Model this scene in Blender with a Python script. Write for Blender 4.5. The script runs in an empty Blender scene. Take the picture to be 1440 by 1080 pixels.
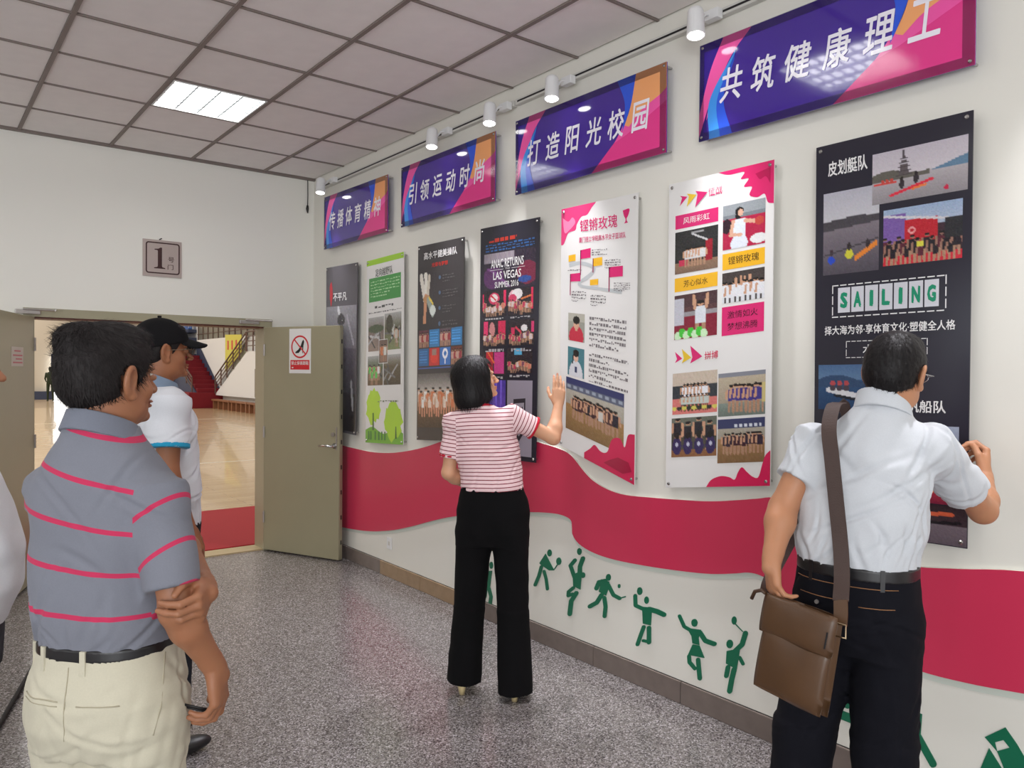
import bpy, bmesh, math, random
import numpy as np
from mathutils import Vector, Matrix

SC = bpy.context.scene
COL = SC.collection
random.seed(5)

# ---------------------------------------------------------------- camera
H_EYE = 1.585
cam_d = bpy.data.cameras.new('camera'); cam = bpy.data.objects.new('camera', cam_d); COL.objects.link(cam)
cam_d.sensor_width = 36.0
cam_d.lens = 36.0 * 1085.66 / 1440.0
cam_d.clip_start = 0.05; cam_d.clip_end = 200
R_ = Vector((0.78721712, -0.61662059, 0.00826201)); U_ = Vector((0.00219211, 0.01619566, 0.99986644)); F_ = Vector((0.61667204, 0.78709387, -0.0141012))
cam.matrix_world = Matrix(((R_.x, U_.x, -F_.x, 0), (R_.y, U_.y, -F_.y, 0), (R_.z, U_.z, -F_.z, H_EYE), (0, 0, 0, 1)))
SC.camera = cam

# ---------------------------------------------------------------- world, exposure
SC.view_settings.view_transform = 'Standard'
SC.view_settings.look = 'None'
SC.view_settings.gamma = 1.0
SC.view_settings.use_curve_mapping = False
SC.view_settings.exposure = -0.06
world = bpy.data.worlds.new('world'); SC.world = world; world.use_nodes = True
world.node_tree.nodes['Background'].inputs[0].default_value = (0.95, 0.97, 1.0, 1)
world.node_tree.nodes['Background'].inputs[1].default_value = 1.9

def area_light(name, loc, size, power, color=(1, 1, 1), rot=(0, 0, 0), size_y=None):
    d = bpy.data.lights.new(name, 'AREA'); d.energy = power; d.color = color
    d.shape = 'RECTANGLE'; d.size = size; d.size_y = size_y or size
    o = bpy.data.objects.new(name, d); o.location = loc; o.rotation_euler = rot; COL.objects.link(o); return o
# unseen fill lamp, added behind and left of the camera to brighten the lobby
area_light('lobby_fill', (-3.4, -3.4, 1.7), 3.2, 200, (0.93, 0.97, 1.0), (math.radians(90), 0, math.radians(-40)), 2.6)
for gx in (-7, 2.5):
    for gy in (14, 24, 34, 44):
        area_light('gym_fill', (gx, gy, 8.4), 3.0, 400, (1.0, 0.98, 0.95))  # unseen area lamps, added under the roof to light the hall
POWER_TROFFER = 12
POWER_SPOT = 105

# ---------------------------------------------------------------- colour and materials
def s2l(c):
    c = c / 255.0
    return c / 12.92 if c <= 0.04045 else ((c + 0.055) / 1.055) ** 2.4
def C(r, g, b): return (s2l(r), s2l(g), s2l(b), 1.0)

class NT:
    def __init__(s, name):
        s.m = bpy.data.materials.new(name); s.m.use_nodes = True
        s.t = s.m.node_tree; s.b = s.t.nodes['Principled BSDF']
    def n(s, typ, **kw):
        nd = s.t.nodes.new(typ)
        for k, v in kw.items():
            if k.startswith('i_'):
                key = k[2:]; key = int(key) if key.isdigit() else key.replace('_', ' ')
                nd.inputs[key].default_value = v
            else: setattr(nd, k, v)
        return nd
    def l(s, a, b): s.t.links.new(a, b)
    def bump(s, height, strength, dist=0.01):
        b = s.n('ShaderNodeBump'); b.inputs['Strength'].default_value = strength; b.inputs['Distance'].default_value = dist
        s.l(height, b.inputs['Height']); s.l(b.outputs[0], s.b.inputs['Normal']); return b

def mat(name, col, rough=0.5, metal=0.0, coat=0.0, spec=0.5, noise=0.0, nscale=30.0, bump=0.0, emit=0.0, sss=0.0, sheen=0.0, trans=0.0, alpha=1.0):
    m = NT(name); b = m.b
    b.inputs['Base Color'].default_value = col; b.inputs['Roughness'].default_value = rough
    b.inputs['Metallic'].default_value = metal; b.inputs['Coat Weight'].default_value = coat; b.inputs['Coat Roughness'].default_value = 0.04
    b.inputs['Specular IOR Level'].default_value = spec
    if emit: b.inputs['Emission Color'].default_value = col; b.inputs['Emission Strength'].default_value = emit
    if sheen: b.inputs['Sheen Weight'].default_value = sheen
    if sss:
        b.inputs['Subsurface Weight'].default_value = sss; b.inputs['Subsurface Radius'].default_value = (0.012, 0.005, 0.003); b.inputs['Subsurface Scale'].default_value = 1.0
    if trans: b.inputs['Transmission Weight'].default_value = trans
    b.inputs['Alpha'].default_value = alpha
    if noise or bump:
        tc = m.n('ShaderNodeTexCoord'); nz = m.n('ShaderNodeTexNoise'); nz.inputs['Scale'].default_value = nscale; nz.inputs['Detail'].default_value = 4
        m.l(tc.outputs['Object'], nz.inputs['Vector'])
        if noise:
            mx = m.n('ShaderNodeMix'); mx.data_type = 'RGBA'; mx.blend_type = 'MULTIPLY'; mx.inputs[0].default_value = 1
            rp = m.n('ShaderNodeMapRange'); rp.inputs['To Min'].default_value = 1 - noise; rp.inputs['To Max'].default_value = 1 + noise
            m.l(nz.outputs[0], rp.inputs[0]); mx.inputs[6].default_value = col; m.l(rp.outputs[0], mx.inputs[7]); m.l(mx.outputs[2], b.inputs['Base Color'])
        if bump: m.bump(nz.outputs[0], bump, 0.004)
    return m.m

M = {}
M['wall'] = mat('wall_paint', C(228, 225, 216), 0.55, noise=0.02, nscale=1.5)
M['wall_back'] = mat('back_wall_paint', C(236, 234, 226), 0.6, noise=0.02, nscale=1.2)
M['tile'] = mat('ceiling_board', C(240, 234, 232), 0.85, noise=0.05, nscale=9, bump=0.15)
M['tbar'] = mat('ceiling_grid', C(132, 120, 114), 0.6)
M['border'] = mat('ceiling_border', C(208, 204, 196), 0.6)
M['frame_green'] = mat('door_frame_paint', C(162, 156, 130), 0.38, noise=0.03, nscale=5)
M['leaf_green'] = mat('door_leaf_paint', C(160, 153, 126), 0.35, noise=0.05, nscale=3)
M['chrome'] = mat('chrome', C(205, 205, 205), 0.18, metal=1)
M['steel'] = mat('brushed_steel', C(176, 170, 166), 0.36, metal=0.6, noise=0.05, nscale=60)
M['black'] = mat('black_plastic', C(24, 22, 24), 0.4)
M['white_gloss'] = mat('white_enamel', C(232, 232, 232), 0.3, coat=0.3)
M['rubber'] = mat('dark_rubber', C(30, 26, 26), 0.7)
M['darkred'] = mat('dark_red_soffit', C(96, 50, 38), 0.5)
M['ribbon'] = mat('crimson_ribbon_paint', C(203, 50, 84), 0.38, noise=0.04, nscale=0.8, coat=0.1)
M['ribbon_edge'] = mat('foam_board_edge', C(222, 224, 212), 0.6)
M['figure_green'] = mat('green_vinyl', C(14, 104, 74), 0.4)
M['lamp'] = mat('lit_diffuser', (0.95, 1, 0.98, 1), 0.5, emit=1.3)
M['spot_glow'] = mat('lit_spot_lens', (1, 0.98, 0.94, 1), 0.5, emit=14)
M['louver'] = mat('louver_reflector', C(120, 126, 128), 0.4, metal=0.0)

def terrazzo():
    m = NT('terrazzo_floor'); tc = m.n('ShaderNodeTexCoord')
    v = m.n('ShaderNodeTexVoronoi'); v.inputs['Scale'].default_value = 175; m.l(tc.outputs['Object'], v.inputs['Vector'])
    sep = m.n('ShaderNodeSeparateColor'); m.l(v.outputs['Color'], sep.inputs[0])
    r = m.n('ShaderNodeValToRGB'); e = r.color_ramp.elements
    e[0].position = 0.0; e[0].color = C(70, 64, 66); e[1].position = 1.0; e[1].color = C(204, 198, 200)
    for p, c in ((0.18, C(92, 86, 86)), (0.24, C(122, 116, 114)), (0.66, C(134, 128, 125)), (0.74, C(160, 155, 153)), (0.88, C(170, 164, 166))):
        x = e.new(p); x.color = c
    m.l(sep.outputs[0], r.inputs[0])
    n2 = m.n('ShaderNodeTexNoise'); n2.inputs['Scale'].default_value = 0.7; n2.inputs['Detail'].default_value = 6; m.l(tc.outputs['Object'], n2.inputs['Vector'])
    mr = m.n('ShaderNodeMapRange'); mr.inputs['To Min'].default_value = 0.58; mr.inputs['To Max'].default_value = 0.98; m.l(n2.outputs[0], mr.inputs[0])
    mx = m.n('ShaderNodeMix'); mx.data_type = 'RGBA'; mx.blend_type = 'MULTIPLY'; mx.inputs[0].default_value = 1
    m.l(r.outputs[0], mx.inputs[6]); m.l(mr.outputs[0], mx.inputs[7]); m.l(mx.outputs[2], m.b.inputs['Base Color'])
    rr = m.n('ShaderNodeMapRange'); rr.inputs['To Min'].default_value = 0.10; rr.inputs['To Max'].default_value = 0.26; m.l(n2.outputs[0], rr.inputs[0]); m.l(rr.outputs[0], m.b.inputs['Roughness'])
    m.bump(v.outputs['Distance'], 0.06, 0.002)
    return m.m
M['floor'] = terrazzo()
def court():
    m = NT('maple_court'); tc = m.n('ShaderNodeTexCoord'); mp = m.n('ShaderNodeMapping'); mp.inputs['Rotation'].default_value = (0, 0, 0.0)
    m.l(tc.outputs['Object'], mp.inputs[0])
    br = m.n('ShaderNodeTexBrick'); br.inputs['Scale'].default_value = 1.0; br.inputs['Brick Width'].default_value = 1.6; br.inputs['Row Height'].default_value = 0.12
    br.inputs['Mortar Size'].default_value = 0.003; br.inputs['Color1'].default_value = C(212, 186, 148); br.inputs['Color2'].default_value = C(198, 170, 132); br.inputs['Mortar'].default_value = C(170, 130, 88)
    m.l(mp.outputs[0], br.inputs['Vector']); m.l(br.outputs[0], m.b.inputs['Base Color']); m.b.inputs['Roughness'].default_value = 0.22; m.b.inputs['Coat Weight'].default_value = 0.3
    return m.m
M['court'] = court()
M['carpet'] = mat('red_carpet', C(160, 24, 34), 0.9, noise=0.12, nscale=60, bump=0.4)
M['carpet_dark'] = mat('dark_red_carpet', C(128, 20, 36), 0.8, noise=0.1, nscale=8)
M['gym_wall'] = mat('gym_wall_paint', C(226, 229, 232), 0.7, noise=0.03, nscale=1)
M['gym_far'] = mat('gym_far_wall_paint', C(206, 196, 180), 0.7, noise=0.03, nscale=0.5)
M['blue'] = mat('blue_seat_plastic', C(36, 92, 168), 0.4)
M['navy'] = mat('navy_panel', C(58, 66, 92), 0.6)
M['rail'] = mat('brown_steel_rail', C(106, 82, 74), 0.4, metal=0.3)
M['bench'] = mat('bench_wood', C(140, 92, 62), 0.5, noise=0.1, nscale=8)
M['grey_door'] = mat('grey_panel', C(146, 136, 126), 0.5)
M['daylight'] = mat('daylit_opening', (0.93, 0.97, 1.0, 1), 0.5, emit=3.0)

# ---------------------------------------------------------------- object helpers
def link(o, parent=None, label=None, cat=None, group=None, kind=None):
    if o.name not in COL.objects: COL.objects.link(o)
    if parent: o.parent = parent
    if label: o['label'] = label
    if cat: o['category'] = cat
    if group: o['group'] = group
    if kind: o['kind'] = kind
    return o
def empty(name, loc=(0, 0, 0), rz=0.0, **kw):
    o = bpy.data.objects.new(name, None); o.location = loc; o.rotation_euler = (0, 0, rz); o.empty_display_size = 0.1
    return link(o, **kw)
def mesh(name, verts, faces, mats, parent=None, smooth=False, fm=None, **kw):
    me = bpy.data.meshes.new(name); me.from_pydata([tuple(v) for v in verts], [], [tuple(f) for f in faces]); me.update()
    if not isinstance(mats, (list, tuple)): mats = [mats]
    for m_ in mats: me.materials.append(m_)
    if fm is not None: me.polygons.foreach_set('material_index', list(fm))
    if smooth: me.polygons.foreach_set('use_smooth', [True] * len(me.polygons))
    o = bpy.data.objects.new(name, me); return link(o, parent, **kw)

class B:
    """collects solid shapes for one mesh"""
    def __init__(s): s.v = []; s.f = []; s.mi = []
    def add(s, v, f, mi=0):
        o = len(s.v); s.v += [tuple(x) for x in v]; s.f += [tuple(i + o for i in q) for q in f]; s.mi += [mi] * len(f); return s
    def box(s, a, b, mi=0, bev=0.0):
        x0, y0, z0 = [min(p, q) for p, q in zip(a, b)]; x1, y1, z1 = [max(p, q) for p, q in zip(a, b)]
        if bev:
            bm = bmesh.new(); bmesh.ops.create_cube(bm, size=1)
            for v in bm.verts: v.co = Vector(((x0 + x1) / 2 + v.co.x * (x1 - x0), (y0 + y1) / 2 + v.co.y * (y1 - y0), (z0 + z1) / 2 + v.co.z * (z1 - z0)))
            bmesh.ops.bevel(bm, geom=list(bm.edges), offset=bev, segments=2, affect='EDGES', profile=0.6)
            bm.verts.index_update(); s.add([v.co[:] for v in bm.verts], [[v.index for v in f.verts] for f in bm.faces], mi); bm.free(); return s
        v = [(x0, y0, z0), (x1, y0, z0), (x1, y1, z0), (x0, y1, z0), (x0, y0, z1), (x1, y0, z1), (x1, y1, z1), (x0, y1, z1)]
        return s.add(v, [(0, 3, 2, 1), (4, 5, 6, 7), (0, 1, 5, 4), (1, 2, 6, 5), (2, 3, 7, 6), (3, 0, 4, 7)], mi)
    def tube(s, pts, r, n=10, mi=0, caps=True):
        pts = [Vector(p) for p in pts]; rs = r if isinstance(r, (list, tuple)) else [r] * len(pts)
        rings = []
        up = None
        for i, p in enumerate(pts):
            t = (pts[min(i + 1, len(pts) - 1)] - pts[max(i - 1, 0)])
            t = t.normalized() if t.length > 1e-9 else Vector((0, 0, 1))
            if up is None:
                up = t.orthogonal().normalized()
            up = (up - t * up.dot(t)); up = up.normalized() if up.length > 1e-6 else t.orthogonal().normalized()
            sd = t.cross(up)
            rings.append([p + (up * math.cos(2 * math.pi * k / n) + sd * math.sin(2 * math.pi * k / n)) * rs[i] for k in range(n)])
        v = [q for rg in rings for q in rg]; f = []
        for i in range(len(rings) - 1):
            for k in range(n):
                f.append((i * n + k, i * n + (k + 1) % n, (i + 1) * n + (k + 1) % n, (i + 1) * n + k))
        if caps: f.append(tuple(reversed(range(n)))); f.append(tuple((len(rings) - 1) * n + k for k in range(n)))
        return s.add(v, f, mi)
    def prism(s, poly, d, mi=0):
        """poly: 3D points of a planar outline, d: offset vector"""
        n = len(poly); d = Vector(d); v = [Vector(p) for p in poly] + [Vector(p) + d for p in poly]
        f = [tuple(range(n)), tuple(reversed(range(n, 2 * n)))] + [(i, n + i, n + (i + 1) % n, (i + 1) % n) for i in range(n)]
        return s.add(v, f, mi)
    def build(s, name, mats, parent=None, smooth=False, **kw):
        return mesh(name, s.v, s.f, mats, parent, smooth, s.mi, **kw)
def fix_normals(o):
    bm = bmesh.new(); bm.from_mesh(o.data); bmesh.ops.recalc_face_normals(bm, faces=bm.faces); bm.to_mesh(o.data); bm.free(); return o
def copy_tree(o, parent=None):
    c = o.copy(); COL.objects.link(c); c.parent = parent
    for ch in list(o.children): copy_tree(ch, c)
    return c
# ================================================================ THE ROOM
W = 2.94; D = 6.72; HC = 3.336
XL, YR = -5.6, -4.2
DX0, DX1, DZ = 0.744, 2.475, 1.975     # door opening
B().box((XL, YR, -0.1), (W + 0.2, D, 0)).build('floor', M['floor'], kind='structure')
B().box((W, YR, 0), (W + 0.2, D + 0.2, HC + 0.2)).build('wall_right', M['wall'], kind='structure')
b = B()
b.box((XL, D, 0), (DX0 - 0.07, D + 0.2, HC + 0.2)); b.box((DX1 + 0.07, D, 0), (W, D + 0.2, HC + 0.2)); b.box((DX0 - 0.07, D, DZ + 0.065), (DX1 + 0.07, D + 0.2, HC + 0.2))
b.build('wall_back', M['wall_back'], kind='structure')
b = B(); b.box((XL - 0.2, YR, 0), (XL, D + 0.2, 0.8)); b.box((XL - 0.2, YR, 2.9), (XL, D + 0.2, HC + 0.2)); b.box((XL - 0.2, YR, 0.8), (XL, -3.4, 2.9)); b.box((XL - 0.2, 4.8, 0.8), (XL, D + 0.2, 2.9)); b.build('wall_left', M['wall_back'], kind='structure')   # unseen opening, added so soft world light grazes the ceiling
# unseen rear wall, left wide open behind the camera to let world light in
b = B(); b.box((XL, YR - 0.2, 2.6), (W, YR, HC + 0.2)); b.box((XL, YR - 0.2, 0), (-4.6, YR, 2.6)); b.box((1.6, YR - 0.2, 0), (W, YR, 2.6))
b.build('wall_rear', M['wall_back'], kind='structure')

# ceiling: slab, painted border, T-bars and lay-in boards
ceiling = B().box((XL, YR, HC + 0.06), (W + 0.2, D + 0.2, HC + 0.2)).build('ceiling', M['border'], kind='structure')
PX, PY = 0.606, 0.5845
X0 = 0.648; Y0 = 4.934
xs = [X0 + PX * i for i in range(-10, 4)]          # last full line 2.466
ys = [Y0 + PY * j for j in range(-15, 4)]
ys = [y for y in ys if YR < y < D]
GX_END = W - 0.004
bars = []
for x in xs:
    B().box((x - 0.0115, YR, HC - 0.004), (x + 0.0115, D, HC + 0.012)).build('ceiling_bar', M['tbar'], ceiling)
for y in ys:
    B().box((XL, y - 0.0075, HC - 0.002), (GX_END, y + 0.0075, HC + 0.010)).build('ceiling_bar', M['tbar'], ceiling)
B().box((XL, D - 0.03, HC - 0.012), (W, D, HC + 0.01)).build('ceiling_bar', M['tbar'], ceiling)
troffers = [(1, 3), (1, -2), (1, -7), (-3, 3), (-3, -2), (-3, -7), (-7, 3), (-7, -2), (-7, -7)]   # (column,row) with column 1 = x 1.254
trof_cells = {(c, r) for c, r in troffers}
tile_cache = {}
def board(x0, x1, y0, y1, tag):
    g = 0.012
    w, l = round(x1 - x0 - 2 * g, 3), round(y1 - y0 - 2 * g, 3)
    key = (w, l)
    if key not in tile_cache:
        tile_cache[key] = B().box((0, 0, 0), (w, l, 0.015), bev=0.003).build('ceiling_tile', M['tile'], ceiling)
        o = tile_cache[key]
    else:
        o = tile_cache[key].copy(); COL.objects.link(o); o.parent = ceiling
    o.location = (x0 + g, y0 + g, HC + 0.003 + random.uniform(0, 0.003))
gx = [XL] + xs + [W]
gy = [YR] + ys + [D]
for i in range(len(gx) - 1):
    for j in range(len(gy) - 1):
        x0, x1, y0, y1 = gx[i], gx[i + 1], gy[j], gy[j + 1]
        ci = round((x0 - X0) / PX); rj = round((y0 - Y0) / PY)
        if (ci, rj + 3) in trof_cells and i > 0: continue
        if x1 - x0 < 0.08 or y1 - y0 < 0.08: continue
        board(x0, x1, y0, y1, '')
# troffers
def troffer_proto(x, y):
    t = empty('ceiling_light', (x, y, HC))
    a, c = PX - 0.03, PY - 0.03
    b = B()
    for (p, q, r, s_) in ((0, 0, a, 0.012), (0, c - 0.012, a, c), (0, 0.012, 0.012, c - 0.012), (a - 0.012, 0.012, a, c - 0.012)):
        b.box((p, q, -0.004), (r, s_, 0.05))
    b.build('frame', M['white_gloss'], t)
    B().box((0.012, 0.012, 0.028), (a - 0.012, c - 0.012, 0.034)).build('diffuser', M['lamp'], t)
    f = B()
    for k in range(1, 4): f.box((0.012 + (a - 0.024) * k / 4 - 0.004, 0.012, 0.002), (0.012 + (a - 0.024) * k / 4 + 0.004, c - 0.012, 0.022))
    f.build('louver_spine', M['louver'], t)
    for k in range(1, 8):
        yy = 0.012 + (c - 0.024) * k / 8
        # curved cross blades
        pts = []
        v = []; fc = []
        n = 16
        for s in range(n + 1):
            xx = 0.012 + (a - 0.024) * s / n
            dip = 0.012 * abs(math.sin(math.pi * 4 * s / n))
            v += [(xx, yy - 0.0015, 0.002 + dip * 0.0), (xx, yy - 0.0015, 0.010 + dip * 0.6), (xx, yy + 0.0015, 0.010 + dip * 0.6), (xx, yy + 0.0015, 0.002)]
        for s in range(n):
            o = 4 * s
            fc += [(o, o + 4, o + 5, o + 1), (o + 3, o + 2, o + 6, o + 7), (o + 1, o + 5, o + 6, o + 2), (o, o + 3, o + 7, o + 4)]
        mesh('louver_blade', v, fc, M['louver'], t)
    return t
first = None
for c, r in troffers:
    x = X0 + PX * c + 0.015; y = Y0 + PY * (r - 3) + 0.015
    if first is None: first = troffer_proto(x, y); t = first
    else: t = copy_tree(first); t.location = (x, y, HC)
    if (c, r) == (1, 3):
        t['label'] = 'lit square louvred ceiling light set among the grey boards before the door'
    else:
        t['label'] = 'lit square ceiling light outside the view, %s row, %s the wall of posters' % ({3: 'door end', -2: 'middle', -7: 'entrance end'}[r], {1: 'nearest', -3: 'midway from', -7: 'farthest from'}[c])
    t['category'] = 'ceiling light'; t['group'] = 'louvred ceiling lights'
    area_light('troffer_tubes', (x + PX / 2 - 0.015, y + PY / 2 - 0.015, HC + 0.025), 0.52, POWER_TROFFER, (1.0, 0.985, 0.97))

# baseboards of dark stone
bb = B().box((W - 0.003, YR, 0), (W, D, 0.108)).build('baseboard_right', M['rubber'], kind='structure')
M['stone'] = mat('base_stone', C(116, 104, 98), 0.2, noise=0.2, nscale=14)
M['stone2'] = mat('base_stone_warm', C(150, 124, 96), 0.22, noise=0.2, nscale=14)
k = 0; y = YR
while y < D - 0.02:
    y1 = min(y + 0.598, D - 0.012)
    o = B().box((W - 0.016, y + 0.002, 0.001), (W - 0.003, y1, 0.106), bev=0.002).build('stone_tile', M['stone2'] if 3.65 < y < 5.2 else M['stone'], bb)
    y += 0.6
b = B().box((XL, D - 0.003, 0), (DX0 - 0.07, D, 0.1)); b.box((DX1 + 0.07, D - 0.003, 0), (W - 0.016, D, 0.1))
bk = b.build('baseboard_back', M['rubber'], kind='structure')
x = XL
while x < DX0 - 0.1:
    x1 = min(x + 0.598, DX0 - 0.075); B().box((x, D - 0.016, 0.001), (x1, D - 0.003, 0.098), bev=0.002).build('stone_tile', M['stone'], bk); x += 0.6
B().box((DX1 + 0.08, D - 0.016, 0.001), (W - 0.02, D - 0.003, 0.098), bev=0.002).build('stone_tile', M['stone'], bk)

# double door: frame (trim), two leaves
tr = empty('trim_1', (0, 0, 0), kind='structure')
b = B(); b.box((DX0 - 0.07, D - 0.02, 0), (DX0, D + 0.2, DZ + 0.065)); b.build('jamb', M['frame_green'], tr)
b = B(); b.box((DX1, D - 0.02, 0), (DX1 + 0.07, D + 0.2, DZ + 0.065)); b.build('jamb', M['frame_green'], tr)
b = B(); b.box((DX0, D - 0.02, DZ), (DX1, D + 0.2, DZ + 0.065)); b.build('door_head', M['frame_green'], tr)
B().box((DX0, D + 0.0, DZ - 0.012), (DX1, D + 0.2, DZ)).build('door_stop', M['darkred'], tr, label='dark red strip under the door head')
B().box((DX0, D - 0.0, 0), (DX1, D + 0.2, 0.012), bev=0.003).build('threshold', mat('threshold_metal', C(196, 178, 140), 0.3, metal=0.5), tr)

def door_leaf(n, hx, hy, ex, ey, flip):
    L = math.hypot(ex - hx, ey - hy); ang = math.atan2(ey - hy, ex - hx)
    d = empty('door_%d' % n, (hx, hy, 0), ang, kind='structure')
    s = -1 if flip else 1          # thickness side
    b = B().box((0.0, 0, 0.012), (L, s * 0.045, 1.97), bev=0.003); b.build('leaf', M['leaf_green'], d)
    B().box((L, s * 0.006, 0.03), (L + 0.004, s * 0.039, 1.95)).build('edge_strip', M['frame_green'], d)
    for k in range(9):
        z = 0.14 + k * 0.21
        B().box((L + 0.004, s * 0.016, z), (L + 0.006, s * 0.030, z + 0.035)).build('latch_slot', M['black'], d)
    for z in (0.25, 1.0, 1.72):
        B().tube([(0.0, -s * 0.004, z), (0.0, -s * 0.004, z + 0.1)], 0.009, 10).build('hinge', M['steel'], d)
    return d, L, s
d1, L1, s1 = door_leaf(1, 2.477, 6.70, 2.828, 5.935, False)
d2, L2, s2 = door_leaf(2, 0.742, 6.70, 0.43, 5.88, True)
d1['label'] = 'right leaf of the grey green metal double door standing open against the wall'
d2['label'] = 'left leaf of the grey green metal double door standing open at the frame edge'
# visible face of leaf 1 is the face towards -x: local y sign?  (see rotation) handled with fy
def leaf_face(d, L, s):
    # local +y direction in world = (-sin a, cos a)
    return s
# lever handle, lock on leaf 1 : visible face is local y = 0 side (towards the room)
fy = -1
hnd = B(); 
hnd.tube([(0.795, 0.0, 0.965), (0.795, fy * 0.05, 0.965)], 0.011, 12); hnd.tube([(0.80, fy * 0.05, 0.965), (0.74, fy * 0.052, 0.968), (0.665, fy * 0.05, 0.962)], [0.010, 0.010, 0.008], 12)
fix_normals(hnd.build('door_handle', M['chrome'], d1, smooth=True))
ro = B().tube([(0.795, 0, 0.965), (0.795, fy * 0.008, 0.965)], 0.024, 20).build('rose', M['chrome'], d1)
ro = B().tube([(0.78, 0, 1.06), (0.78, fy * 0.012, 1.06)], 0.017, 20).build('lock_cylinder', M['steel'], d1)
B().box((L1 - 0.035, 0, 0.93), (L1 - 0.022, fy * 0.004, 1.12)).build('lock_plate', M['steel'], d1)
# door closers on the head
for (x0, x1, lb) in ((0.62, 0.86, 'grey door closer arm above the left jamb'), (2.25, 2.50, 'grey door closer arm above the right jamb')):
    t = empty('door_closer', (x0, D - 0.02, 2.01), label=lb, cat='door closer', group='door closers on the head')
    B().box((0, -0.028, -0.018), (x1 - x0 - 0.08, -0.001, 0.014), bev=0.004).build('housing', M['steel'], t)
    B().tube([(0.05, -0.034, 0.016), (x1 - x0, -0.12, 0.010)], 0.007, 8).build('arm', M['steel'], t)
    B().tube([(x1 - x0, -0.12, 0.010), (x1 - x0 + 0.02, -0.02, 0.02)], 0.007, 8).build('arm', M['steel'], t)

# ---------------------------------------------------------------- text -> polygons
def text_polys(s, shear=0.0, offset=0.0, spacing=1.0):
    if offset > 0:      # heavier strokes: the glyph outlines laid side by side
        v, f = text_polys(s, shear, 0, spacing); n = len(v); V = []; F = []
        for k, (a, b_) in enumerate(((0, 0), (1, .6), (-1, -.6), (-.6, 1), (.6, -1))):
            V.append(v + np.array([a, b_]) * offset); F += [tuple(i + k * n for i in q) for q in f]
        return np.concatenate(V), F
    c = bpy.data.curves.new('t', 'FONT'); c.body = s; c.shear = shear; c.offset = 0; c.space_character = spacing
    c.resolution_u = 2
    o = bpy.data.objects.new('t', c); COL.objects.link(o)
    dg = bpy.context.evaluated_depsgraph_get(); dg.update()
    me = bpy.data.meshes.new_from_object(o.evaluated_get(dg))
    v = np.array([q.co[:2] for q in me.vertices]) if len(me.vertices) else np.zeros((0, 2)); f = [tuple(p.vertices) for p in me.polygons]
    bpy.data.objects.remove(o); bpy.data.curves.remove(c); bpy.data.meshes.remove(me)
    return v, f
_ink = {}
def ink(col, rough=0.3, coat=0.0):
    k = (tuple(round(x, 4) for x in col), rough)
    if k not in _ink:
        _ink[k] = mat('print_ink', col, rough, coat=coat)
    return _ink[k]
# ================================================================ PRINTED PANELS ON THE RIGHT WALL
class Img:
    """a small printed picture, painted cell by cell"""
    def __init__(s, w, h, bg=(128, 128, 128)):
        s.w, s.h = w, h; s.a = np.empty((h, w, 3), float); s.a[:] = bg
        s.Y, s.X = np.mgrid[0:h, 0:w]; s.X = (s.X + .5) / w; s.Y = (s.Y + .5) / h
    def grad(s, y0, y1, c0, c1):
        m_ = (s.Y >= y0) & (s.Y <= y1); t = ((s.Y - y0) / max(y1 - y0, 1e-6))[..., None]
        s.a[m_] = (np.array(c0) * (1 - t) + np.array(c1) * t)[m_]; return s
    def rect(s, x0, y0, x1, y1, c): s.a[(s.X >= x0) & (s.X <= x1) & (s.Y >= y0) & (s.Y <= y1)] = c; return s
    def ell(s, x, y, rx, ry, c): s.a[((s.X - x) / rx) ** 2 + ((s.Y - y) / ry) ** 2 < 1] = c; return s
    def line(s, x0, y0, x1, y1, w, c):
        dx, dy = x1 - x0, y1 - y0; t = np.clip(((s.X - x0) * dx + (s.Y - y0) * dy) / (dx * dx + dy * dy + 1e-9), 0, 1)
        s.a[((s.X - x0 - t * dx) ** 2 + ((s.Y - y0 - t * dy)) ** 2) < w * w] = c; return s
    def under(s, f, c):           # below the curve y = f(x)
        s.a[s.Y > f(s.X)] = c; return s
    def person(s, x, y, h, shirt, short=None, skin=(196, 150, 120), arms=0, leg=(170, 130, 105)):
        w = h * 0.13 * s.h / s.w * 1.1
        short = short or shirt
        s.line(x - w * .5, y + h * .5, x - w * .6, y + h, w * .32, leg); s.line(x + w * .5, y + h * .5, x + w * .6, y + h, w * .32, leg)
        s.rect(x - w, y + h * .42, x + w, y + h * .62, short); s.rect(x - w, y + h * .16, x + w, y + h * .46, shirt)
        if arms: s.line(x - w, y + h * .2, x - w * 1.2, y - h * .15, w * .3, skin); s.line(x + w, y + h * .2, x + w * 1.2, y - h * .15, w * .3, skin)
        else: s.line(x - w * 1.2, y + h * .2, x - w * 1.4, y + h * .5, w * .3, skin); s.line(x + w * 1.2, y + h * .2, x + w * 1.4, y + h * .5, w * .3, skin)
        s.ell(x, y + h * .075, w * .62, h * .075, skin); s.ell(x, y + h * .045, w * .66, h * .055, (30, 24, 24)); return s
    def noise(s, amp, seed=0):
        amp *= .55; r = np.random.RandomState(seed); s.a = np.clip(s.a + r.normal(0, amp, s.a.shape[:2])[..., None] + r.normal(0, amp * .4, s.a.shape), 0, 255); return s

M['photo'] = None
def photo_material():
    m = NT('glossy_photo_print'); at = m.n('ShaderNodeAttribute'); at.attribute_name = 'Col'
    m.l(at.outputs['Color'], m.b.inputs['Base Color']); m.b.inputs['Roughness'].default_value = 0.22; return m.m
M['photo'] = photo_material()
M['panel_black'] = mat('black_printed_panel', C(40, 38, 50), 0.16, spec=0.5)
M['panel_white'] = mat('white_printed_panel', C(226, 224, 222), 0.22)
M['panel_edge'] = mat('acrylic_edge', C(200, 210, 205), 0.2)
M['bolt'] = mat('standoff_steel', C(190, 188, 186), 0.22, metal=1)

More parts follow.
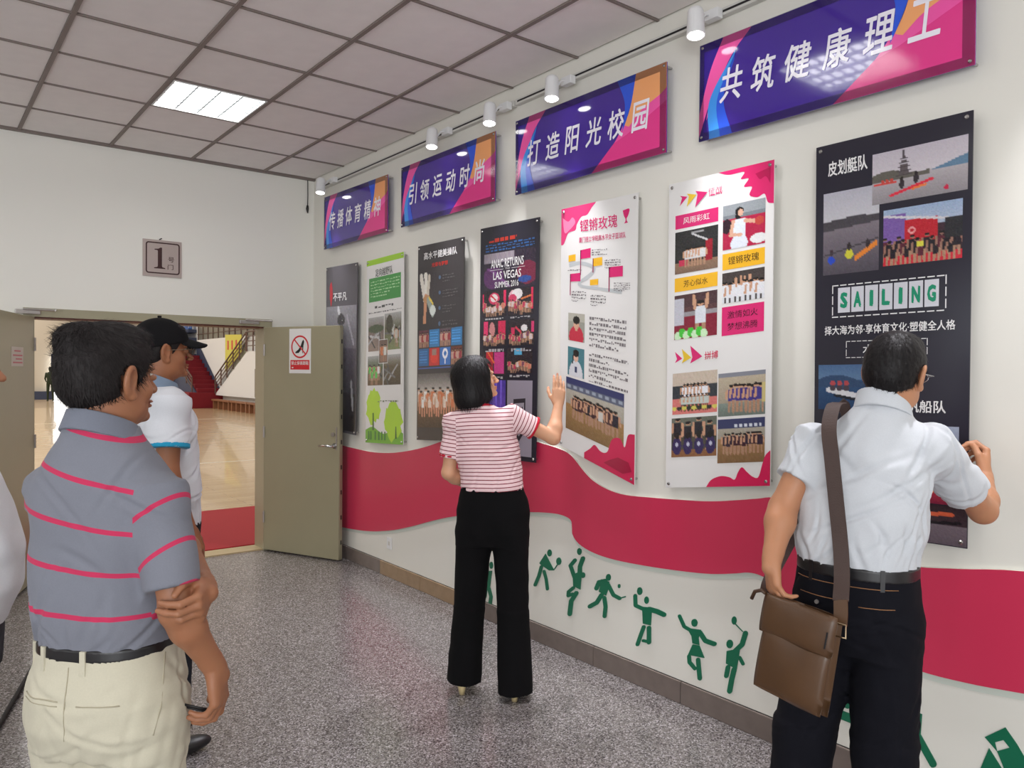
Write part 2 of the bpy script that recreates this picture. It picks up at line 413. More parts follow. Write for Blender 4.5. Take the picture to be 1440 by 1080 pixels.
class Panel:
    """a thin printed sheet held off the wall by four studs. corners (y,z): TL, TR, BR, BL seen from the room"""
    def __init__(s, name, corners, base, label, group, off=0.04, cat='poster', bolt_r=0.008, inset=0.02):
        s.c = [np.array(q, float) for q in corners]; s.off = off; s.vm = s.um = None
        s.root = empty(name, (W, float(s.c[3][0]), 0), label=label, cat=cat, group=group)
        s.o = np.array([W, float(s.c[3][0]), 0.0])
        b = B(); P = [s.p(u, v, 0) for u, v in ((0, 0), (1, 0), (1, 1), (0, 1))]
        b.prism(P, (0.005, 0, 0)); fix_normals(b.build('sheet', base, s.root))
        for (u, v) in ((0, 0), (1, 0), (1, 1), (0, 1)):
            w_ = abs(s.c[1][0] - s.c[0][0]); h_ = abs(s.c[0][1] - s.c[3][1])
            uu = u + (inset / w_ if u == 0 else -inset / w_); vv = v + (inset / h_ if v == 0 else -inset / h_)
            q = s.p(uu, vv, 0); bb_ = B()
            bb_.tube([(q[0] + off - 0.001, q[1], q[2]), (q[0] - 0.004, q[1], q[2]), (q[0] - 0.008, q[1], q[2])], [bolt_r * .8, bolt_r, bolt_r * .6], 14)
            fix_normals(bb_.build('standoff_bolt', M['bolt'], s.root, smooth=False))
    def yz(s, u, v): return (s.c[0] * (1 - u) + s.c[1] * u) * (1 - v) + (s.c[3] * (1 - u) + s.c[2] * u) * v
    def p(s, u, v, lay):
        if s.vm is not None: v = float(np.interp(v, s.vm[0], s.vm[1]))
        if s.um is not None: u = float(np.interp(u, s.um[0], s.um[1]))
        q = s.yz(u, v); return (W - s.off - 0.0006 * lay - s.o[0], float(q[0]) - s.o[1], float(q[1]))
    def poly(s, pts, col, name='colour_block', lay=1, rough=0.2, label=None):
        return mesh(name, [s.p(u, v, lay) for u, v in pts], [tuple(range(len(pts)))], col if not isinstance(col, tuple) else ink(col, rough), s.root, label=label)
    def polys(s, lst, col, name='colour_block', lay=1, rough=0.2, label=None):
        v = []; f = []
        for pts in lst:
            f.append(tuple(range(len(v), len(v) + len(pts)))); v += [s.p(a, b_, lay) for a, b_ in pts]
        return mesh(name, v, f, ink(col, rough), s.root, label=label)
    def rect(s, u0, v0, u1, v1, col, name='colour_block', lay=1, label=None): return s.poly([(u0, v0), (u1, v0), (u1, v1), (u0, v1)], col, name, lay, label=label)
    def frame(s, u0, v0, u1, v1, t, col, dash=0, lay=1):
        w_ = abs(s.c[1][0] - s.c[0][0]); h_ = abs(s.c[0][1] - s.c[3][1]); tu, tv = t / w_, t / h_
        L = []
        nu = dash or 1; nv = max(1, int(nu * (v1 - v0) * h_ / ((u1 - u0) * w_))) if dash else 1
        g = 0.78 if dash else 1
        for k in range(nu):
            a = u0 + (u1 - u0) * k / nu; b_ = a + (u1 - u0) / nu * g
            L += [[(a, v0), (b_, v0), (b_, v0 + tv), (a, v0 + tv)], [(a, v1 - tv), (b_, v1 - tv), (b_, v1), (a, v1)]]
        for k in range(nv):
            a = v0 + (v1 - v0) * k / nv; b_ = a + (v1 - v0) / nv * g
            L += [[(u0, a), (u0 + tu, a), (u0 + tu, b_), (u0, b_)], [(u1 - tu, a), (u1, a), (u1, b_), (u1 - tu, b_)]]
        s.polys(L, col, 'printed_frame', lay)
    def text(s, txt, u0, v0, u1, v1, col, lay=2, shear=0.0, off=0.0, spacing=1.0, rise=0.0, name='lettering', rough=0.25):
        """text fitted in the box"""
        vv, ff = text_polys(txt, shear, off, spacing)
        if len(vv) == 0: return
        lo, hi = vv.min(0), vv.max(0); q = (vv - lo) / (hi - lo)
        nc = len(q) // 5 if off > 0 else len(q) + 1; V = [s.p(u0 + (u1 - u0) * a, v1 + (v0 - v1) * b_ - rise * a, lay + .17 * (i // nc)) for i, (a, b_) in enumerate(q)]
        return mesh(name, V, ff, ink(col, rough), s.root)
    def lines(s, u0, v0, u1, v1, n, col, lay=2, seed=0, fill=0.5, ragged=True, cw=0.012):
        """rows of print too small to read"""
        r = random.Random(seed); L = []
        for k in range(n):
            y0 = v0 + (v1 - v0) * (k + .2) / n; y1 = v0 + (v1 - v0) * (k + .2 + fill) / n; x = u0
            end = u1 if (not ragged or r.random() < .7) else u0 + (u1 - u0) * r.uniform(.3, .9)
            while x < end:
                w_ = cw * r.uniform(1.0, 3.0)
                m_ = (y0 + y1) / 2
                a, b_ = (y0, m_) if r.random() < .25 else ((m_, y1) if r.random() < .3 else (y0, y1))
                L.append([(x, a), (min(x + w_, end), a), (min(x + w_, end), b_), (x, b_)]); x += w_ + cw * r.uniform(.4, 1.0)
        s.polys(L, col, 'small_print', lay)
    def photo(s, u0, v0, u1, v1, im, lay=1, label=None):
        h, w = im.a.shape[:2]
        V = []; F = []
        for j in range(h):
            for i in range(w): V.append(s.p(u0 + (u1 - u0) * i / (w - 1), v0 + (v1 - v0) * j / (h - 1), lay))
        for j in range(h - 1):
            for i in range(w - 1): F.append((j * w + i, j * w + i + 1, (j + 1) * w + i + 1, (j + 1) * w + i))
        o = mesh('photo_print', V, F, M['photo'], s.root, label=label)
        c = im.a.reshape(-1, 3) / 255.0; lin = np.where(c <= 0.04045, c / 12.92, ((c + 0.055) / 1.055) ** 2.4)
        at = o.data.color_attributes.new('Col', 'FLOAT_COLOR', 'POINT')
        at.data.foreach_set('color', np.hstack([lin, np.ones((len(lin), 1))]).astype(np.float32).ravel())
        return o

# ---- slogan banners along the top
PUR = C(66, 38, 150); DPUR = C(44, 26, 112); PINK = C(226, 58, 140); ROSE = C(244, 92, 170); ORA = C(246, 170, 112); BLU = C(50, 92, 222); SKY = C(66, 150, 236)
def arc(pts, n=14):
    """Catmull-Rom through pts"""
    P = [np.array(p, float) for p in pts]; P = [2 * P[0] - P[1]] + P + [2 * P[-1] - P[-2]]; out = []
    for i in range(1, len(P) - 2):
        for k in range(n):
            t = k / n; a, b_, c, d = P[i - 1], P[i], P[i + 1], P[i + 2]
            out.append(tuple(0.5 * ((2 * b_) + (-a + c) * t + (2 * a - 5 * b_ + 4 * c - d) * t * t + (-a + 3 * b_ - 3 * c + d) * t ** 3)))
    out.append(tuple(P[-2])); return out
M['banner'] = mat('violet_banner_print', PUR, 0.1, coat=0.6)
M['smoke_acrylic'] = mat('banner_margin', C(30, 22, 44), 0.1, coat=0.6, alpha=0.42)
def banner(corners, txt, label):
    s = Panel('slogan_banner', corners, M['banner'], label, 'slogan banners along the top of the wall', off=0.055, cat='banner', bolt_r=0.007, inset=0.016)
    def sweep(a, b_, col, lay, name='printed_band'):
        A = arc(a); Bb = arc(b_); n = min(len(A), len(Bb))
        v = [s.p(*A[i], lay) for i in range(n)] + [s.p(*Bb[i], lay) for i in range(n)]
        f = [(i, i + 1, n + i + 1, n + i) for i in range(n - 1)]
        mesh(name, v, f, ink(col, 0.1), s.root)
    # left side: dark corner, pink band, two blue bands
    s.poly([(0, 0)] + [(0.11, 0)] + arc([(0.11, 0), (0.05, 0.3), (0.0, 0.72)])[1:], C(52, 30, 138), 'printed_band', 1, 0.1)
    sweep([(0.11, 0), (0.05, 0.30), (0.0, 0.72)], [(0.235, 0), (0.125, 0.30), (0.0, 1.0)], ROSE, 1)
    s.poly([(0.0, 0.96)] + arc([(0.05, 0.62), (0.035, 0.8), (0.045, 1.0)]) + [(0.0, 1.0)], DPUR, 'printed_band', 2, 0.1)
    sweep([(0.17, 0.16), (0.05, 0.60), (0.05, 1.0)], [(0.16, 0.24), (0.085, 0.62), (0.10, 1.0)], SKY, 3)
    sweep([(0.165, 0.2), (0.085, 0.62), (0.10, 1.0)], [(0.162, 0.26), (0.115, 0.62), (0.155, 1.0)], BLU, 3)
    # right side: blue crescent, orange and pink field
    sweep([(0.72, 0.0), (0.765, 0.30), (0.75, 0.62)], [(0.83, 0.0), (0.80, 0.35), (0.75, 0.62)], BLU, 2)
    A = arc([(0.83, 0.0), (0.785, 0.40), (0.70, 0.72), (0.56, 1.0)])
    s.poly(A + [(1, 1), (1, 0)], ROSE, 'printed_band', 1, 0.1)
    s.poly([(0.83, 0.0), (1, 0), (1, 0.28)] + arc([(0.97, 0.33), (0.86, 0.44), (0.79, 0.58)]) + list(reversed(arc([(0.83, 0.0), (0.805, 0.30), (0.765, 0.55)]))), ORA, 'printed_band', 2, 0.1)
    s.poly([(0.70, 0.72), (0.78, 0.66), (1, 0.42), (1, 1), (0.56, 1)], C(232, 62, 142), 'printed_band', 2, 0.1)
    # margin of the tinted sheet
    for q in ([(0, 0), (1, 0), (0.965, 0.085), (0.022, 0.085)], [(1, 0), (1, 1), (0.965, 0.92), (0.965, 0.085)], [(1, 1), (0, 1), (0.022, 0.92), (0.965, 0.92)], [(0, 1), (0, 0), (0.022, 0.085), (0.022, 0.92)]):
        mesh('tinted_margin', [s.p(a, b_, 5) for a, b_ in q], [(0, 1, 2, 3)], M['smoke_acrylic'], s.root)
    us = [0.148, 0.288, 0.428, 0.572, 0.714, 0.857]
    for ch, u in zip(txt, us):
        k = 0.052
        s.text(ch, u - k, 0.33, u + k, 0.67, C(244, 240, 250), 4, shear=0.16, off=0.015, name='character', rough=0.1)
    return s
BN = [([(6.375, 3.11), (5.235, 3.09), (5.235, 2.655), (6.375, 2.655)], '传播体育精神', 'purple slogan banner farthest along the wall, above the partly hidden dark poster'),
      ([(5.03, 3.095), (3.87, 3.090), (3.87, 2.657), (5.03, 2.657)], '引领运动时尚', 'purple slogan banner above the green-topped and the gymnastics posters'),
      ([(3.665, 3.097), (2.493, 3.092), (2.490, 2.656), (3.662, 2.656)], '打造阳光校园', 'purple slogan banner above the pink-splashed poster, third from the door'),
      ([(2.294, 3.100), (1.124, 3.09), (1.122, 2.656), (2.295, 2.660)], '共筑健康理工', 'largest-looking purple slogan banner above the sailing poster')]
for c, t, l in BN: banner(c, t, l)

GP = 'tall posters on studs along the wall'
WHITE = C(232, 230, 230); MAG = C(214, 36, 110); YEL = C(236, 180, 40); RED = C(206, 40, 60)
def water(w=72, h=54, seed=1):
    return Img(w, h, (170, 165, 175)).noise(0, seed)
def team(w, h, n, rows, shirts, top=(150, 150, 150), floor=(150, 110, 70), y0=.35, hh=.45, split=.6, seed=0, arms=0, short=None, x0=.12, x1=.88):
    im = Img(w, h, top); im.grad(0, split, top, [c * .85 for c in top]); im.grad(split, 1, floor, [c * .8 for c in floor])
    r = random.Random(seed)
    for k in range(rows):
        for i in range(n):
            im.person(x0 + (x1 - x0) * (i + .5) / n + r.uniform(-.01, .01) + (0.5 * (x1 - x0) / n if k % 2 else 0), y0 + k * .14 + r.uniform(-.02, .02), hh, r.choice(shirts), short, arms=arms)
    return im.noise(7, seed)

# ---- poster 7: sailing / kayak
s = Panel('event_poster', [(1.716, 2.507), (1.131, 2.507), (1.128, 0.987), (1.706, 0.975)], M['panel_black'], 'black poster headed SAILING with kayak photos, behind the man with the bag', GP)
s.text('皮划艇队', 0.09, 0.045, 0.365, 0.084, WHITE, 2, off=0.018, shear=-0.05)
im = Img(84, 52, (188, 180, 186)); im.grad(0, .5, (186, 178, 188), (200, 192, 198)); im.grad(.5, 1, (176, 168, 172), (142, 136, 140))
im.a[(im.Y > .44 - .06 * np.sin(im.X * 9)) & (im.Y < .58) & (im.X < .62)] = (96, 92, 84)
im.a[(im.Y > .33 + .5 * (1 - im.X)) & (im.Y < .52) & (im.X > .6)] = (92, 124, 150)
for k in range(5): im.rect(.35 - .055 + k * .009, .16 + (4 - k) * .07, .35 + .055 - k * .009, .20 + (4 - k) * .07 + .02, (92, 82, 84)); im.rect(.35 - .085 + k * .011, .20 + (4 - k) * .075, .35 + .085 - k * .011, .22 + (4 - k) * .075, (74, 66, 70))
im.line(.35, .05, .35, .2, .012, (80, 72, 76)); im.line(.22, .86, .64, .68, .026, (214, 44, 66)); im.line(.04, .62, .26, .62, .018, (206, 70, 66)); im.line(.45, .8, .58, .76, .02, (226, 120, 60))
for x, y in ((.33, .68), (.48, .62)): im.ell(x, y, .028, .09, (52, 44, 50)); im.ell(x, y - .1, .018, .04, (40, 34, 34))
for x in (.12, .17, .22): im.ell(x, .58, .018, .05, (190, 70, 60))
im.ell(.79, .88, .025, .045, (196, 30, 70)); im.noise(5, 3)
s.photo(0.398, 0.052, 0.976, 0.178, im, 2)
im = Img(52, 62, (160, 156, 166)); im.grad(0, .36, (176, 174, 186), (196, 194, 200)); im.grad(.36, 1, (132, 122, 130), (78, 72, 82))
im.a[(im.Y > .32 + .06 * np.abs(im.X - .6)) & (im.Y < .47 - .05 * im.X)] = (70, 66, 72)
im.ell(.16, .82, .065, .045, (36, 72, 190)); im.ell(.16, .73, .035, .04, (60, 40, 50)); im.ell(.48, .77, .07, .06, (206, 200, 60)); im.ell(.48, .68, .035, .05, (44, 36, 40)); im.line(.6, .82, .94, .68, .03, (226, 132, 50)); im.ell(.8, .67, .04, .05, (48, 40, 44)); im.line(.02, .76, .98, .62, .008, (60, 56, 62)); im.noise(5, 4)
s.photo(0.058, 0.127, 0.445, 0.340, im, 1)
im = Img(70, 56, (110, 110, 140)); im.grad(0, .35, (150, 170, 200), (170, 180, 200)); im.grad(.35, 1, (60, 40, 50), (50, 34, 40))
im.rect(.0, .1, .3, .7, (120, 90, 160)); im.rect(.28, .24, .7, .7, (186, 32, 46)); im.rect(0, .84, 1, 1, (196, 36, 54)); im.line(.02, .12, .98, .33, .02, (206, 202, 206))
im.ell(.38, .42, .05, .06, (226, 150, 150)); im.ell(.38, .42, .03, .035, (186, 32, 46))
for k in range(16):
    im.person(.03 + k * .06, .5 + (k % 3) * .06, .42, (34, 26, 34) if k % 4 else (90, 36, 50), skin=(150, 110, 95))
im.rect(.44, .62, .53, .72, (214, 206, 70)); im.rect(.78, .28, 1, .62, (40, 40, 44)); im.noise(9, 5)
s.photo(0.474, 0.196, 0.950, 0.333, im, 2)
s.frame(0.126, 0.368, 0.864, 0.452, 0.004, WHITE, dash=13)
for i, ch in enumerate('SAILING'):
    u0 = 0.168 + i * 0.0945
    s.rect(u0, 0.376, u0 + 0.085, 0.440, C(206, 206, 214), 'letter_card', 1)
    kk = 0.030 if ch == 'I' else 0.016
    s.text(ch, u0 + kk, 0.388, u0 + 0.085 - kk, 0.429, C(20, 140, 104), 2, off=0.055)
s.text('择大海为邻·享体育文化·塑健全人格', 0.074, 0.473, 0.918, 0.497, WHITE, 2, off=0.012)
s.frame(0.228, 0.514, 0.757, 0.557, 0.0025, WHITE, dash=14)
s.text('水上运动', 0.345, 0.524, 0.65, 0.548, WHITE, 2, off=0.006)
im = Img(64, 50, (60, 90, 130)); im.grad(0, .35, (70, 100, 140), (92, 122, 156)); im.grad(.35, 1, (44, 78, 118), (30, 60, 98)); im.a[(im.Y > .33 - .1 * np.sin(im.X * 5)) & (im.Y < .5)] = (44, 70, 104)
im.line(.2, .56, .62, .68, .06, (214, 214, 218)); im.line(.3, .68, .7, .78, .03, (20, 26, 40))
for x in (.25, .36, .47): im.ell(x, .42, .04, .07, (176, 70, 74)); im.ell(x, .52, .05, .06, (70, 60, 70))
im.noise(5, 6); s.photo(0.030, 0.574, 0.46, 0.690, im, 1)
s.text('帆船队', 0.635, 0.662, 0.870, 0.692, WHITE, 2, off=0.016)
im = Img(56, 34, (150, 156, 176)); im.grad(0, 1, (160, 168, 188), (120, 130, 156)); im.noise(4, 7); s.photo(0.50, 0.722, 0.946, 0.83, im, 1)
im = Img(60, 40, (190, 80, 90)); im.grad(0, .5, (150, 100, 120), (240, 120, 90)); im.grad(.5, 1, (190, 50, 70), (120, 30, 56)); im.ell(.5, .5, .2, .08, (250, 160, 110)); im.noise(5, 8); s.photo(0.50, 0.845, 0.985, 0.905, im, 1)
im = Img(60, 40, (90, 76, 84)); im.grad(0, .5, (50, 34, 40), (60, 44, 50)); im.grad(.5, 1, (110, 96, 104), (92, 80, 88)); im.line(.2, .3, .8, .22, .05, (200, 90, 60)); im.line(.1, .55, .9, .42, .04, (30, 24, 30)); im.noise(5, 9); s.photo(0.50, 0.907, 0.998, 0.998, im, 1)
s.photo(0.045, 0.78, 0.47, 0.93, team(40, 26, 6, 1, [(60, 60, 90)], (70, 90, 120), (50, 60, 90), seed=3), 1)

# ---- poster 6: white with pink splashes and basketball photos
s = Panel('event_poster', [(2.483, 2.501), (1.908, 2.501), (1.908, 1.113), (2.484, 1.034)], M['panel_white'], 'white poster with pink paint splashes, pink and yellow caption boxes and basketball photos', GP)
s.vm = ([0, .095, .125, .193, .208, .388, .405, .465, .482, .56, .668, .70, .755, .762, .875, .885, .892, .965, .972, 1], [0, .053, .108, .153, .163, .300, .313, .358, .370, .43, .521, .578, .625, .640, .760, .777, .786, .90, .925, 1]); s.um = ([0, .075, .465, .51, .895, 1], [0, .073, .505, .55, .93, 1])
_vm, _um = s.vm, s.um; s.vm = s.um = None
s.poly(arc([(0.50, 0.0), (0.60, 0.014), (0.74, 0.016), (0.71, 0.036), (0.78, 0.040), (0.74, 0.062), (0.81, 0.068), (0.79, 0.092), (0.86, 0.104), (0.92, 0.098), (0.95, 0.126), (1.0, 0.133)], 6) + [(1, 0)], C(212, 40, 104), 'paint_splash')
s.poly(arc([(0.84, 0.03), (0.88, 0.05), (0.93, 0.045), (0.97, 0.07)], 6) + [(0.97, 0.02)], C(180, 22, 80), 'paint_splash', 2)
s.poly(arc([(0.42, 1.0), (0.47, 0.977), (0.56, 0.966), (0.64, 0.970), (0.69, 0.978), (0.72, 0.955), (0.755, 0.940), (0.80, 0.955), (0.85, 0.970), (0.90, 0.972), (0.935, 0.93), (0.96, 0.905), (1.0, 0.89)], 6) + [(1, 1)], C(206, 34, 84), 'paint_splash', 4)
s.vm, s.um = _vm, _um
def arrows(s, u, v, k=1.0):
    for i, (x, w_, c) in enumerate(((0, .07, MAG), (.065, .09, C(222, 186, 50)), (.145, .11, MAG))):
        h = .014 + .004 * i
        s.poly([(u + x, v - h), (u + x + w_, v), (u + x, v + h), (u + x + .02, v)], c, 'printed_arrow', 1 + i)
arrows(s, 0.115, 0.095); s.text('征战', 0.375, 0.077, 0.50, 0.1037, MAG, 2)
s.rect(0.075, 0.125, 0.465, 0.193, MAG); s.text('风雨彩虹', 0.15, 0.142, 0.39, 0.174, WHITE, 2)
im = Img(46, 50, (44, 44, 44)); im.grad(.75, 1, (140, 112, 90), (120, 96, 80)); im.rect(.72, .3, .88, .78, (150, 30, 46)); im.rect(.1, .68, .3, .82, (190, 50, 80)); im.line(.4, .1, .75, .3, .02, (190, 190, 190)); im.line(.4, .08, .66, .08, .02, (150, 150, 150))
for k in range(6): im.person(.3 + k * .07, .42, .42, (206, 206, 206))
im.noise(8, 11); s.photo(0.075, 0.208, 0.465, 0.388, im)
s.rect(0.075, 0.405, 0.465, 0.465, YEL); s.text('芳心似水', 0.16, 0.420, 0.38, 0.449, C(60, 40, 20), 2)
im = Img(46, 52, (90, 60, 62)); im.rect(0, 0, 1, .3, (76, 52, 56)); im.rect(0, .42, 1, .52, (150, 146, 150)); im.rect(0, .52, 1, 1, (130, 30, 52)); im.rect(0, .1, .24, .7, (190, 190, 200)); im.person(.62, .2, .8, (212, 216, 224), arms=1)
for k in range(7): im.ell(.1 + k * .1, .92 - (k % 2) * .06, .08, .1, (70, 190, 60) if k % 2 else (200, 230, 190))
im.noise(8, 12); s.photo(0.075, 0.482, 0.465, 0.660, im)
im = Img(46, 54, (120, 126, 132)); im.rect(0, .35, 1, 1, (176, 34, 70)); im.rect(0, 0, 1, .25, (150, 156, 160)); im.ell(.1, .5, .12, .16, (50, 30, 40)); im.ell(.4, .2, .1, .1, (24, 20, 22)); im.ell(.37, .32, .06, .1, (24, 20, 22)); im.ell(.43, .24, .06, .085, (214, 170, 146))
im.rect(.26, .38, .54, .75, (216, 222, 232)); im.ell(.4, .9, .2, .18, (216, 222, 232)); im.line(.54, .45, .78, .5, .04, (212, 166, 140)); im.line(.26, .42, .2, .7, .04, (212, 166, 140)); im.line(.2, .7, .44, .72, .035, (212, 166, 140)); im.ell(.86, .5, .1, .09, (186, 70, 60)); im.ell(.85, .86, .2, .1, (222, 222, 222)); im.noise(6, 13)
s.photo(0.51, 0.128, 0.895, 0.322, im)
s.rect(0.51, 0.338, 0.895, 0.405, YEL); s.text('铿锵玫瑰', 0.565, 0.353, 0.845, 0.386, C(60, 40, 20), 2)
im = Img(46, 36, (70, 62, 60))
for k in range(8): im.person(.08 + k * .12, .3 + (k % 2) * .05, .8, (222, 222, 226), arms=(k in (3, 4)), leg=(214, 216, 220))
im.noise(7, 14); s.photo(0.51, 0.418, 0.895, 0.545, im)
s.rect(0.51, 0.56, 0.895, 0.668, MAG); s.text('激情如火', 0.565, 0.578, 0.84, 0.606, C(50, 14, 34), 2); s.text('梦想沸腾', 0.565, 0.622, 0.84, 0.650, C(50, 14, 34), 2)
arrows(s, 0.085, 0.70); s.text('拼搏', 0.36, 0.692, 0.48, 0.713, C(206, 60, 90), 2, off=0.01)
im = Img(48, 40, (196, 180, 164)); im.rect(0, .27, 1, .62, (52, 56, 62)); im.rect(0, .6, 1, 1, (206, 116, 110)); 
for k in range(7): im.person(.28 + k * .075, .24, .5, (226, 226, 232))
for k in range(7): im.person(.25 + k * .085, .5, .4, (188, 196, 190), leg=(60, 60, 40))
for k in range(9): im.ell(.06 + k * .11, .84, .06, .05, (40, 40, 36) if k % 2 else (206, 196, 90))
im.noise(7, 15); s.photo(0.065, 0.755, 0.475, 0.875, im)
im = team(50, 44, 8, 1, [(60, 48, 120), (66, 56, 130)], (186, 172, 150), (128, 140, 130), .3, .62, .72, 16, x0=.25, x1=.92); im.rect(0, 0, 1, .12, (128, 130, 140)); im.rect(.9, .3, 1, .75, (196, 180, 120)); s.photo(0.485, 0.762, 0.925, 0.885, im)
im = Img(48, 42, (74, 70, 60)); im.rect(0, 0, 1, .3, (100, 104, 92)); im.rect(0, .8, 1, 1, (136, 92, 60))
for k in range(4): im.person(.15 + k * .23, .02 + (k % 2) * .1, .7, (34, 32, 40))
for k in range(4): im.ell(.14 + k * .24, .72, .1, .22, (50, 38, 86)); im.ell(.14 + k * .24, .46, .055, .08, (24, 20, 20)); im.ell(.14 + k * .24, .68, .035, .05, (190, 190, 210))
im.noise(7, 17); s.photo(0.065, 0.885, 0.475, 0.955, im) if False else s.photo(0.06, 0.882, 0.475, 0.965, im, 2)
im = team(50, 40, 10, 1, [(60, 30, 40), (50, 36, 50)], (180, 172, 156), (156, 118, 78), .36, .5, .5, 18, x0=.14, x1=.92); im.rect(0, 0, 1, .26, (56, 60, 96)); 
for k in range(6): im.rect(.36 + k * .1, .16, .41 + k * .1, .22, (206, 210, 220))
s.photo(0.485, 0.895, 0.925, 0.985, im, 2) if False else s.photo(0.485, 0.892, 0.925, 0.972, im, 2)

# ---- poster 5: rose, route map, two portraits, team
s = Panel('event_poster', [(3.262, 2.508), (2.684, 2.500), (2.689, 1.023), (3.266, 1.184)], M['panel_white'], 'white poster with winding flag map, two portraits and a team photo, lower edge slanting', GP)
s.vm = ([0, .063, .118, .138, .163, .185, .265, .312, .372, .452, .566, .588, .700, .722, .905, 1], [0, .060, .108, .128, .150, .180, .251, .298, .338, .434, .547, .573, .690, .700, .915, 1])
s.poly([(0, 0), (0.48, 0.0)] + arc([(0.48, 0.0), (0.42, 0.02), (0.36, 0.045), (0.28, 0.05), (0.22, 0.08), (0.20, 0.105), (0.10, 0.115), (0.04, 0.16), (0.0, 0.165)], 6), C(220, 62, 120), 'paint_splash')
s.poly(arc([(0.02, 0.04), (0.10, 0.06), (0.16, 0.045), (0.20, 0.07), (0.12, 0.10), (0.05, 0.11), (0.02, 0.04)], 6)[:-1], C(238, 130, 170), 'paint_splash', 2)
s.poly([(0.36, 1.0), (0.36, 0.975)] + arc([(0.36, 0.975), (0.44, 0.945), (0.50, 0.92), (0.58, 0.935), (0.66, 0.925), (0.72, 0.875), (0.82, 0.86), (0.88, 0.88), (0.92, 0.84), (1.0, 0.83)], 6) + [(1, 1)], C(200, 32, 80), 'paint_splash', 3)
s.poly([(0.62, 0.975), (0.70, 0.95), (0.80, 0.925), (0.93, 0.925), (0.97, 0.955), (0.86, 0.98)], C(160, 20, 60), 'paint_splash', 4)
s.text('铿锵玫瑰', 0.265, 0.063, 0.755, 0.118, MAG, 2, off=0.006)
s.text('厦门理工学院高水平女子篮球队', 0.255, 0.138, 0.86, 0.163, MAG, 2, off=0.004)
# trophy mark
s.poly(arc([(0.82, 0.055), (0.90, 0.052), (0.885, 0.078), (0.868, 0.088), (0.872, 0.10), (0.885, 0.105), (0.84, 0.107), (0.853, 0.10), (0.853, 0.088), (0.836, 0.078), (0.82, 0.055)], 3)[:-1], MAG, 'printed_trophy', 2)
def ribbonpath(pts, w, col, lay=1):
    A = arc(pts, 8); v = []; 
    for i, a in enumerate(A):
        p0, p1 = np.array(A[max(i - 1, 0)]), np.array(A[min(i + 1, len(A) - 1)]); t = p1 - p0; n = np.array([-t[1] * 2.6, t[0]]); n = n / (np.hypot(n[0], n[1]) + 1e-9); n[1] /= 2.6
        v += [s.p(a[0] + n[0] * w, a[1] + n[1] * w, lay), s.p(a[0] - n[0] * w, a[1] - n[1] * w, lay)]
    mesh('printed_road', v, [(2 * i, 2 * i + 1, 2 * i + 3, 2 * i + 2) for i in range(len(A) - 1)], ink(col), s.root)
ribbonpath([(0.12, 0.252), (0.28, 0.243), (0.44, 0.262), (0.44, 0.285), (0.28, 0.325), (0.30, 0.35), (0.52, 0.362), (0.82, 0.372)], 0.022, C(186, 190, 192))
for (u, v, w_, h, c, pole) in ((0.28, 0.185, .135, .04, MAG, .085), (0.11, 0.205, .10, .03, YEL, 0), (0.45, 0.225, .12, .035, YEL, .03), (0.66, 0.265, .17, .038, MAG, .09), (0.14, 0.288, .14, .036, MAG, .085), (0.41, 0.312, .11, .032, YEL, 0.0)):
    s.poly([(u, v), (u + w_, v - .004), (u + w_, v + h - .004), (u, v + h)], c, 'printed_flag', 2)
    if pole: s.rect(u - .006, v, u + .006, v + h + pole * .8, C(150, 30, 80), 'printed_pole', 2)
GREY = C(120, 114, 116)
for (u, v, k) in ((0.43, 0.185, 3), (0.60, 0.232, 4), (0.72, 0.325, 5), (0.16, 0.375, 4), (0.42, 0.385, 4), (0.10, 0.268, 1)): s.lines(u, v, u + .2, v + .010 * k, k, GREY, 2, seed=k, cw=.01)
im = Img(30, 40, (150, 150, 140)); im.rect(0, .0, 1, .3, (176, 172, 160)); im.ell(.5, .85, .42, .42, (190, 44, 66)); im.ell(.5, .38, .17, .2, (206, 160, 136)); im.ell(.5, .25, .2, .14, (24, 20, 20)); im.rect(.44, .52, .56, .62, (206, 160, 136)); im.noise(5, 20)
s.photo(0.115, 0.452, 0.345, 0.566, im)
im = Img(30, 40, (70, 120, 130)); im.ell(.5, .95, .4, .5, (206, 208, 214)); im.ell(.5, .32, .15, .17, (212, 170, 150)); im.ell(.5, .2, .18, .12, (30, 24, 24)); im.rect(.42, .66, .58, .86, (50, 56, 90)); im.line(.34, .3, .3, .55, .03, (30, 24, 24)); im.noise(5, 21)
s.photo(0.115, 0.588, 0.345, 0.700, im)
s.lines(0.41, 0.455, 0.88, 0.578, 6, GREY, 2, seed=21, fill=.55, cw=.011); s.lines(0.41, 0.592, 0.91, 0.710, 6, GREY, 2, seed=25, fill=.55, cw=.011)
im = team(64, 56, 13, 1, [(60, 30, 36), (70, 40, 44), (40, 34, 44)], (190, 184, 170), (160, 124, 78), .33, .42, .5, 22, x0=.14, x1=.88); im.rect(0, 0, 1, .13, (50, 54, 100)); im.rect(0, .13, 1, .24, (90, 96, 116))
for k in range(9): im.rect(.03 + k * .11, .145, .09 + k * .11, .20, (150, 160, 176))
im.person(.62, .4, .34, (200, 196, 190)); s.photo(0.095, 0.722, 0.865, 0.905, im)

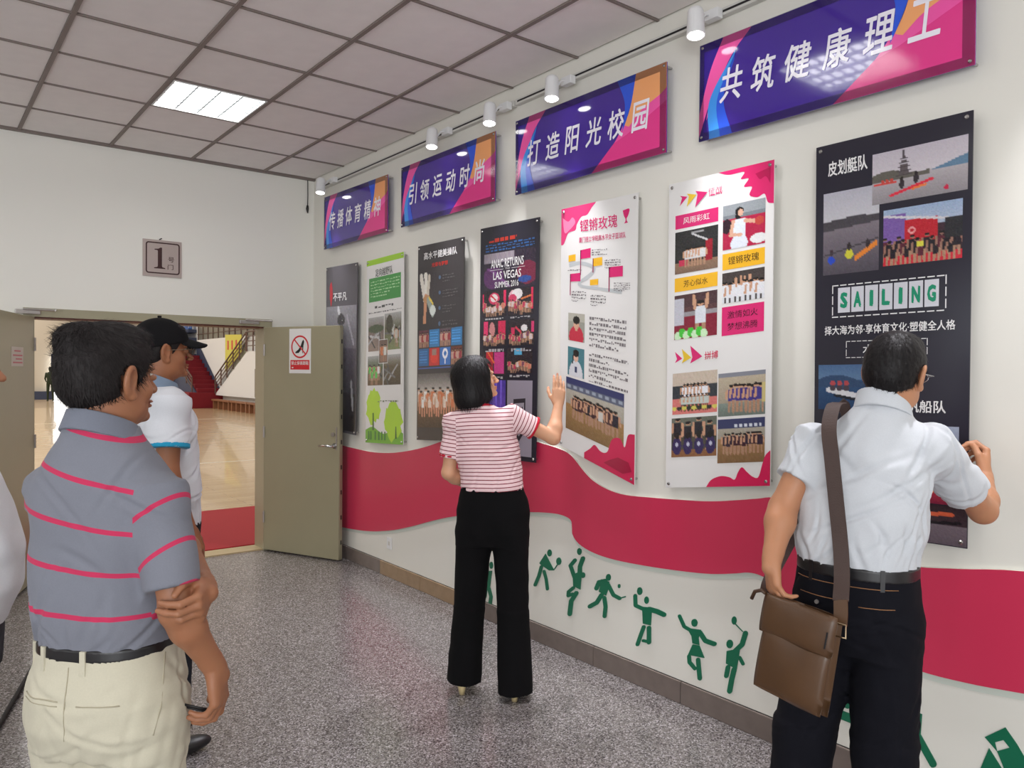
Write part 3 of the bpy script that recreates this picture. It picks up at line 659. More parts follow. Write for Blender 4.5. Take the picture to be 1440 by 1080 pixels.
# ---- poster 4: ANAC
s = Panel('event_poster', [(4.040, 2.508), (3.453, 2.495), (3.470, 1.06), (4.042, 1.05)], M['panel_black'], 'black poster lettered LAS VEGAS with pink cheerleading photos, behind the woman\'s head', GP)
s.vm = ([0, .075, .10, .108, .165, .185, .196, .236, .249, .267, .308, .324, .352, .366, .375, .51, .545, .68, .70, .835, .865, .985, 1], [0, .05, .07, .075, .112, .117, .145, .182, .189, .198, .232, .242, .268, .275, .28, .39, .41, .517, .54, .64, .664, .98, 1])
s.lines(0.16, 0.075, 0.64, 0.10, 1, C(176, 52, 40), 2, seed=2, cw=.03, fill=.8, ragged=False); s.lines(0.10, 0.108, 0.93, 0.165, 3, C(50, 92, 150), 2, seed=3, cw=.025, fill=.55, ragged=False)
im = Img(60, 40, (50, 40, 56)); im.rect(0, .0, .6, .14, (150, 140, 150)); im.ell(.2, .6, .2, .35, (90, 50, 96)); im.ell(.85, .55, .2, .35, (120, 40, 66)); im.ell(.8, .75, .12, .1, (50, 80, 150)); im.line(.1, .3, .5, .9, .03, (120, 70, 130)); im.noise(10, 30)
s.photo(0.07, 0.185, 0.95, 0.365, im)
s.text('ANAC RETURNS', 0.20, 0.196, 0.76, 0.236, WHITE, 2, off=0.01); s.text('TO', 0.45, 0.243, 0.53, 0.256, WHITE, 2); s.text('LAS VEGAS', 0.24, 0.267, 0.72, 0.308, WHITE, 2, off=0.012); s.text('SUMMER 2016', 0.27, 0.324, 0.68, 0.352, WHITE, 2, off=0.008)
s.rect(0.18, 0.249, 0.42, 0.252, WHITE, 'printed_rule', 2); s.rect(0.56, 0.249, 0.78, 0.252, WHITE, 'printed_rule', 2)
def cheer(seed, kind):
    im = Img(44, 40, (44, 34, 42)); r = random.Random(seed)
    if kind == 0: im.rect(.0, .1, .07, .75, (214, 50, 90)); im.rect(.88, .0, 1, .62, (220, 52, 96)); im.ell(.5, .3, .22, .22, (206, 60, 96)); im.ell(.5, .28, .15, .15, (226, 216, 214)); im.line(.4, .2, .56, .36, .03, (206, 40, 60))
    if kind == 1: im.ell(.25, .28, .2, .24, (226, 180, 190)); im.ell(.38, .2, .2, .2, (228, 222, 222)); im.ell(.2, .36, .16, .16, (206, 60, 100)); im.rect(.92, .0, 1, .8, (214, 44, 84)); im.line(.55, .4, .9, .3, .03, (214, 120, 70)); im.rect(.1, .62, .6, .78, (120, 30, 60))
    if kind == 2: im.rect(.05, 0, .22, .6, (220, 60, 110)); im.rect(.66, 0, .95, .7, (206, 44, 84)); im.ell(.4, .35, .12, .3, (196, 130, 130))
    if kind == 3: im.rect(.12, .3, .26, .7, (206, 50, 90)); im.rect(.88, .1, 1, .5, (206, 60, 110)); im.ell(.62, .34, .12, .13, (226, 220, 220)); im.line(.3, .3, .5, .5, .04, (206, 60, 80))
    if kind == 4: im.rect(.15, 0, .45, .9, (186, 34, 52)); im.rect(.5, .05, .9, .95, (196, 60, 130)); im.line(.2, .0, .5, .5, .03, (220, 100, 60))
    if kind == 5: im.rect(.3, .02, .6, .25, (90, 170, 210))
    if kind < 4 or kind == 5:
        for k in range(8): im.person(.1 + k * .11, .5 + r.uniform(-.12, .1), .42, r.choice([(190, 60, 90), (206, 190, 190), (120, 70, 90), (200, 120, 100)]))
    return im.noise(12, seed)
for i, (u, v) in enumerate(((0.05, 0.375), (0.50, 0.375), (0.06, 0.545), (0.52, 0.545), (0.06, 0.70), (0.50, 0.69))):
    s.photo(u, v, u + .42, v + .135, cheer(31 + i, i)); s.lines(u + .05, v + .143, u + .38, v + .158, 1, C(170, 166, 170), 2, seed=i, cw=.018, fill=.8, ragged=False)
im = Img(30, 40, (90, 60, 150)); im.grad(0, 1, (70, 50, 150), (150, 100, 210)); 
for k in range(4): im.line(.2 + k * .2, 0, .25 + k * .18, 1, .02, (120, 90, 210))
im.noise(6, 40); s.photo(0.06, 0.865, 0.48, 0.985, im)
s.rect(0.51, 0.865, 0.93, 0.985, C(150, 142, 156))
s.poly([(0.62, 0.895), (0.82, 0.893), (0.82, 0.935), (0.79, 0.95), (0.72, 0.962), (0.65, 0.95), (0.62, 0.936)], C(50, 44, 54), 'printed_shield', 2); s.poly([(0.64, 0.902), (0.80, 0.900), (0.80, 0.932), (0.78, 0.944), (0.72, 0.954), (0.66, 0.944), (0.64, 0.932)], C(160, 152, 164), 'printed_shield', 3); s.lines(0.66, 0.905, 0.78, 0.945, 5, C(50, 44, 54), 4, seed=9, cw=.015, fill=.7)

# ---- poster 3: aerobics team
s = Panel('event_poster', [(4.811, 2.490), (4.225, 2.483), (4.233, 1.13), (4.814, 1.097)], mat('charcoal_printed_panel', C(60, 56, 58), 0.18), 'charcoal poster with white trophy photo at left and rows of gymnasts below', GP)
s.vm = ([0, .055, .108, .128, .160, .19, .445, .47, .66, .672, .70, .985, 1], [0, .038, .076, .098, .120, .141, .403, .436, .620, .628, .66, .935, 1])
s.text('高水平健美操队', 0.14, 0.055, 0.86, 0.108, WHITE, 2, off=0.012); s.text('光荣与梦想', 0.32, 0.128, 0.67, 0.160, C(214, 50, 44), 2, off=0.01)
im = Img(30, 60, (60, 56, 58)); im.line(.15, .1, .35, .5, .09, (222, 216, 206)); im.line(.4, .06, .45, .5, .09, (230, 226, 216)); im.line(.6, .12, .5, .5, .07, (206, 196, 180)); im.line(.4, .5, .35, .95, .08, (206, 146, 110)); im.ell(.46, .52, .2, .08, (190, 140, 96)); im.line(.55, .55, .8, .8, .08, (150, 160, 150)); im.ell(.8, .75, .16, .1, (206, 212, 206)); im.line(.6, .5, .8, .62, .03, (216, 190, 80)); im.noise(4, 50)
s.photo(0.03, 0.19, 0.42, 0.445, im)
for k in range(4): s.poly([(0.50 + .025 * math.cos(t), 0.225 + .075 * k + .010 * math.sin(t)) for t in np.linspace(0, 6.28, 9)[:-1]], C(84, 104, 130), 'printed_dot', 2); s.lines(0.56, 0.212 + .075 * k, 0.88, 0.255 + .075 * k, 3, C(92, 88, 90), 2, seed=k, cw=.02, fill=.4)
cells = [((100, 60, 70), 1), ((60, 120, 170), 0), ((100, 80, 90), 1), ((60, 120, 170), 0), ((50, 100, 150), 0), ((190, 50, 50), 2), ((60, 110, 180), 3), ((110, 60, 50), 1)]
for k, (c, kd) in enumerate(cells):
    u = 0.04 + (k % 4) * 0.238; v = 0.47 + (k // 4) * 0.098
    im = Img(24, 24, c)
    if kd == 1:
        for q in range(4): im.person(.15 + q * .23, .15, .8, (150, 60, 70) if q % 2 else (190, 150, 140))
    if kd == 2: im.ell(.5, .55, .35, .3, (214, 60, 50)); im.rect(.3, .1, .7, .4, (150, 120, 110))
    if kd == 3: im.ell(.5, .35, .25, .28, (226, 230, 236)); im.line(.5, .5, .5, .85, .06, (226, 230, 236)); im.ell(.5, .35, .12, .14, (60, 110, 180))
    if kd == 0:
        for q in range(5): im.rect(.1, .15 + q * .15, .85, .2 + q * .15, tuple(min(255, x * 1.35) for x in c))
    im.noise(6, 60 + k); s.photo(u, v, u + .225, v + .092, im, 1)
s.rect(0.03, 0.672, 0.75, 0.678, C(70, 90, 150), 'printed_rule', 2)
im = Img(70, 54, (80, 70, 66)); im.grad(0, .3, (88, 84, 82), (176, 168, 160)); im.grad(.3, .62, (190, 180, 170), (170, 130, 96)); im.grad(.62, 1, (120, 92, 66), (70, 56, 46))
for k in range(18): im.person(.03 + k * .056, .26 + (k % 3) * .05, .42, random.choice([(226, 206, 190), (206, 120, 80), (230, 226, 220)]), leg=(206, 140, 110))
im.noise(8, 70); s.photo(0.02, 0.70, 0.98, 0.985, im)

# ---- poster 2: orienteering, lime trees
s = Panel('event_poster', [(5.598, 2.470), (5.014, 2.478), (5.006, 1.046), (5.605, 1.018)], M['panel_white'], 'white poster with lime green top strip and lime trees at its foot', GP)
s.vm = ([0, .035, .072, .118, .14, .268, .292, .325, .355, .49, .545, .565, .605, .73, .80, .94, 1], [0, .030, .055, .098, .101, .231, .252, .285, .316, .445, .50, .526, .565, .686, .765, .93, 1])
LIME = C(158, 206, 50)
s.rect(0.0, 0.0, 1.0, 0.035, LIME, 'colour_block', 2)
s.text('定向越野队', 0.25, 0.072, 0.72, 0.118, C(60, 66, 60), 2, off=0.006)
s.rect(0.07, 0.14, 0.93, 0.268, C(70, 150, 74)); s.lines(0.12, 0.155, 0.90, 0.25, 6, C(170, 214, 160), 2, seed=4, cw=.03, fill=.4)
s.lines(0.24, 0.292, 0.74, 0.31, 1, C(90, 90, 90), 2, seed=5, cw=.03, ragged=False, fill=.7); s.lines(0.07, 0.325, 0.95, 0.337, 1, C(110, 110, 110), 2, seed=6, cw=.02, ragged=False)
def field(seed, a, b_):
    im = Img(36, 40, a); im.grad(0, .4, (176, 176, 176), a); im.grad(.4, 1, a, b_); r = random.Random(seed)
    for k in range(6): im.line(r.random(), r.uniform(.3, .6), r.random(), r.uniform(.5, 1), .03, (r.randint(70, 200),) * 3)
    return im
im = field(1, (128, 116, 110), (150, 130, 120)); im.ell(.5, .35, .5, .12, (90, 100, 80)); im.noise(10, 80); s.photo(0.06, 0.355, 0.49, 0.545, im)
im = field(2, (110, 108, 90), (130, 140, 96)); im.line(.2, .1, .75, .8, .05, (196, 196, 190)); im.person(.7, .4, .5, (196, 190, 180)); im.ell(.3, .3, .2, .25, (80, 78, 66)); im.noise(10, 81); s.photo(0.51, 0.345, 0.945, 0.545, im)
im = field(3, (84, 96, 70), (110, 84, 60)); 
for k in range(5): im.person(.15 + k * .14, .3 + (k % 2) * .15, .5, random.choice([(226, 226, 226), (80, 100, 180), (90, 190, 90)]))
im.noise(10, 82); s.photo(0.05, 0.565, 0.47, 0.73, im)
im = field(4, (96, 86, 66), (76, 66, 52)); im.noise(10, 83); s.photo(0.49, 0.565, 0.93, 0.73, im)
im = Img(20, 34, (120, 100, 90)); im.person(.35, .2, .7, (206, 120, 80)); im.person(.7, .2, .7, (214, 214, 206)); im.noise(8, 84); s.photo(0.37, 0.49, 0.59, 0.605, im, 2); s.frame(0.36, 0.485, 0.60, 0.61, 0.004, WHITE, 0, 3)
s.lines(0.34, 0.80, 0.88, 0.815, 1, C(110, 120, 100), 4, seed=8, cw=.03, ragged=False)
def blob(cx, cy, rx, ry, seed, n=26):
    r = random.Random(seed); return [(cx + rx * math.cos(t) * r.uniform(.8, 1.12), cy + ry * math.sin(t) * r.uniform(.8, 1.12)) for t in [2 * math.pi * k / n for k in range(n)]]
s.poly([(0.0, 0.94)] + arc([(0.0, 0.94), (0.2, 0.925), (0.5, 0.955), (0.8, 0.93), (1.0, 0.95)], 6) + [(1, 1), (0, 1)], C(112, 176, 56), 'printed_ground', 1)
s.poly(blob(0.21, 0.83, 0.21, 0.085, 1), C(182, 220, 60), 'printed_tree', 1); s.poly(blob(0.74, 0.90, 0.24, 0.085, 2), C(170, 212, 56), 'printed_tree', 2)
s.poly([(0.20, 0.86), (0.23, 0.86), (0.235, 0.94), (0.195, 0.94)], C(60, 100, 50), 'printed_trunk', 3); s.poly([(0.81, 0.92), (0.83, 0.92), (0.84, 0.975), (0.80, 0.975)], C(60, 100, 50), 'printed_trunk', 3)
for k, u in enumerate((0.08, 0.14, 0.26, 0.36, 0.44, 0.52)): s.poly([(u, 0.945), (u + .03, 0.945), (u + .035, 0.985), (u - .005, 0.985)], C(60, 120, 60), 'printed_figure', 3)

# ---- poster 1: dark, partly behind the door leaf
s = Panel('event_poster', [(6.358, 2.494), (5.759, 2.479), (5.781, 1.064), (6.357, 1.08)], mat('slate_printed_panel', C(84, 80, 86), 0.2), 'dark grey poster nearest the corner, partly hidden by the open door leaf', GP)
s.vm = ([0, .12, .185, .245, .262, .30, 1], [0, .085, .163, .212, .243, .28, 1])
s.text('青春', 0.12, 0.10, 0.22, 0.30, C(190, 40, 50), 2) if False else s.poly(blob(0.17, 0.19, 0.055, 0.075, 7, 14), C(176, 40, 52), 'printed_seal', 2)
s.text('不平凡', 0.24, 0.185, 0.68, 0.245, WHITE, 2, off=0.01)
im = Img(50, 90, (80, 76, 84)); im.grad(0, .35, (140, 138, 144), (112, 108, 116)); im.grad(.35, .7, (92, 86, 96), (60, 58, 66)); im.grad(.7, 1, (50, 46, 54), (34, 32, 38))
im.line(.4, .02, .55, .2, .03, (200, 200, 205)); im.ell(.5, .12, .12, .05, (60, 58, 62)); im.line(.55, .2, .45, .35, .03, (70, 66, 72)); im.line(.7, .1, .9, .3, .02, (160, 156, 164)); im.line(.85, .62, .9, .8, .03, (150, 150, 156)); im.noise(8, 90)
s.photo(0.02, 0.262, 0.985, 0.985, im, 1)

# ---- crimson ribbon (raised board) and the green sports figures
RIB_TOP = [(6.246, 0.963), (6.038, 0.954), (5.589, 0.944), (5.263, 0.961), (4.974, 1.002), (4.725, 1.053), (4.494, 1.111), (4.193, 1.157), (3.881, 1.188), (3.597, 1.191), (3.432, 1.174), (3.276, 1.153), (3.198, 1.128), (3.145, 1.093), (3.087, 1.048), (3.014, 1.005), (2.905, 0.972), (2.776, 0.959), (2.583, 0.97), (2.404, 0.983), (2.237, 0.999), (2.082, 1.026), (1.987, 1.045), (1.903, 1.06), (1.769, 1.042), (1.553, 0.938), (1.413, 0.887), (1.308, 0.884), (1.162, 0.906), (0.963, 0.939), (0.6, 0.96), (0.2, 0.92)]
RIB_BOT = [(6.238, 0.249), (6.03, 0.258), (5.704, 0.288), (5.462, 0.322), (5.179, 0.38), (4.916, 0.45), (4.624, 0.538), (4.355, 0.609), (3.95, 0.693), (3.591, 0.75), (3.394, 0.775), (3.271, 0.781), (3.193, 0.765), (3.18, 0.723), (3.174, 0.684), (3.121, 0.642), (3.008, 0.615), (2.848, 0.608), (2.625, 0.62), (2.399, 0.641), (2.232, 0.663), (2.096, 0.694), (2.033, 0.711), (1.968, 0.712), (1.897, 0.687), (1.699, 0.591), (1.49, 0.52), (1.302, 0.503), (1.132, 0.51), (0.957, 0.531), (0.6, 0.58), (0.2, 0.6)]
poly2 = arc([(6.60, 0.98)] + RIB_TOP, 4) + arc([(6.60, 0.25)] + RIB_BOT, 4)[::-1]
def tess(poly, x0, x1, name, mats, parent=None, **kw):
    bm = bmesh.new(); vs = [bm.verts.new((x0, y, z)) for y, z in poly]; es = [bm.edges.new((vs[i], vs[(i + 1) % len(vs)])) for i in range(len(vs))]
    r = bmesh.ops.triangle_fill(bm, use_beauty=True, edges=es)
    ext = bmesh.ops.extrude_face_region(bm, geom=list(bm.faces))
    bmesh.ops.translate(bm, vec=(x1 - x0, 0, 0), verts=[e for e in ext['geom'] if isinstance(e, bmesh.types.BMVert)])
    bmesh.ops.recalc_face_normals(bm, faces=bm.faces)
    me = bpy.data.meshes.new(name); bm.to_mesh(me); bm.free()
    for m_ in mats: me.materials.append(m_)
    for p in me.polygons: p.material_index = 0 if abs(p.normal.x) > 0.9 or len(mats) == 1 else 1
    o = bpy.data.objects.new(name, me); return link(o, parent, **kw)
ribbon = tess(poly2, W - 0.001, W - 0.014, 'wavy_wall_band', [M['ribbon'], M['ribbon_edge']], label='long wavy crimson band running along the wall below the posters', cat='wall decoration')
rim = arc([(6.60, 0.25)] + RIB_BOT, 4)
pal = [(y, z - 0.0010) for y, z in rim] + [(y, z - 0.026) for y, z in reversed(rim)]
tess(pal, W - 0.001, W - 0.004, 'band_underlay', [mat('pale_grey_band', C(206, 212, 202), 0.5)], ribbon, label='thin pale strip under the lower edge')
FIGURES = [
('green running figure mostly hidden behind the black trouser legs', [[(3.929,0.360),(3.931,0.351),(3.935,0.343),(3.941,0.336),(3.949,0.333),(3.957,0.333),(3.963,0.337),(3.968,0.343),(3.969,0.352),(3.968,0.361),(3.964,0.369),(3.957,0.375),(3.950,0.378),(3.942,0.378),(3.935,0.374),(3.931,0.368)],
 [(4.030,0.303),(3.940,0.322),(3.961,0.204),(4.028,0.189)],
 [(3.998,0.141),(4.003,0.133),(4.013,0.128),(4.024,0.126),(4.032,0.129),(4.034,0.135),(4.024,0.191),(4.019,0.198),(4.009,0.204),(3.998,0.205),(3.990,0.203),(3.988,0.197)],
 [(4.045,0.072),(4.053,0.065),(4.064,0.062),(4.074,0.062),(4.080,0.067),(4.078,0.074),(4.033,0.139),(4.025,0.145),(4.014,0.149),(4.004,0.148),(3.998,0.144),(4.000,0.137)],
 [(3.932,0.160),(3.932,0.153),(3.939,0.147),(3.950,0.143),(3.960,0.143),(3.966,0.147),(3.989,0.195),(3.989,0.202),(3.982,0.208),(3.971,0.212),(3.961,0.212),(3.955,0.208)],
 [(3.942,0.101),(3.946,0.094),(3.956,0.088),(3.967,0.086),(3.975,0.089),(3.977,0.095),(3.967,0.151),(3.962,0.158),(3.952,0.163),(3.941,0.165),(3.933,0.162),(3.931,0.156)]]),
('green decal of a leaning player holding a small racket', [[(3.363,0.545),(3.364,0.537),(3.368,0.530),(3.375,0.524),(3.382,0.521),(3.390,0.521),(3.397,0.524),(3.401,0.530),(3.403,0.538),(3.401,0.546),(3.397,0.553),(3.391,0.559),(3.383,0.562),(3.375,0.562),(3.369,0.559),(3.364,0.553)],
 [(3.418,0.531),(3.473,0.464),(3.460,0.457),(3.385,0.439),(3.339,0.449),(3.373,0.482)],
 [(3.461,0.388),(3.466,0.382),(3.475,0.378),(3.484,0.377),(3.490,0.381),(3.491,0.387),(3.469,0.445),(3.464,0.452),(3.455,0.455),(3.446,0.456),(3.440,0.452),(3.440,0.446)],
 [(3.496,0.326),(3.502,0.320),(3.511,0.317),(3.520,0.317),(3.525,0.321),(3.524,0.327),(3.490,0.388),(3.484,0.394),(3.475,0.397),(3.466,0.397),(3.461,0.393),(3.462,0.386)],
 [(3.398,0.388),(3.398,0.383),(3.403,0.377),(3.411,0.374),(3.418,0.375),(3.423,0.378),(3.442,0.419),(3.442,0.424),(3.437,0.430),(3.429,0.433),(3.421,0.432),(3.417,0.429)],
 [(3.385,0.331),(3.387,0.326),(3.393,0.321),(3.401,0.318),(3.408,0.319),(3.411,0.323),(3.423,0.379),(3.422,0.385),(3.416,0.389),(3.408,0.392),(3.401,0.391),(3.397,0.387)],
 [(3.279,0.513),(3.281,0.505),(3.285,0.497),(3.292,0.491),(3.300,0.488),(3.308,0.488),(3.315,0.491),(3.320,0.497),(3.322,0.505),(3.320,0.514),(3.316,0.521),(3.309,0.527),(3.301,0.531),(3.293,0.531),(3.286,0.527),(3.281,0.521)],
 [(3.316,0.487),(3.314,0.488),(3.312,0.489),(3.310,0.489),(3.309,0.487),(3.310,0.486),(3.336,0.454),(3.338,0.453),(3.340,0.452),(3.342,0.453),(3.343,0.454),(3.342,0.455)]]),
('green decal of a player bent backwards clutching a ball', [[(3.112,0.601),(3.113,0.593),(3.117,0.586),(3.123,0.580),(3.130,0.578),(3.137,0.578),(3.143,0.581),(3.147,0.587),(3.149,0.594),(3.147,0.602),(3.143,0.609),(3.137,0.614),(3.130,0.617),(3.123,0.617),(3.117,0.614),(3.113,0.608)],
 [(3.190,0.500),(3.198,0.495),(3.208,0.493),(3.215,0.496),(3.218,0.502),(3.214,0.508),(3.177,0.546),(3.169,0.551),(3.159,0.553),(3.152,0.550),(3.150,0.544),(3.153,0.537)],
 [(3.166,0.474),(3.166,0.468),(3.172,0.461),(3.180,0.457),(3.190,0.457),(3.195,0.461),(3.217,0.498),(3.217,0.504),(3.211,0.511),(3.202,0.515),(3.193,0.514),(3.187,0.510)],
 [(3.139,0.428),(3.138,0.421),(3.144,0.415),(3.152,0.411),(3.161,0.411),(3.167,0.414),(3.195,0.461),(3.196,0.467),(3.190,0.474),(3.181,0.478),(3.172,0.478),(3.166,0.474)],
 [(3.108,0.514),(3.114,0.507),(3.124,0.503),(3.134,0.503),(3.140,0.508),(3.140,0.515),(3.117,0.565),(3.111,0.572),(3.101,0.576),(3.091,0.576),(3.085,0.571),(3.085,0.564)],
 [(3.110,0.465),(3.113,0.457),(3.122,0.451),(3.132,0.450),(3.140,0.452),(3.143,0.459),(3.141,0.511),(3.137,0.519),(3.128,0.524),(3.118,0.526),(3.110,0.523),(3.107,0.517)],
 [(3.082,0.476),(3.083,0.469),(3.086,0.463),(3.092,0.459),(3.098,0.456),(3.104,0.456),(3.110,0.458),(3.113,0.463),(3.115,0.469),(3.114,0.475),(3.110,0.481),(3.105,0.486),(3.098,0.488),(3.092,0.488),(3.087,0.486),(3.083,0.482)],
 [(3.181,0.459),(3.107,0.495),(3.119,0.387),(3.176,0.395)],
 [(3.205,0.349),(3.213,0.346),(3.221,0.345),(3.227,0.349),(3.227,0.354),(3.222,0.360),(3.185,0.389),(3.177,0.393),(3.169,0.393),(3.163,0.389),(3.163,0.384),(3.168,0.378)],
 [(3.203,0.333),(3.207,0.327),(3.214,0.322),(3.222,0.321),(3.229,0.323),(3.231,0.328),(3.228,0.353),(3.224,0.359),(3.217,0.363),(3.208,0.365),(3.202,0.362),(3.200,0.357)],
 [(3.183,0.356),(3.175,0.357),(3.168,0.356),(3.166,0.351),(3.168,0.345),(3.175,0.340),(3.213,0.323),(3.221,0.321),(3.228,0.323),(3.231,0.327),(3.228,0.334),(3.221,0.339)],
 [(3.178,0.302),(3.186,0.295),(3.196,0.292),(3.205,0.294),(3.210,0.300),(3.207,0.307),(3.165,0.364),(3.157,0.371),(3.146,0.373),(3.138,0.372),(3.134,0.366),(3.136,0.358)],
 [(3.186,0.232),(3.191,0.225),(3.200,0.219),(3.210,0.217),(3.218,0.220),(3.221,0.226),(3.209,0.302),(3.205,0.310),(3.196,0.315),(3.185,0.317),(3.178,0.314),(3.175,0.307)]]),
('green decal of a striding player reaching a low arm to a small ball', [[(2.885,0.505),(2.886,0.498),(2.890,0.491),(2.896,0.486),(2.903,0.483),(2.910,0.482),(2.916,0.485),(2.920,0.490),(2.922,0.497),(2.920,0.505),(2.916,0.512),(2.910,0.517),(2.903,0.520),(2.896,0.520),(2.890,0.517),(2.886,0.512)],
 [(2.971,0.450),(2.981,0.448),(2.988,0.451),(2.990,0.458),(2.987,0.465),(2.978,0.470),(2.931,0.488),(2.922,0.490),(2.914,0.487),(2.912,0.481),(2.916,0.474),(2.924,0.468)],
 [(2.978,0.421),(2.984,0.415),(2.994,0.411),(3.003,0.411),(3.009,0.416),(3.008,0.423),(2.989,0.461),(2.983,0.468),(2.974,0.472),(2.964,0.471),(2.959,0.466),(2.960,0.459)],
 [(2.954,0.481),(2.895,0.480),(2.901,0.443),(2.919,0.400),(2.974,0.409)],
 [(2.853,0.423),(2.852,0.417),(2.855,0.411),(2.863,0.407),(2.871,0.406),(2.877,0.409),(2.916,0.455),(2.918,0.461),(2.914,0.467),(2.906,0.472),(2.898,0.473),(2.892,0.470)],
 [(2.813,0.419),(2.808,0.416),(2.806,0.410),(2.810,0.404),(2.818,0.400),(2.826,0.399),(2.871,0.406),(2.877,0.409),(2.878,0.415),(2.875,0.421),(2.867,0.425),(2.859,0.426)],
 [(2.781,0.430),(2.778,0.431),(2.776,0.430),(2.775,0.428),(2.776,0.426),(2.778,0.424),(2.818,0.406),(2.821,0.405),(2.824,0.406),(2.825,0.408),(2.824,0.410),(2.821,0.412)],
 [(2.815,0.475),(2.815,0.470),(2.817,0.466),(2.820,0.463),(2.823,0.462),(2.827,0.462),(2.830,0.463),(2.832,0.467),(2.832,0.471),(2.832,0.475),(2.830,0.479),(2.827,0.482),(2.824,0.483),(2.820,0.483),(2.817,0.482),(2.815,0.479)],
 [(2.974,0.344),(2.981,0.338),(2.991,0.335),(2.999,0.337),(3.003,0.342),(3.001,0.350),(2.967,0.398),(2.959,0.404),(2.950,0.407),(2.941,0.405),(2.937,0.400),(2.940,0.393)],
 [(3.034,0.304),(3.043,0.301),(3.053,0.301),(3.058,0.306),(3.056,0.313),(3.050,0.320),(2.995,0.355),(2.986,0.359),(2.977,0.358),(2.972,0.353),(2.973,0.346),(2.979,0.339)],
 [(2.907,0.343),(2.909,0.337),(2.915,0.331),(2.923,0.328),(2.931,0.329),(2.935,0.334),(2.945,0.382),(2.943,0.388),(2.937,0.394),(2.929,0.397),(2.921,0.395),(2.917,0.391)],
 [(2.914,0.290),(2.918,0.283),(2.925,0.278),(2.934,0.277),(2.940,0.280),(2.942,0.285),(2.935,0.336),(2.931,0.343),(2.924,0.347),(2.915,0.349),(2.909,0.346),(2.907,0.341)]]),
('green decal of a player throwing a ball with one arm stretched right', [[(2.661,0.483),(2.662,0.475),(2.666,0.468),(2.672,0.462),(2.679,0.459),(2.686,0.459),(2.692,0.462),(2.696,0.468),(2.698,0.475),(2.696,0.483),(2.693,0.491),(2.687,0.496),(2.680,0.499),(2.673,0.499),(2.667,0.496),(2.663,0.491)],
 [(2.617,0.447),(2.618,0.440),(2.622,0.433),(2.626,0.428),(2.632,0.425),(2.638,0.425),(2.643,0.428),(2.647,0.433),(2.648,0.440),(2.647,0.448),(2.644,0.454),(2.639,0.460),(2.633,0.463),(2.627,0.462),(2.622,0.460),(2.619,0.454)],
 [(2.694,0.403),(2.696,0.397),(2.702,0.391),(2.710,0.389),(2.717,0.391),(2.720,0.396),(2.723,0.444),(2.721,0.450),(2.715,0.456),(2.707,0.458),(2.700,0.456),(2.697,0.451)],
 [(2.641,0.403),(2.635,0.400),(2.633,0.395),(2.637,0.389),(2.643,0.384),(2.651,0.383),(2.712,0.389),(2.718,0.392),(2.719,0.397),(2.716,0.404),(2.709,0.408),(2.701,0.409)],
 [(2.555,0.417),(2.547,0.415),(2.543,0.408),(2.546,0.400),(2.554,0.394),(2.564,0.391),(2.619,0.390),(2.627,0.392),(2.631,0.399),(2.628,0.407),(2.620,0.413),(2.609,0.416)],
 [(2.513,0.412),(2.505,0.409),(2.503,0.402),(2.507,0.394),(2.516,0.388),(2.526,0.387),(2.566,0.391),(2.573,0.394),(2.575,0.402),(2.571,0.410),(2.563,0.415),(2.553,0.417)],
 [(2.661,0.404),(2.595,0.415),(2.602,0.324),(2.655,0.319)],
 [(2.656,0.258),(2.661,0.252),(2.668,0.249),(2.675,0.249),(2.680,0.252),(2.680,0.258),(2.661,0.304),(2.656,0.310),(2.648,0.313),(2.641,0.313),(2.637,0.309),(2.637,0.303)],
 [(2.678,0.204),(2.682,0.198),(2.690,0.194),(2.697,0.193),(2.702,0.197),(2.702,0.203),(2.680,0.258),(2.675,0.264),(2.668,0.268),(2.660,0.268),(2.656,0.264),(2.656,0.258)],
 [(2.600,0.276),(2.602,0.269),(2.609,0.263),(2.618,0.261),(2.625,0.263),(2.627,0.268),(2.628,0.305),(2.625,0.312),(2.618,0.317),(2.610,0.320),(2.603,0.318),(2.600,0.312)],
 [(2.599,0.239),(2.602,0.232),(2.609,0.227),(2.617,0.224),(2.624,0.226),(2.627,0.232),(2.627,0.268),(2.625,0.275),(2.618,0.281),(2.609,0.283),(2.602,0.281),(2.600,0.276)],
 [(2.607,0.246),(2.602,0.246),(2.599,0.242),(2.600,0.238),(2.605,0.233),(2.611,0.231),(2.652,0.226),(2.658,0.226),(2.660,0.230),(2.659,0.235),(2.655,0.239),(2.649,0.241)]]),
('green decal of a skirted dancer with one arm up and one leg bent', [[(2.312,0.413),(2.314,0.405),(2.317,0.398),(2.323,0.392),(2.330,0.389),(2.337,0.389),(2.343,0.391),(2.347,0.396),(2.349,0.403),(2.348,0.411),(2.344,0.418),(2.338,0.423),(2.331,0.426),(2.324,0.427),(2.318,0.424),(2.314,0.419)],
 [(2.382,0.380),(2.382,0.375),(2.385,0.369),(2.391,0.366),(2.397,0.365),(2.402,0.368),(2.430,0.411),(2.431,0.416),(2.428,0.421),(2.422,0.425),(2.415,0.425),(2.411,0.422)],
 [(2.338,0.373),(2.334,0.371),(2.333,0.366),(2.336,0.360),(2.342,0.357),(2.348,0.356),(2.397,0.365),(2.402,0.368),(2.403,0.373),(2.399,0.378),(2.393,0.382),(2.387,0.382)],
 [(2.375,0.372),(2.291,0.385),(2.305,0.342),(2.300,0.310),(2.341,0.307),(2.347,0.340)],
 [(2.256,0.349),(2.254,0.344),(2.256,0.337),(2.263,0.331),(2.271,0.329),(2.278,0.332),(2.309,0.362),(2.312,0.368),(2.309,0.375),(2.302,0.380),(2.294,0.382),(2.287,0.380)],
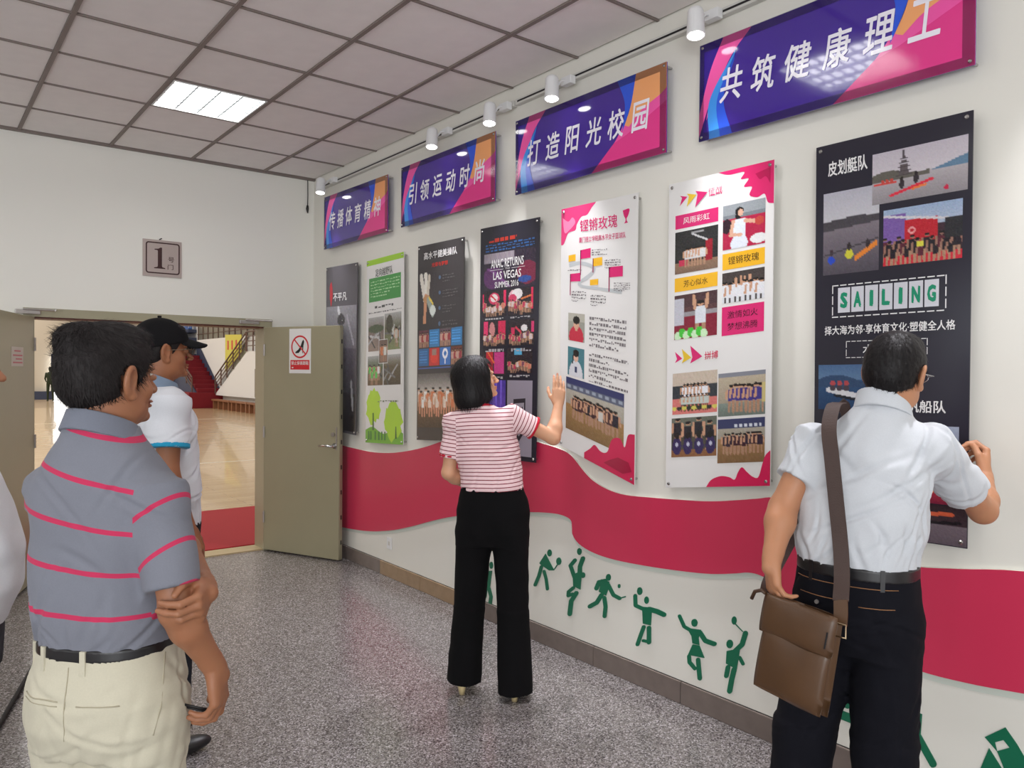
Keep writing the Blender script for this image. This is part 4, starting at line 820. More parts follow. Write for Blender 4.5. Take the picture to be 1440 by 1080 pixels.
 [(2.211,0.351),(2.204,0.349),(2.202,0.343),(2.205,0.336),(2.211,0.331),(2.219,0.328),(2.271,0.329),(2.277,0.332),(2.280,0.337),(2.277,0.344),(2.270,0.350),(2.262,0.352)],
 [(2.339,0.303),(2.300,0.308),(2.270,0.258),(2.366,0.245)],
 [(2.346,0.217),(2.348,0.211),(2.353,0.206),(2.360,0.203),(2.366,0.204),(2.368,0.209),(2.371,0.235),(2.370,0.241),(2.365,0.246),(2.358,0.248),(2.352,0.247),(2.349,0.243)],
 [(2.317,0.200),(2.314,0.196),(2.316,0.190),(2.321,0.185),(2.327,0.182),(2.333,0.184),(2.366,0.204),(2.368,0.209),(2.367,0.215),(2.362,0.220),(2.355,0.222),(2.349,0.221)],
 [(2.289,0.200),(2.290,0.194),(2.296,0.188),(2.303,0.185),(2.310,0.186),(2.313,0.191),(2.318,0.235),(2.317,0.241),(2.311,0.247),(2.304,0.249),(2.297,0.248),(2.294,0.243)],
 [(2.283,0.159),(2.285,0.152),(2.290,0.146),(2.298,0.144),(2.304,0.145),(2.307,0.149),(2.313,0.191),(2.311,0.197),(2.306,0.203),(2.298,0.206),(2.292,0.205),(2.289,0.200)]]),
('green decal of a player raising a thin racket overhead', [[(2.095,0.479),(2.096,0.472),(2.099,0.465),(2.103,0.460),(2.108,0.457),(2.113,0.457),(2.118,0.460),(2.121,0.466),(2.122,0.473),(2.121,0.480),(2.118,0.487),(2.114,0.492),(2.109,0.495),(2.104,0.495),(2.099,0.492),(2.096,0.486)],
 [(2.061,0.440),(2.061,0.439),(2.061,0.438),(2.062,0.437),(2.063,0.437),(2.064,0.437),(2.103,0.460),(2.104,0.461),(2.104,0.462),(2.103,0.463),(2.101,0.464),(2.100,0.464)],
 [(2.113,0.369),(2.114,0.361),(2.118,0.353),(2.123,0.347),(2.130,0.344),(2.137,0.343),(2.143,0.346),(2.147,0.351),(2.148,0.358),(2.147,0.366),(2.143,0.374),(2.138,0.380),(2.131,0.383),(2.124,0.384),(2.118,0.381),(2.114,0.376)],
 [(2.052,0.381),(2.056,0.374),(2.064,0.369),(2.072,0.369),(2.077,0.373),(2.077,0.380),(2.060,0.435),(2.056,0.442),(2.048,0.446),(2.041,0.446),(2.036,0.442),(2.035,0.435)],
 [(2.092,0.334),(2.099,0.329),(2.107,0.328),(2.113,0.332),(2.114,0.338),(2.110,0.345),(2.073,0.386),(2.066,0.391),(2.058,0.392),(2.053,0.388),(2.051,0.382),(2.055,0.375)],
 [(2.146,0.327),(2.075,0.359),(2.091,0.260),(2.149,0.269)],
 [(2.051,0.300),(2.050,0.296),(2.052,0.291),(2.057,0.288),(2.062,0.287),(2.066,0.289),(2.084,0.311),(2.085,0.315),(2.083,0.320),(2.078,0.324),(2.073,0.325),(2.069,0.323)],
 [(2.134,0.215),(2.138,0.208),(2.145,0.203),(2.152,0.202),(2.157,0.205),(2.158,0.211),(2.150,0.253),(2.146,0.260),(2.140,0.265),(2.132,0.266),(2.127,0.263),(2.126,0.257)],
 [(2.104,0.207),(2.108,0.199),(2.116,0.194),(2.124,0.193),(2.129,0.197),(2.130,0.203),(2.118,0.252),(2.114,0.260),(2.107,0.265),(2.099,0.266),(2.093,0.262),(2.092,0.255)],
 [(2.114,0.151),(2.118,0.144),(2.125,0.138),(2.133,0.137),(2.139,0.140),(2.141,0.146),(2.130,0.203),(2.126,0.210),(2.119,0.216),(2.111,0.217),(2.105,0.214),(2.104,0.207)]]),
('green kneeling figure mostly hidden behind the brown bag', [[(1.941,0.363),(1.942,0.356),(1.945,0.350),(1.950,0.345),(1.955,0.342),(1.961,0.342),(1.966,0.344),(1.969,0.348),(1.970,0.354),(1.969,0.361),(1.966,0.367),(1.961,0.372),(1.956,0.375),(1.950,0.375),(1.946,0.373),(1.942,0.369)],
 [(1.962,0.341),(1.902,0.354),(1.901,0.283),(1.958,0.292)],
 [(1.955,0.234),(1.956,0.229),(1.961,0.224),(1.967,0.222),(1.972,0.224),(1.973,0.228),(1.974,0.278),(1.972,0.283),(1.968,0.288),(1.962,0.290),(1.957,0.288),(1.955,0.284)],
 [(1.907,0.257),(1.907,0.252),(1.910,0.247),(1.915,0.243),(1.921,0.243),(1.924,0.246),(1.940,0.277),(1.941,0.282),(1.938,0.287),(1.932,0.290),(1.927,0.291),(1.923,0.288)],
 [(1.936,0.253),(1.936,0.251),(1.937,0.249),(1.939,0.247),(1.942,0.247),(1.943,0.248),(1.948,0.256),(1.948,0.258),(1.946,0.260),(1.944,0.262),(1.942,0.262),(1.940,0.261)]]),
('green rowing figure glimpsed between the dark trouser legs', [[(1.616,0.351),(1.609,0.350),(1.605,0.345),(1.606,0.336),(1.612,0.329),(1.620,0.325),(1.652,0.319),(1.660,0.320),(1.664,0.326),(1.663,0.334),(1.657,0.342),(1.648,0.346)],
 [(1.521,0.353),(1.515,0.350),(1.512,0.344),(1.514,0.336),(1.521,0.329),(1.529,0.326),(1.622,0.325),(1.629,0.327),(1.632,0.334),(1.629,0.342),(1.623,0.349),(1.614,0.352)],
 [(1.666,0.312),(1.640,0.309),(1.612,0.278),(1.634,0.235),(1.673,0.240)],
 [(1.615,0.249),(1.608,0.243),(1.607,0.233),(1.612,0.222),(1.623,0.214),(1.634,0.212),(1.674,0.221),(1.682,0.226),(1.683,0.237),(1.678,0.248),(1.667,0.256),(1.656,0.258)],
 [(1.510,0.246),(1.501,0.243),(1.498,0.233),(1.502,0.222),(1.511,0.213),(1.522,0.210),(1.631,0.212),(1.640,0.216),(1.643,0.225),(1.639,0.237),(1.629,0.246),(1.618,0.249)],
 [(1.565,0.286),(1.560,0.283),(1.559,0.276),(1.562,0.269),(1.568,0.264),(1.575,0.263),(1.599,0.267),(1.604,0.270),(1.605,0.276),(1.602,0.284),(1.595,0.289),(1.588,0.290)],
 [(1.642,0.354),(1.644,0.343),(1.649,0.333),(1.657,0.325),(1.666,0.320),(1.676,0.319),(1.684,0.322),(1.689,0.329),(1.691,0.338),(1.689,0.349),(1.684,0.359),(1.676,0.367),(1.667,0.372),(1.658,0.373),(1.650,0.370),(1.644,0.363)]]),
('green decal of a hunched player sitting by a long slanting stick', [[(1.290,0.383),(1.291,0.375),(1.295,0.366),(1.301,0.359),(1.309,0.355),(1.316,0.354),(1.323,0.357),(1.327,0.362),(1.329,0.370),(1.327,0.379),(1.323,0.387),(1.317,0.394),(1.310,0.398),(1.302,0.399),(1.296,0.397),(1.291,0.391)],
 [(1.365,0.327),(1.325,0.340),(1.326,0.317),(1.308,0.312),(1.306,0.344),(1.286,0.342),(1.290,0.263),(1.360,0.276)],
 [(1.360,0.264),(1.345,0.234),(1.361,0.234)],
 [(1.378,0.250),(1.350,0.267),(1.308,0.204),(1.366,0.193),(1.391,0.216)],
 [(1.234,0.185),(1.232,0.178),(1.235,0.169),(1.242,0.163),(1.249,0.160),(1.255,0.164),(1.310,0.243),(1.312,0.251),(1.309,0.259),(1.302,0.266),(1.294,0.268),(1.288,0.264)]]),
('large green angular decal at the lower right edge of the wall', [[(1.076,0.337),(1.013,0.394),(0.978,0.351),(0.999,0.330),(1.018,0.349),(1.044,0.331),(1.037,0.303)],
 [(1.037,0.303),(0.999,0.330),(0.978,0.351),(0.956,0.318),(0.944,0.273),(1.011,0.245)],
 [(1.062,0.304),(1.089,0.219),(1.016,0.243)]]),
]
for lab, pl in FIGURES:
    b = B()
    for i, q in enumerate(pl):
        k = 0.0002 * i
        b.prism([(W - 0.001, y, z) for y, z in q], (-0.0025 - k, 0, 0))
    fix_normals(b.build('sports_decal', M['figure_green'], label=lab, cat='wall decal', group='green sports figures along the lower wall'))

# white socket-like switch plate low on the wall
t = empty('wall_outlet', (W, 5.27, 0.26), label='small white outlet plate low on the wall under the crimson band', cat='outlet')
B().box((-0.008, -0.035, -0.045), (-0.001, 0.035, 0.045), bev=0.003).build('plate', M['white_gloss'], t)
B().box((-0.0095, -0.012, -0.015), (-0.008, 0.012, 0.015)).build('socket_face', M['border'], t)

# ---------------------------------------------------------------- track and spotlights
M['track'] = mat('white_track', C(210, 208, 202), 0.4)
for (ya, yb, lb) in ((6.62, 3.72, 'white lighting track on the wall top, far length'), (3.70, 0.4, 'white lighting track on the wall top, near length')):
    t = empty('light_track', (W, ya, 3.228), label=lb, cat='light track', group='lighting tracks at the wall top')
    L = ya - yb
    B().box((-0.034, -L, -0.017), (-0.001, 0, 0.017), bev=0.003).build('rail_body', M['track'], t)
    B().box((-0.0355, -L + 0.02, -0.005), (-0.034, -0.02, 0.005)).build('rail_slot', M['black'], t)
SPOTS = [(6.20, 3.175, 'spotlight farthest along the track, in the room corner'), (4.43, 3.165, 'spotlight above the gap between the second and third banners, second from the corner'), (3.78, 3.160, 'spotlight just left of the third banner, middle of the three close together'),
         (3.21, 3.152, 'spotlight above the third banner, nearest of the three close together'), (2.235, 3.165, 'largest-looking spotlight at the top edge, left of the nearest banner'), (0.9, 3.16, 'spotlight on the near end of the track, outside the view')]
def spot_proto():
    t = empty('track_spotlight', (0, 0, 0))
    # can hangs out from the wall on a bent arm, aimed slightly back down at the wall
    tilt = Vector((-0.10, -0.10, -1)).normalized()
    c0 = Vector((-0.165, 0, 0.05)); c1 = c0 + tilt * 0.125
    b = B(); b.tube([c0, c0 + tilt * 0.012, c1 - tilt * 0.02, c1, c1 - tilt * 0.001, c1 - tilt * 0.02], [0.030, 0.036, 0.040, 0.041, 0.035, 0.033], 24, caps=True)
    fix_normals(b.build('lamp_body', M['white_gloss'], t, smooth=False))
    b = B(); b.tube([c1 - tilt * 0.003, c1 + tilt * 0.003, c1 + tilt * 0.009], [0.035, 0.033, 0.018], 24); fix_normals(b.build('lens', M['spot_glow'], t))
    b = B(); b.tube([(-0.035, 0, 0.055), (-0.06, 0, 0.06), (-0.10, 0, 0.045), c0 + tilt * 0.045 + Vector((0.036, 0, 0))], 0.007, 8); b.build('arm', M['white_gloss'], t, smooth=True)
    B().box((-0.075, -0.05, 0.03), (-0.035, 0.03, 0.075), bev=0.004).build('adapter', M['white_gloss'], t)
    return t
sp = None
for y, z, lb in SPOTS:
    if sp is None: sp = spot_proto(); t = sp
    else: t = copy_tree(sp)
    t.location = (W, y, z); t['label'] = lb; t['category'] = 'spotlight'; t['group'] = 'white track spotlights'
    d = bpy.data.lights.new('spot_beam', 'SPOT'); d.energy = POWER_SPOT; d.spot_size = math.radians(64); d.spot_blend = 0.8; d.shadow_soft_size = 0.03; d.color = (0.96, 0.95, 1.0)
    o = bpy.data.objects.new('spot_beam', d); COL.objects.link(o); o.location = (W - 0.19, y - 0.02, z - 0.10)
    o.rotation_euler = Vector((-0.16, -0.10, -1)).to_track_quat('-Z', 'Y').to_euler()

# hanging cable in the corner
t = empty('hanging_cable', (2.874, D - 0.012, HC), label='thin dark cable end hanging from the ceiling in the corner', cat='cable')
B().tube([(0, 0, 0), (0.002, 0, -0.15), (0.0, 0, -0.24)], 0.004, 8).build('wire', M['rubber'], t, smooth=True)
B().tube([(0.0, 0, -0.24), (-0.002, 0, -0.27), (0.001, 0, -0.31)], [0.009, 0.013, 0.004], 10).build('plug', M['black'], t, smooth=True)

# ---------------------------------------------------------------- the "1" door sign and the no-heels sign, small paper
def flat_text(txt, x0, z0, x1, z1, y, matl, parent, off=0.0, name='lettering'):
    v, f = text_polys(txt, 0, off); lo, hi = v.min(0), v.max(0); q = (v - lo) / (hi - lo)
    nc = len(q) // 5 if off > 0 else len(q) + 1; return mesh(name, [(x0 + (x1 - x0) * a, y - .0001 * (i // nc), z0 + (z1 - z0) * c) for i, (a, c) in enumerate(q)], f, matl, parent)
t = empty('door_number_sign', (1.487, D, 2.344), label='square brushed metal sign with a large number 1 above the doorway', cat='sign')
B().box((0, -0.012, 0), (0.297, -0.001, 0.296), bev=0.002).build('plate', mat('sign_metal', C(186, 172, 166), 0.32, metal=0.35, noise=0.06, nscale=8), t)
brown = mat('sign_brown', C(56, 22, 22), 0.6)
def rr(x0, z0, x1, z1, r, n=5):
    P = []
    for cx, cz, a in ((x1 - r, z1 - r, 0), (x0 + r, z1 - r, 90), (x0 + r, z0 + r, 180), (x1 - r, z0 + r, 270)):
        P += [(cx + r * math.cos(math.radians(a + 90 * k / n)), cz + r * math.sin(math.radians(a + 90 * k / n))) for k in range(n + 1)]
    return P
A = rr(0.022, 0.024, 0.282, 0.278, 0.022); Bq = rr(0.032, 0.034, 0.272, 0.268, 0.013); n = len(A)
mesh('printed_frame', [(x, -0.0126, z) for x, z in A + Bq], [(i, (i + 1) % n, n + (i + 1) % n, n + i) for i in range(n)], brown, t)
one = [(0.085, 0.065), (0.170, 0.065), (0.170, 0.072), (0.148, 0.078), (0.145, 0.088), (0.145, 0.236), (0.132, 0.236), (0.118, 0.226), (0.088, 0.222), (0.088, 0.215), (0.110, 0.213), (0.113, 0.206), (0.113, 0.088), (0.110, 0.078), (0.085, 0.072)]
mesh('numeral', [(x, -0.0128, z) for x, z in one], [tuple(range(len(one)))], brown, t)
flat_text('号', 0.192, 0.122, 0.238, 0.165, -0.0128, brown, t, 0.006); flat_text('门', 0.188, 0.062, 0.232, 0.104, -0.0128, brown, t, 0.006)
B().tube([(0.125, -0.008, 0.30), (0.145, -0.006, 0.312)], 0.004, 8).build('hanging_hook', M['rubber'], t)

# no high heels sign on door leaf 1 (stuck to the leaf, a thing of its own)
dirv = Vector((2.828 - 2.477, 5.935 - 6.70, 0)).normalized(); ang = math.atan2(dirv.y, dirv.x)
t = empty('prohibition_sign', (2.477, 6.70, 0), ang, label='white and red no high heels sign on the open door leaf', cat='sign')
redm = mat('sign_red', C(214, 40, 50), 0.3); whm = mat('sign_white', C(236, 234, 232), 0.3); blk = mat('sign_black', C(28, 28, 30), 0.4)
sx0, sx1, sz0, sz1 = 0.292, 0.533, 1.568, 1.950
B().box((sx0, -0.0030, sz0), (sx1, -0.0005, sz1)).build('sheet', whm, t)
cx, cz = (sx0 + sx1) / 2, 1.795; ro, ri = 0.098, 0.084
n = 40
mesh('red_ring', [(cx + r * math.cos(2 * math.pi * k / n), -0.0036, cz + r * math.sin(2 * math.pi * k / n)) for r in (ro, ri) for k in range(n)], [(k, (k + 1) % n, n + (k + 1) % n, n + k) for k in range(n)], redm, t)
q = 0.7071; w_ = 0.006; r = 0.088
mesh('red_slash', [(cx - q * r - w_ * q, -0.0042, cz + q * r - w_ * q), (cx - q * r + w_ * q, -0.0042, cz + q * r + w_ * q), (cx + q * r + w_ * q, -0.0042, cz - q * r + w_ * q), (cx + q * r - w_ * q, -0.0042, cz - q * r - w_ * q)], [(0, 1, 2, 3)], redm, t)
shoe = [(-0.052, -0.046), (-0.048, -0.055), (-0.012, -0.052), (0.008, -0.030), (0.026, 0.0), (0.028, -0.055), (0.034, -0.055), (0.040, 0.010), (0.048, 0.045), (0.038, 0.062), (0.024, 0.045), (0.008, 0.008), (-0.016, -0.022), (-0.038, -0.036)]
mesh('shoe_symbol', [(cx + a, -0.0038, cz + c) for a, c in shoe], [tuple(range(len(shoe)))], blk, t)
mesh('red_strip', [(sx0 + 0.014, -0.0036, 1.60), (sx1 - 0.014, -0.0036, 1.60), (sx1 - 0.014, -0.0036, 1.682), (sx0 + 0.014, -0.0036, 1.682)], [(0, 1, 2, 3)], redm, t)
flat_text('禁止穿高跟鞋', sx0 + 0.024, 1.640, sx1 - 0.024, 1.672, -0.0042, whm, t, 0.012)
for k in range(7): mesh('small_print', [(sx0 + 0.03 + k * 0.026, -0.0042, 1.612), (sx0 + 0.048 + k * 0.026, -0.0042, 1.612), (sx0 + 0.048 + k * 0.026, -0.0042, 1.622), (sx0 + 0.03 + k * 0.026, -0.0042, 1.622)], [(0, 1, 2, 3)], whm, t) if k < 1 else None

# paper notice on the left leaf
dirv = Vector((0.43 - 0.742, 5.88 - 6.70, 0)).normalized(); ang = math.atan2(dirv.y, dirv.x)
t = empty('paper_notice', (0.742, 6.70, 0), ang, label='small white paper notice stuck on the left door leaf', cat='notice')
B().box((0.268, 0.0005, 1.604), (0.526, 0.002, 1.738)).build('paper', mat('paper', C(214, 206, 198), 0.7), t)
pk = mat('notice_pink', C(206, 120, 130), 0.6)
for z, a0, a1 in ((1.705, 0.33, 0.47), (1.675, 0.29, 0.50), (1.650, 0.30, 0.44), (1.625, 0.29, 0.50)):
    mesh('small_print', [(a0, 0.0026, z), (a1, 0.0026, z), (a1, 0.0026, z + 0.010), (a0, 0.0026, z + 0.010)], [(0, 1, 2, 3)], pk, t)
# ================================================================ THE SPORTS HALL BEYOND THE DOORS
GX0, GX1, GY1, GH = -14.0, 10.6, 47.0, 9.0
B().box((GX0, D + 0.2, -0.1), (GX1, GY1, 0.0)).build('floor_hall', M['court'], kind='structure')
b = B().box((GX0, GY1, 0), (GX1, GY1 + 0.2, GH)); b.build('wall_far', M['gym_far'], kind='structure')
B().box((GX1, D + 0.2, 0), (GX1 + 0.2, GY1, GH)).build('wall_hall_right', M['gym_wall'], kind='structure')
B().box((GX0 - 0.2, D + 0.2, 0), (GX0, GY1, GH)).build('wall_hall_left', M['gym_wall'], kind='structure')
B().box((GX0, D + 0.2, GH), (GX1, GY1, GH + 0.2)).build('ceiling_hall', M['gym_wall'], kind='structure')
b = B(); b.box((GX0, D + 0.2, 0), (DX0 - 0.07, D + 0.3, GH)); b.box((DX1 + 0.07, D + 0.2, 0), (GX1, D + 0.3, GH)); b.box((DX0 - 0.07, D + 0.2, DZ + 0.065), (DX1 + 0.07, D + 0.3, GH)); b.build('wall_hall_near', M['gym_wall'], kind='structure')
# red carpet runner inside the door
B().box((-2.5, D + 0.24, 0.0), (4.6, 8.92, 0.012), bev=0.004).build('carpet_runner', M['carpet'], label='bright red carpet strip just inside the hall doorway', cat='carpet')
# court lines
ln = B(); ln.box((0.9, 13.6, 0.0005), (6.5, 13.66, 0.002)); ln.box((0.9, 13.6, 0.0005), (0.96, 40, 0.002)); ln.box((GX0 + 3, 26, 0.0005), (8.2, 26.06, 0.002))
ln.build('court_line', mat('court_line_paint', C(226, 220, 206), 0.4), label='white painted court lines on the hall floor', cat='floor marking')
# far wall: navy plinth, doorway full of daylight, person
B().box((GX0, GY1 - 0.25, 0), (7.9, GY1 - 0.02, 0.43)).build('wall_plinth', M['navy'], label='low navy padding along the far hall wall', cat='wall padding')
t = empty('window_1', (6.35, GY1 - 0.28, 0), kind='structure')
B().box((-0.34, 0, 0.0), (0.38, 0.02, 2.3)).build('daylit_pane', M['daylight'], t)
b = B(); b.box((-0.42, -0.02, 0), (-0.34, 0.02, 2.38)); b.box((0.38, -0.02, 0), (0.46, 0.02, 2.38)); b.box((-0.34, -0.02, 2.3), (0.38, 0.02, 2.38)); b.build('frame', M['navy'], t)

# right wall fittings: low stage, stairs, railings, balcony panels, seats
XW = GX1
B().box((9.2, 33.5, 0), (XW - 0.01, 37.25, 0.66), bev=0.01).build('stage_block', M['carpet_dark'], label='dark red carpeted landing block at the foot of the stairs', cat='platform')
st = empty('stair_flight', (9.6, 33.6, 0.66), label='dark red carpeted stair flight climbing to the stand', cat='stairs')
for k in range(9):
    z0 = k * 0.18; y0 = k * 0.36 + 0.1
    B().box((0.0, y0, 0.0), (0.92, y0 + 0.38, z0 + 0.17), bev=0.01).build('step', M['carpet_dark'], st)
B().prism([(0.93, 0.0, 0.0), (0.93, 3.5, 0.0), (0.93, 3.5, 2.05), (0.93, 3.2, 2.05)], (0.04, 0, 0)).build('stringer', M['navy'], st)
B().prism([(-0.06, 0.1, 0.0), (-0.06, 3.4, 0.0), (-0.06, 3.4, 1.6)], (0.04, 0, 0)).build('side_panel', M['navy'], st)
def railing(pa, pb, n_post, height, label, n_rail=4, n='stair_railing'):
    a, c = Vector(pa), Vector(pb); t = empty(n, a, label=label, cat='railing', group='brown railings of the hall stand')
    d = c - a
    for k in range(n_post):
        p = d * (k / (n_post - 1)); B().tube([p, p + Vector((0, 0, height))], 0.028, 8).build('post', M['rail'], t)
    for k in range(n_rail):
        h = Vector((0, 0, height * (0.28 + 0.72 * k / (n_rail - 1)))); B().tube([h, d + h], 0.030 if k == n_rail - 1 else 0.018, 8).build('rail', M['rail'], t)
    return t
railing((9.44, 33.9, 0.67), (9.44, 37.2, 2.1), 5, 0.62, 'railing on the left side of the red stairs')
railing((10.26, 33.45, 0.62), (10.26, 29.7, 2.34), 6, 0.72, 'railing rising to the right above the white stair wall')
railing((10.26, 29.6, 2.34), (10.26, 27.6, 2.34), 4, 0.75, 'level railing on the balcony at the right jamb')
wh = mat('white_balustrade', C(230, 231, 232), 0.6)
# white triangular wall under the right railing
b = B(); b.prism([(10.30, 33.5, 0.62), (10.30, 29.7, 2.34), (10.30, 27.0, 2.34), (10.30, 27.0, 0.55), (10.30, 33.5, 0.55)], (0.28, 0, 0)); fix_normals(b.build('stair_wall', wh, label='white wall below the right-hand stand railing', cat='wall panel'))
b = B(); b.prism([(10.42, 36.6, 2.97), (10.42, 30.2, 2.97), (10.42, 33.5, 0.95)], (0.14, 0, 0)); fix_normals(b.build('balustrade_panel', wh, label='white triangular panel between the two stair railings', cat='wall panel'))
bn = empty('hanging_banner', (10.40, 31.4, 2.1), label='yellow hanging banner with red marks over the right stair rail', cat='banner')
b = B(); b.prism([(-0.02, 1.15, 0.98), (-0.02, -0.8, 0.92), (-0.02, -0.8, 0.2), (-0.02, 1.15, -0.55)], (0.02, 0, 0)); fix_normals(b.build('cloth', mat('yellow_cloth', C(214, 206, 90), 0.7), bn))
for k in range(3): B().box((-0.03, 0.7 - k * .5, 0.35), (-0.022, 0.85 - k * .5, 0.72)).build('red_mark', redm, bn)
# glazing band above
t = empty('window_2', (XW - 0.04, 27.5, 2.98), kind='structure')
B().box((0, 0, 0), (0.03, 9.5, 1.25)).build('pane', mat('dusky_glass', C(120, 118, 108), 0.3), t)
for k in range(14): B().box((-0.03, k * 0.72, 0), (0.0, k * 0.72 + 0.06, 1.25)).build('mullion', M['rail'], t)
for k in range(3): B().box((-0.03, 0, 0.25 + k * 0.4), (0.0, 9.5, 0.28 + k * 0.4)).build('transom', M['rail'], t)
# blue seats
stand = B(); 
for k in range(4): stand.box((9.2 + k * .34, 37.3, (0 if k == 0 else 2.2) + k * 0.38), (10.58, 41.6, 2.35 + k * 0.38))
stand.build('seating_tier', M['navy'], label='stepped navy stand carrying the blue seats', cat='stand')
seat0 = None
cnt = 0
for r in range(4):
    for k in range(6):
        y = 37.4 + k * 0.68; x = 9.23 + r * 0.34; z = 2.352 + r * 0.38
        if seat0 is None:
            seat0 = empty('stand_seat', (x, y, z))
            B().box((0, 0, 0), (0.16, 0.46, 0.06), bev=0.01).build('seat', M['blue'], seat0); B().box((0.12, 0, 0.05), (0.16, 0.46, 0.34), bev=0.01).build('backrest', M['blue'], seat0); t = seat0
        else: t = copy_tree(seat0); t.location = (x, y, z)
        t['label'] = 'blue plastic seat, %s row up in the hall stand, %s from the red stairs' % (['lowest', 'second', 'third', 'top'][r], ['first', 'second', 'third', 'fourth', 'fifth', 'sixth'][k]); t['category'] = 'seat'; t['group'] = 'blue seats in the hall stand'
# benches
for i, (y0, y1) in enumerate(((27.0, 28.9), (28.95, 30.9), (30.95, 33.2))):
    t = empty('gym_bench', (10.02, y0, 0), label=['long low brown bench against the hall wall, nearest the right jamb', 'long low brown bench against the hall wall, middle of three', 'long low brown bench against the hall wall, nearest the red block'][i], cat='bench', group='low benches along the hall wall')
    L = y1 - y0
    B().box((0, 0, 0.33), (0.26, L, 0.40), bev=0.01).build('seat', M['bench'], t)
    for k in range(4): B().box((0.03, 0.12 + k * (L - 0.34) / 3, 0), (0.23, 0.22 + k * (L - 0.34) / 3, 0.33)).build('leg', M['bench'], t)
B().box((10.20, 26.6, 0.60), (10.29, 28.6, 1.66), bev=0.01).build('wall_cabinet', M['grey_door'], label='grey-brown cabinet on the hall wall beside the right jamb', cat='cabinet')
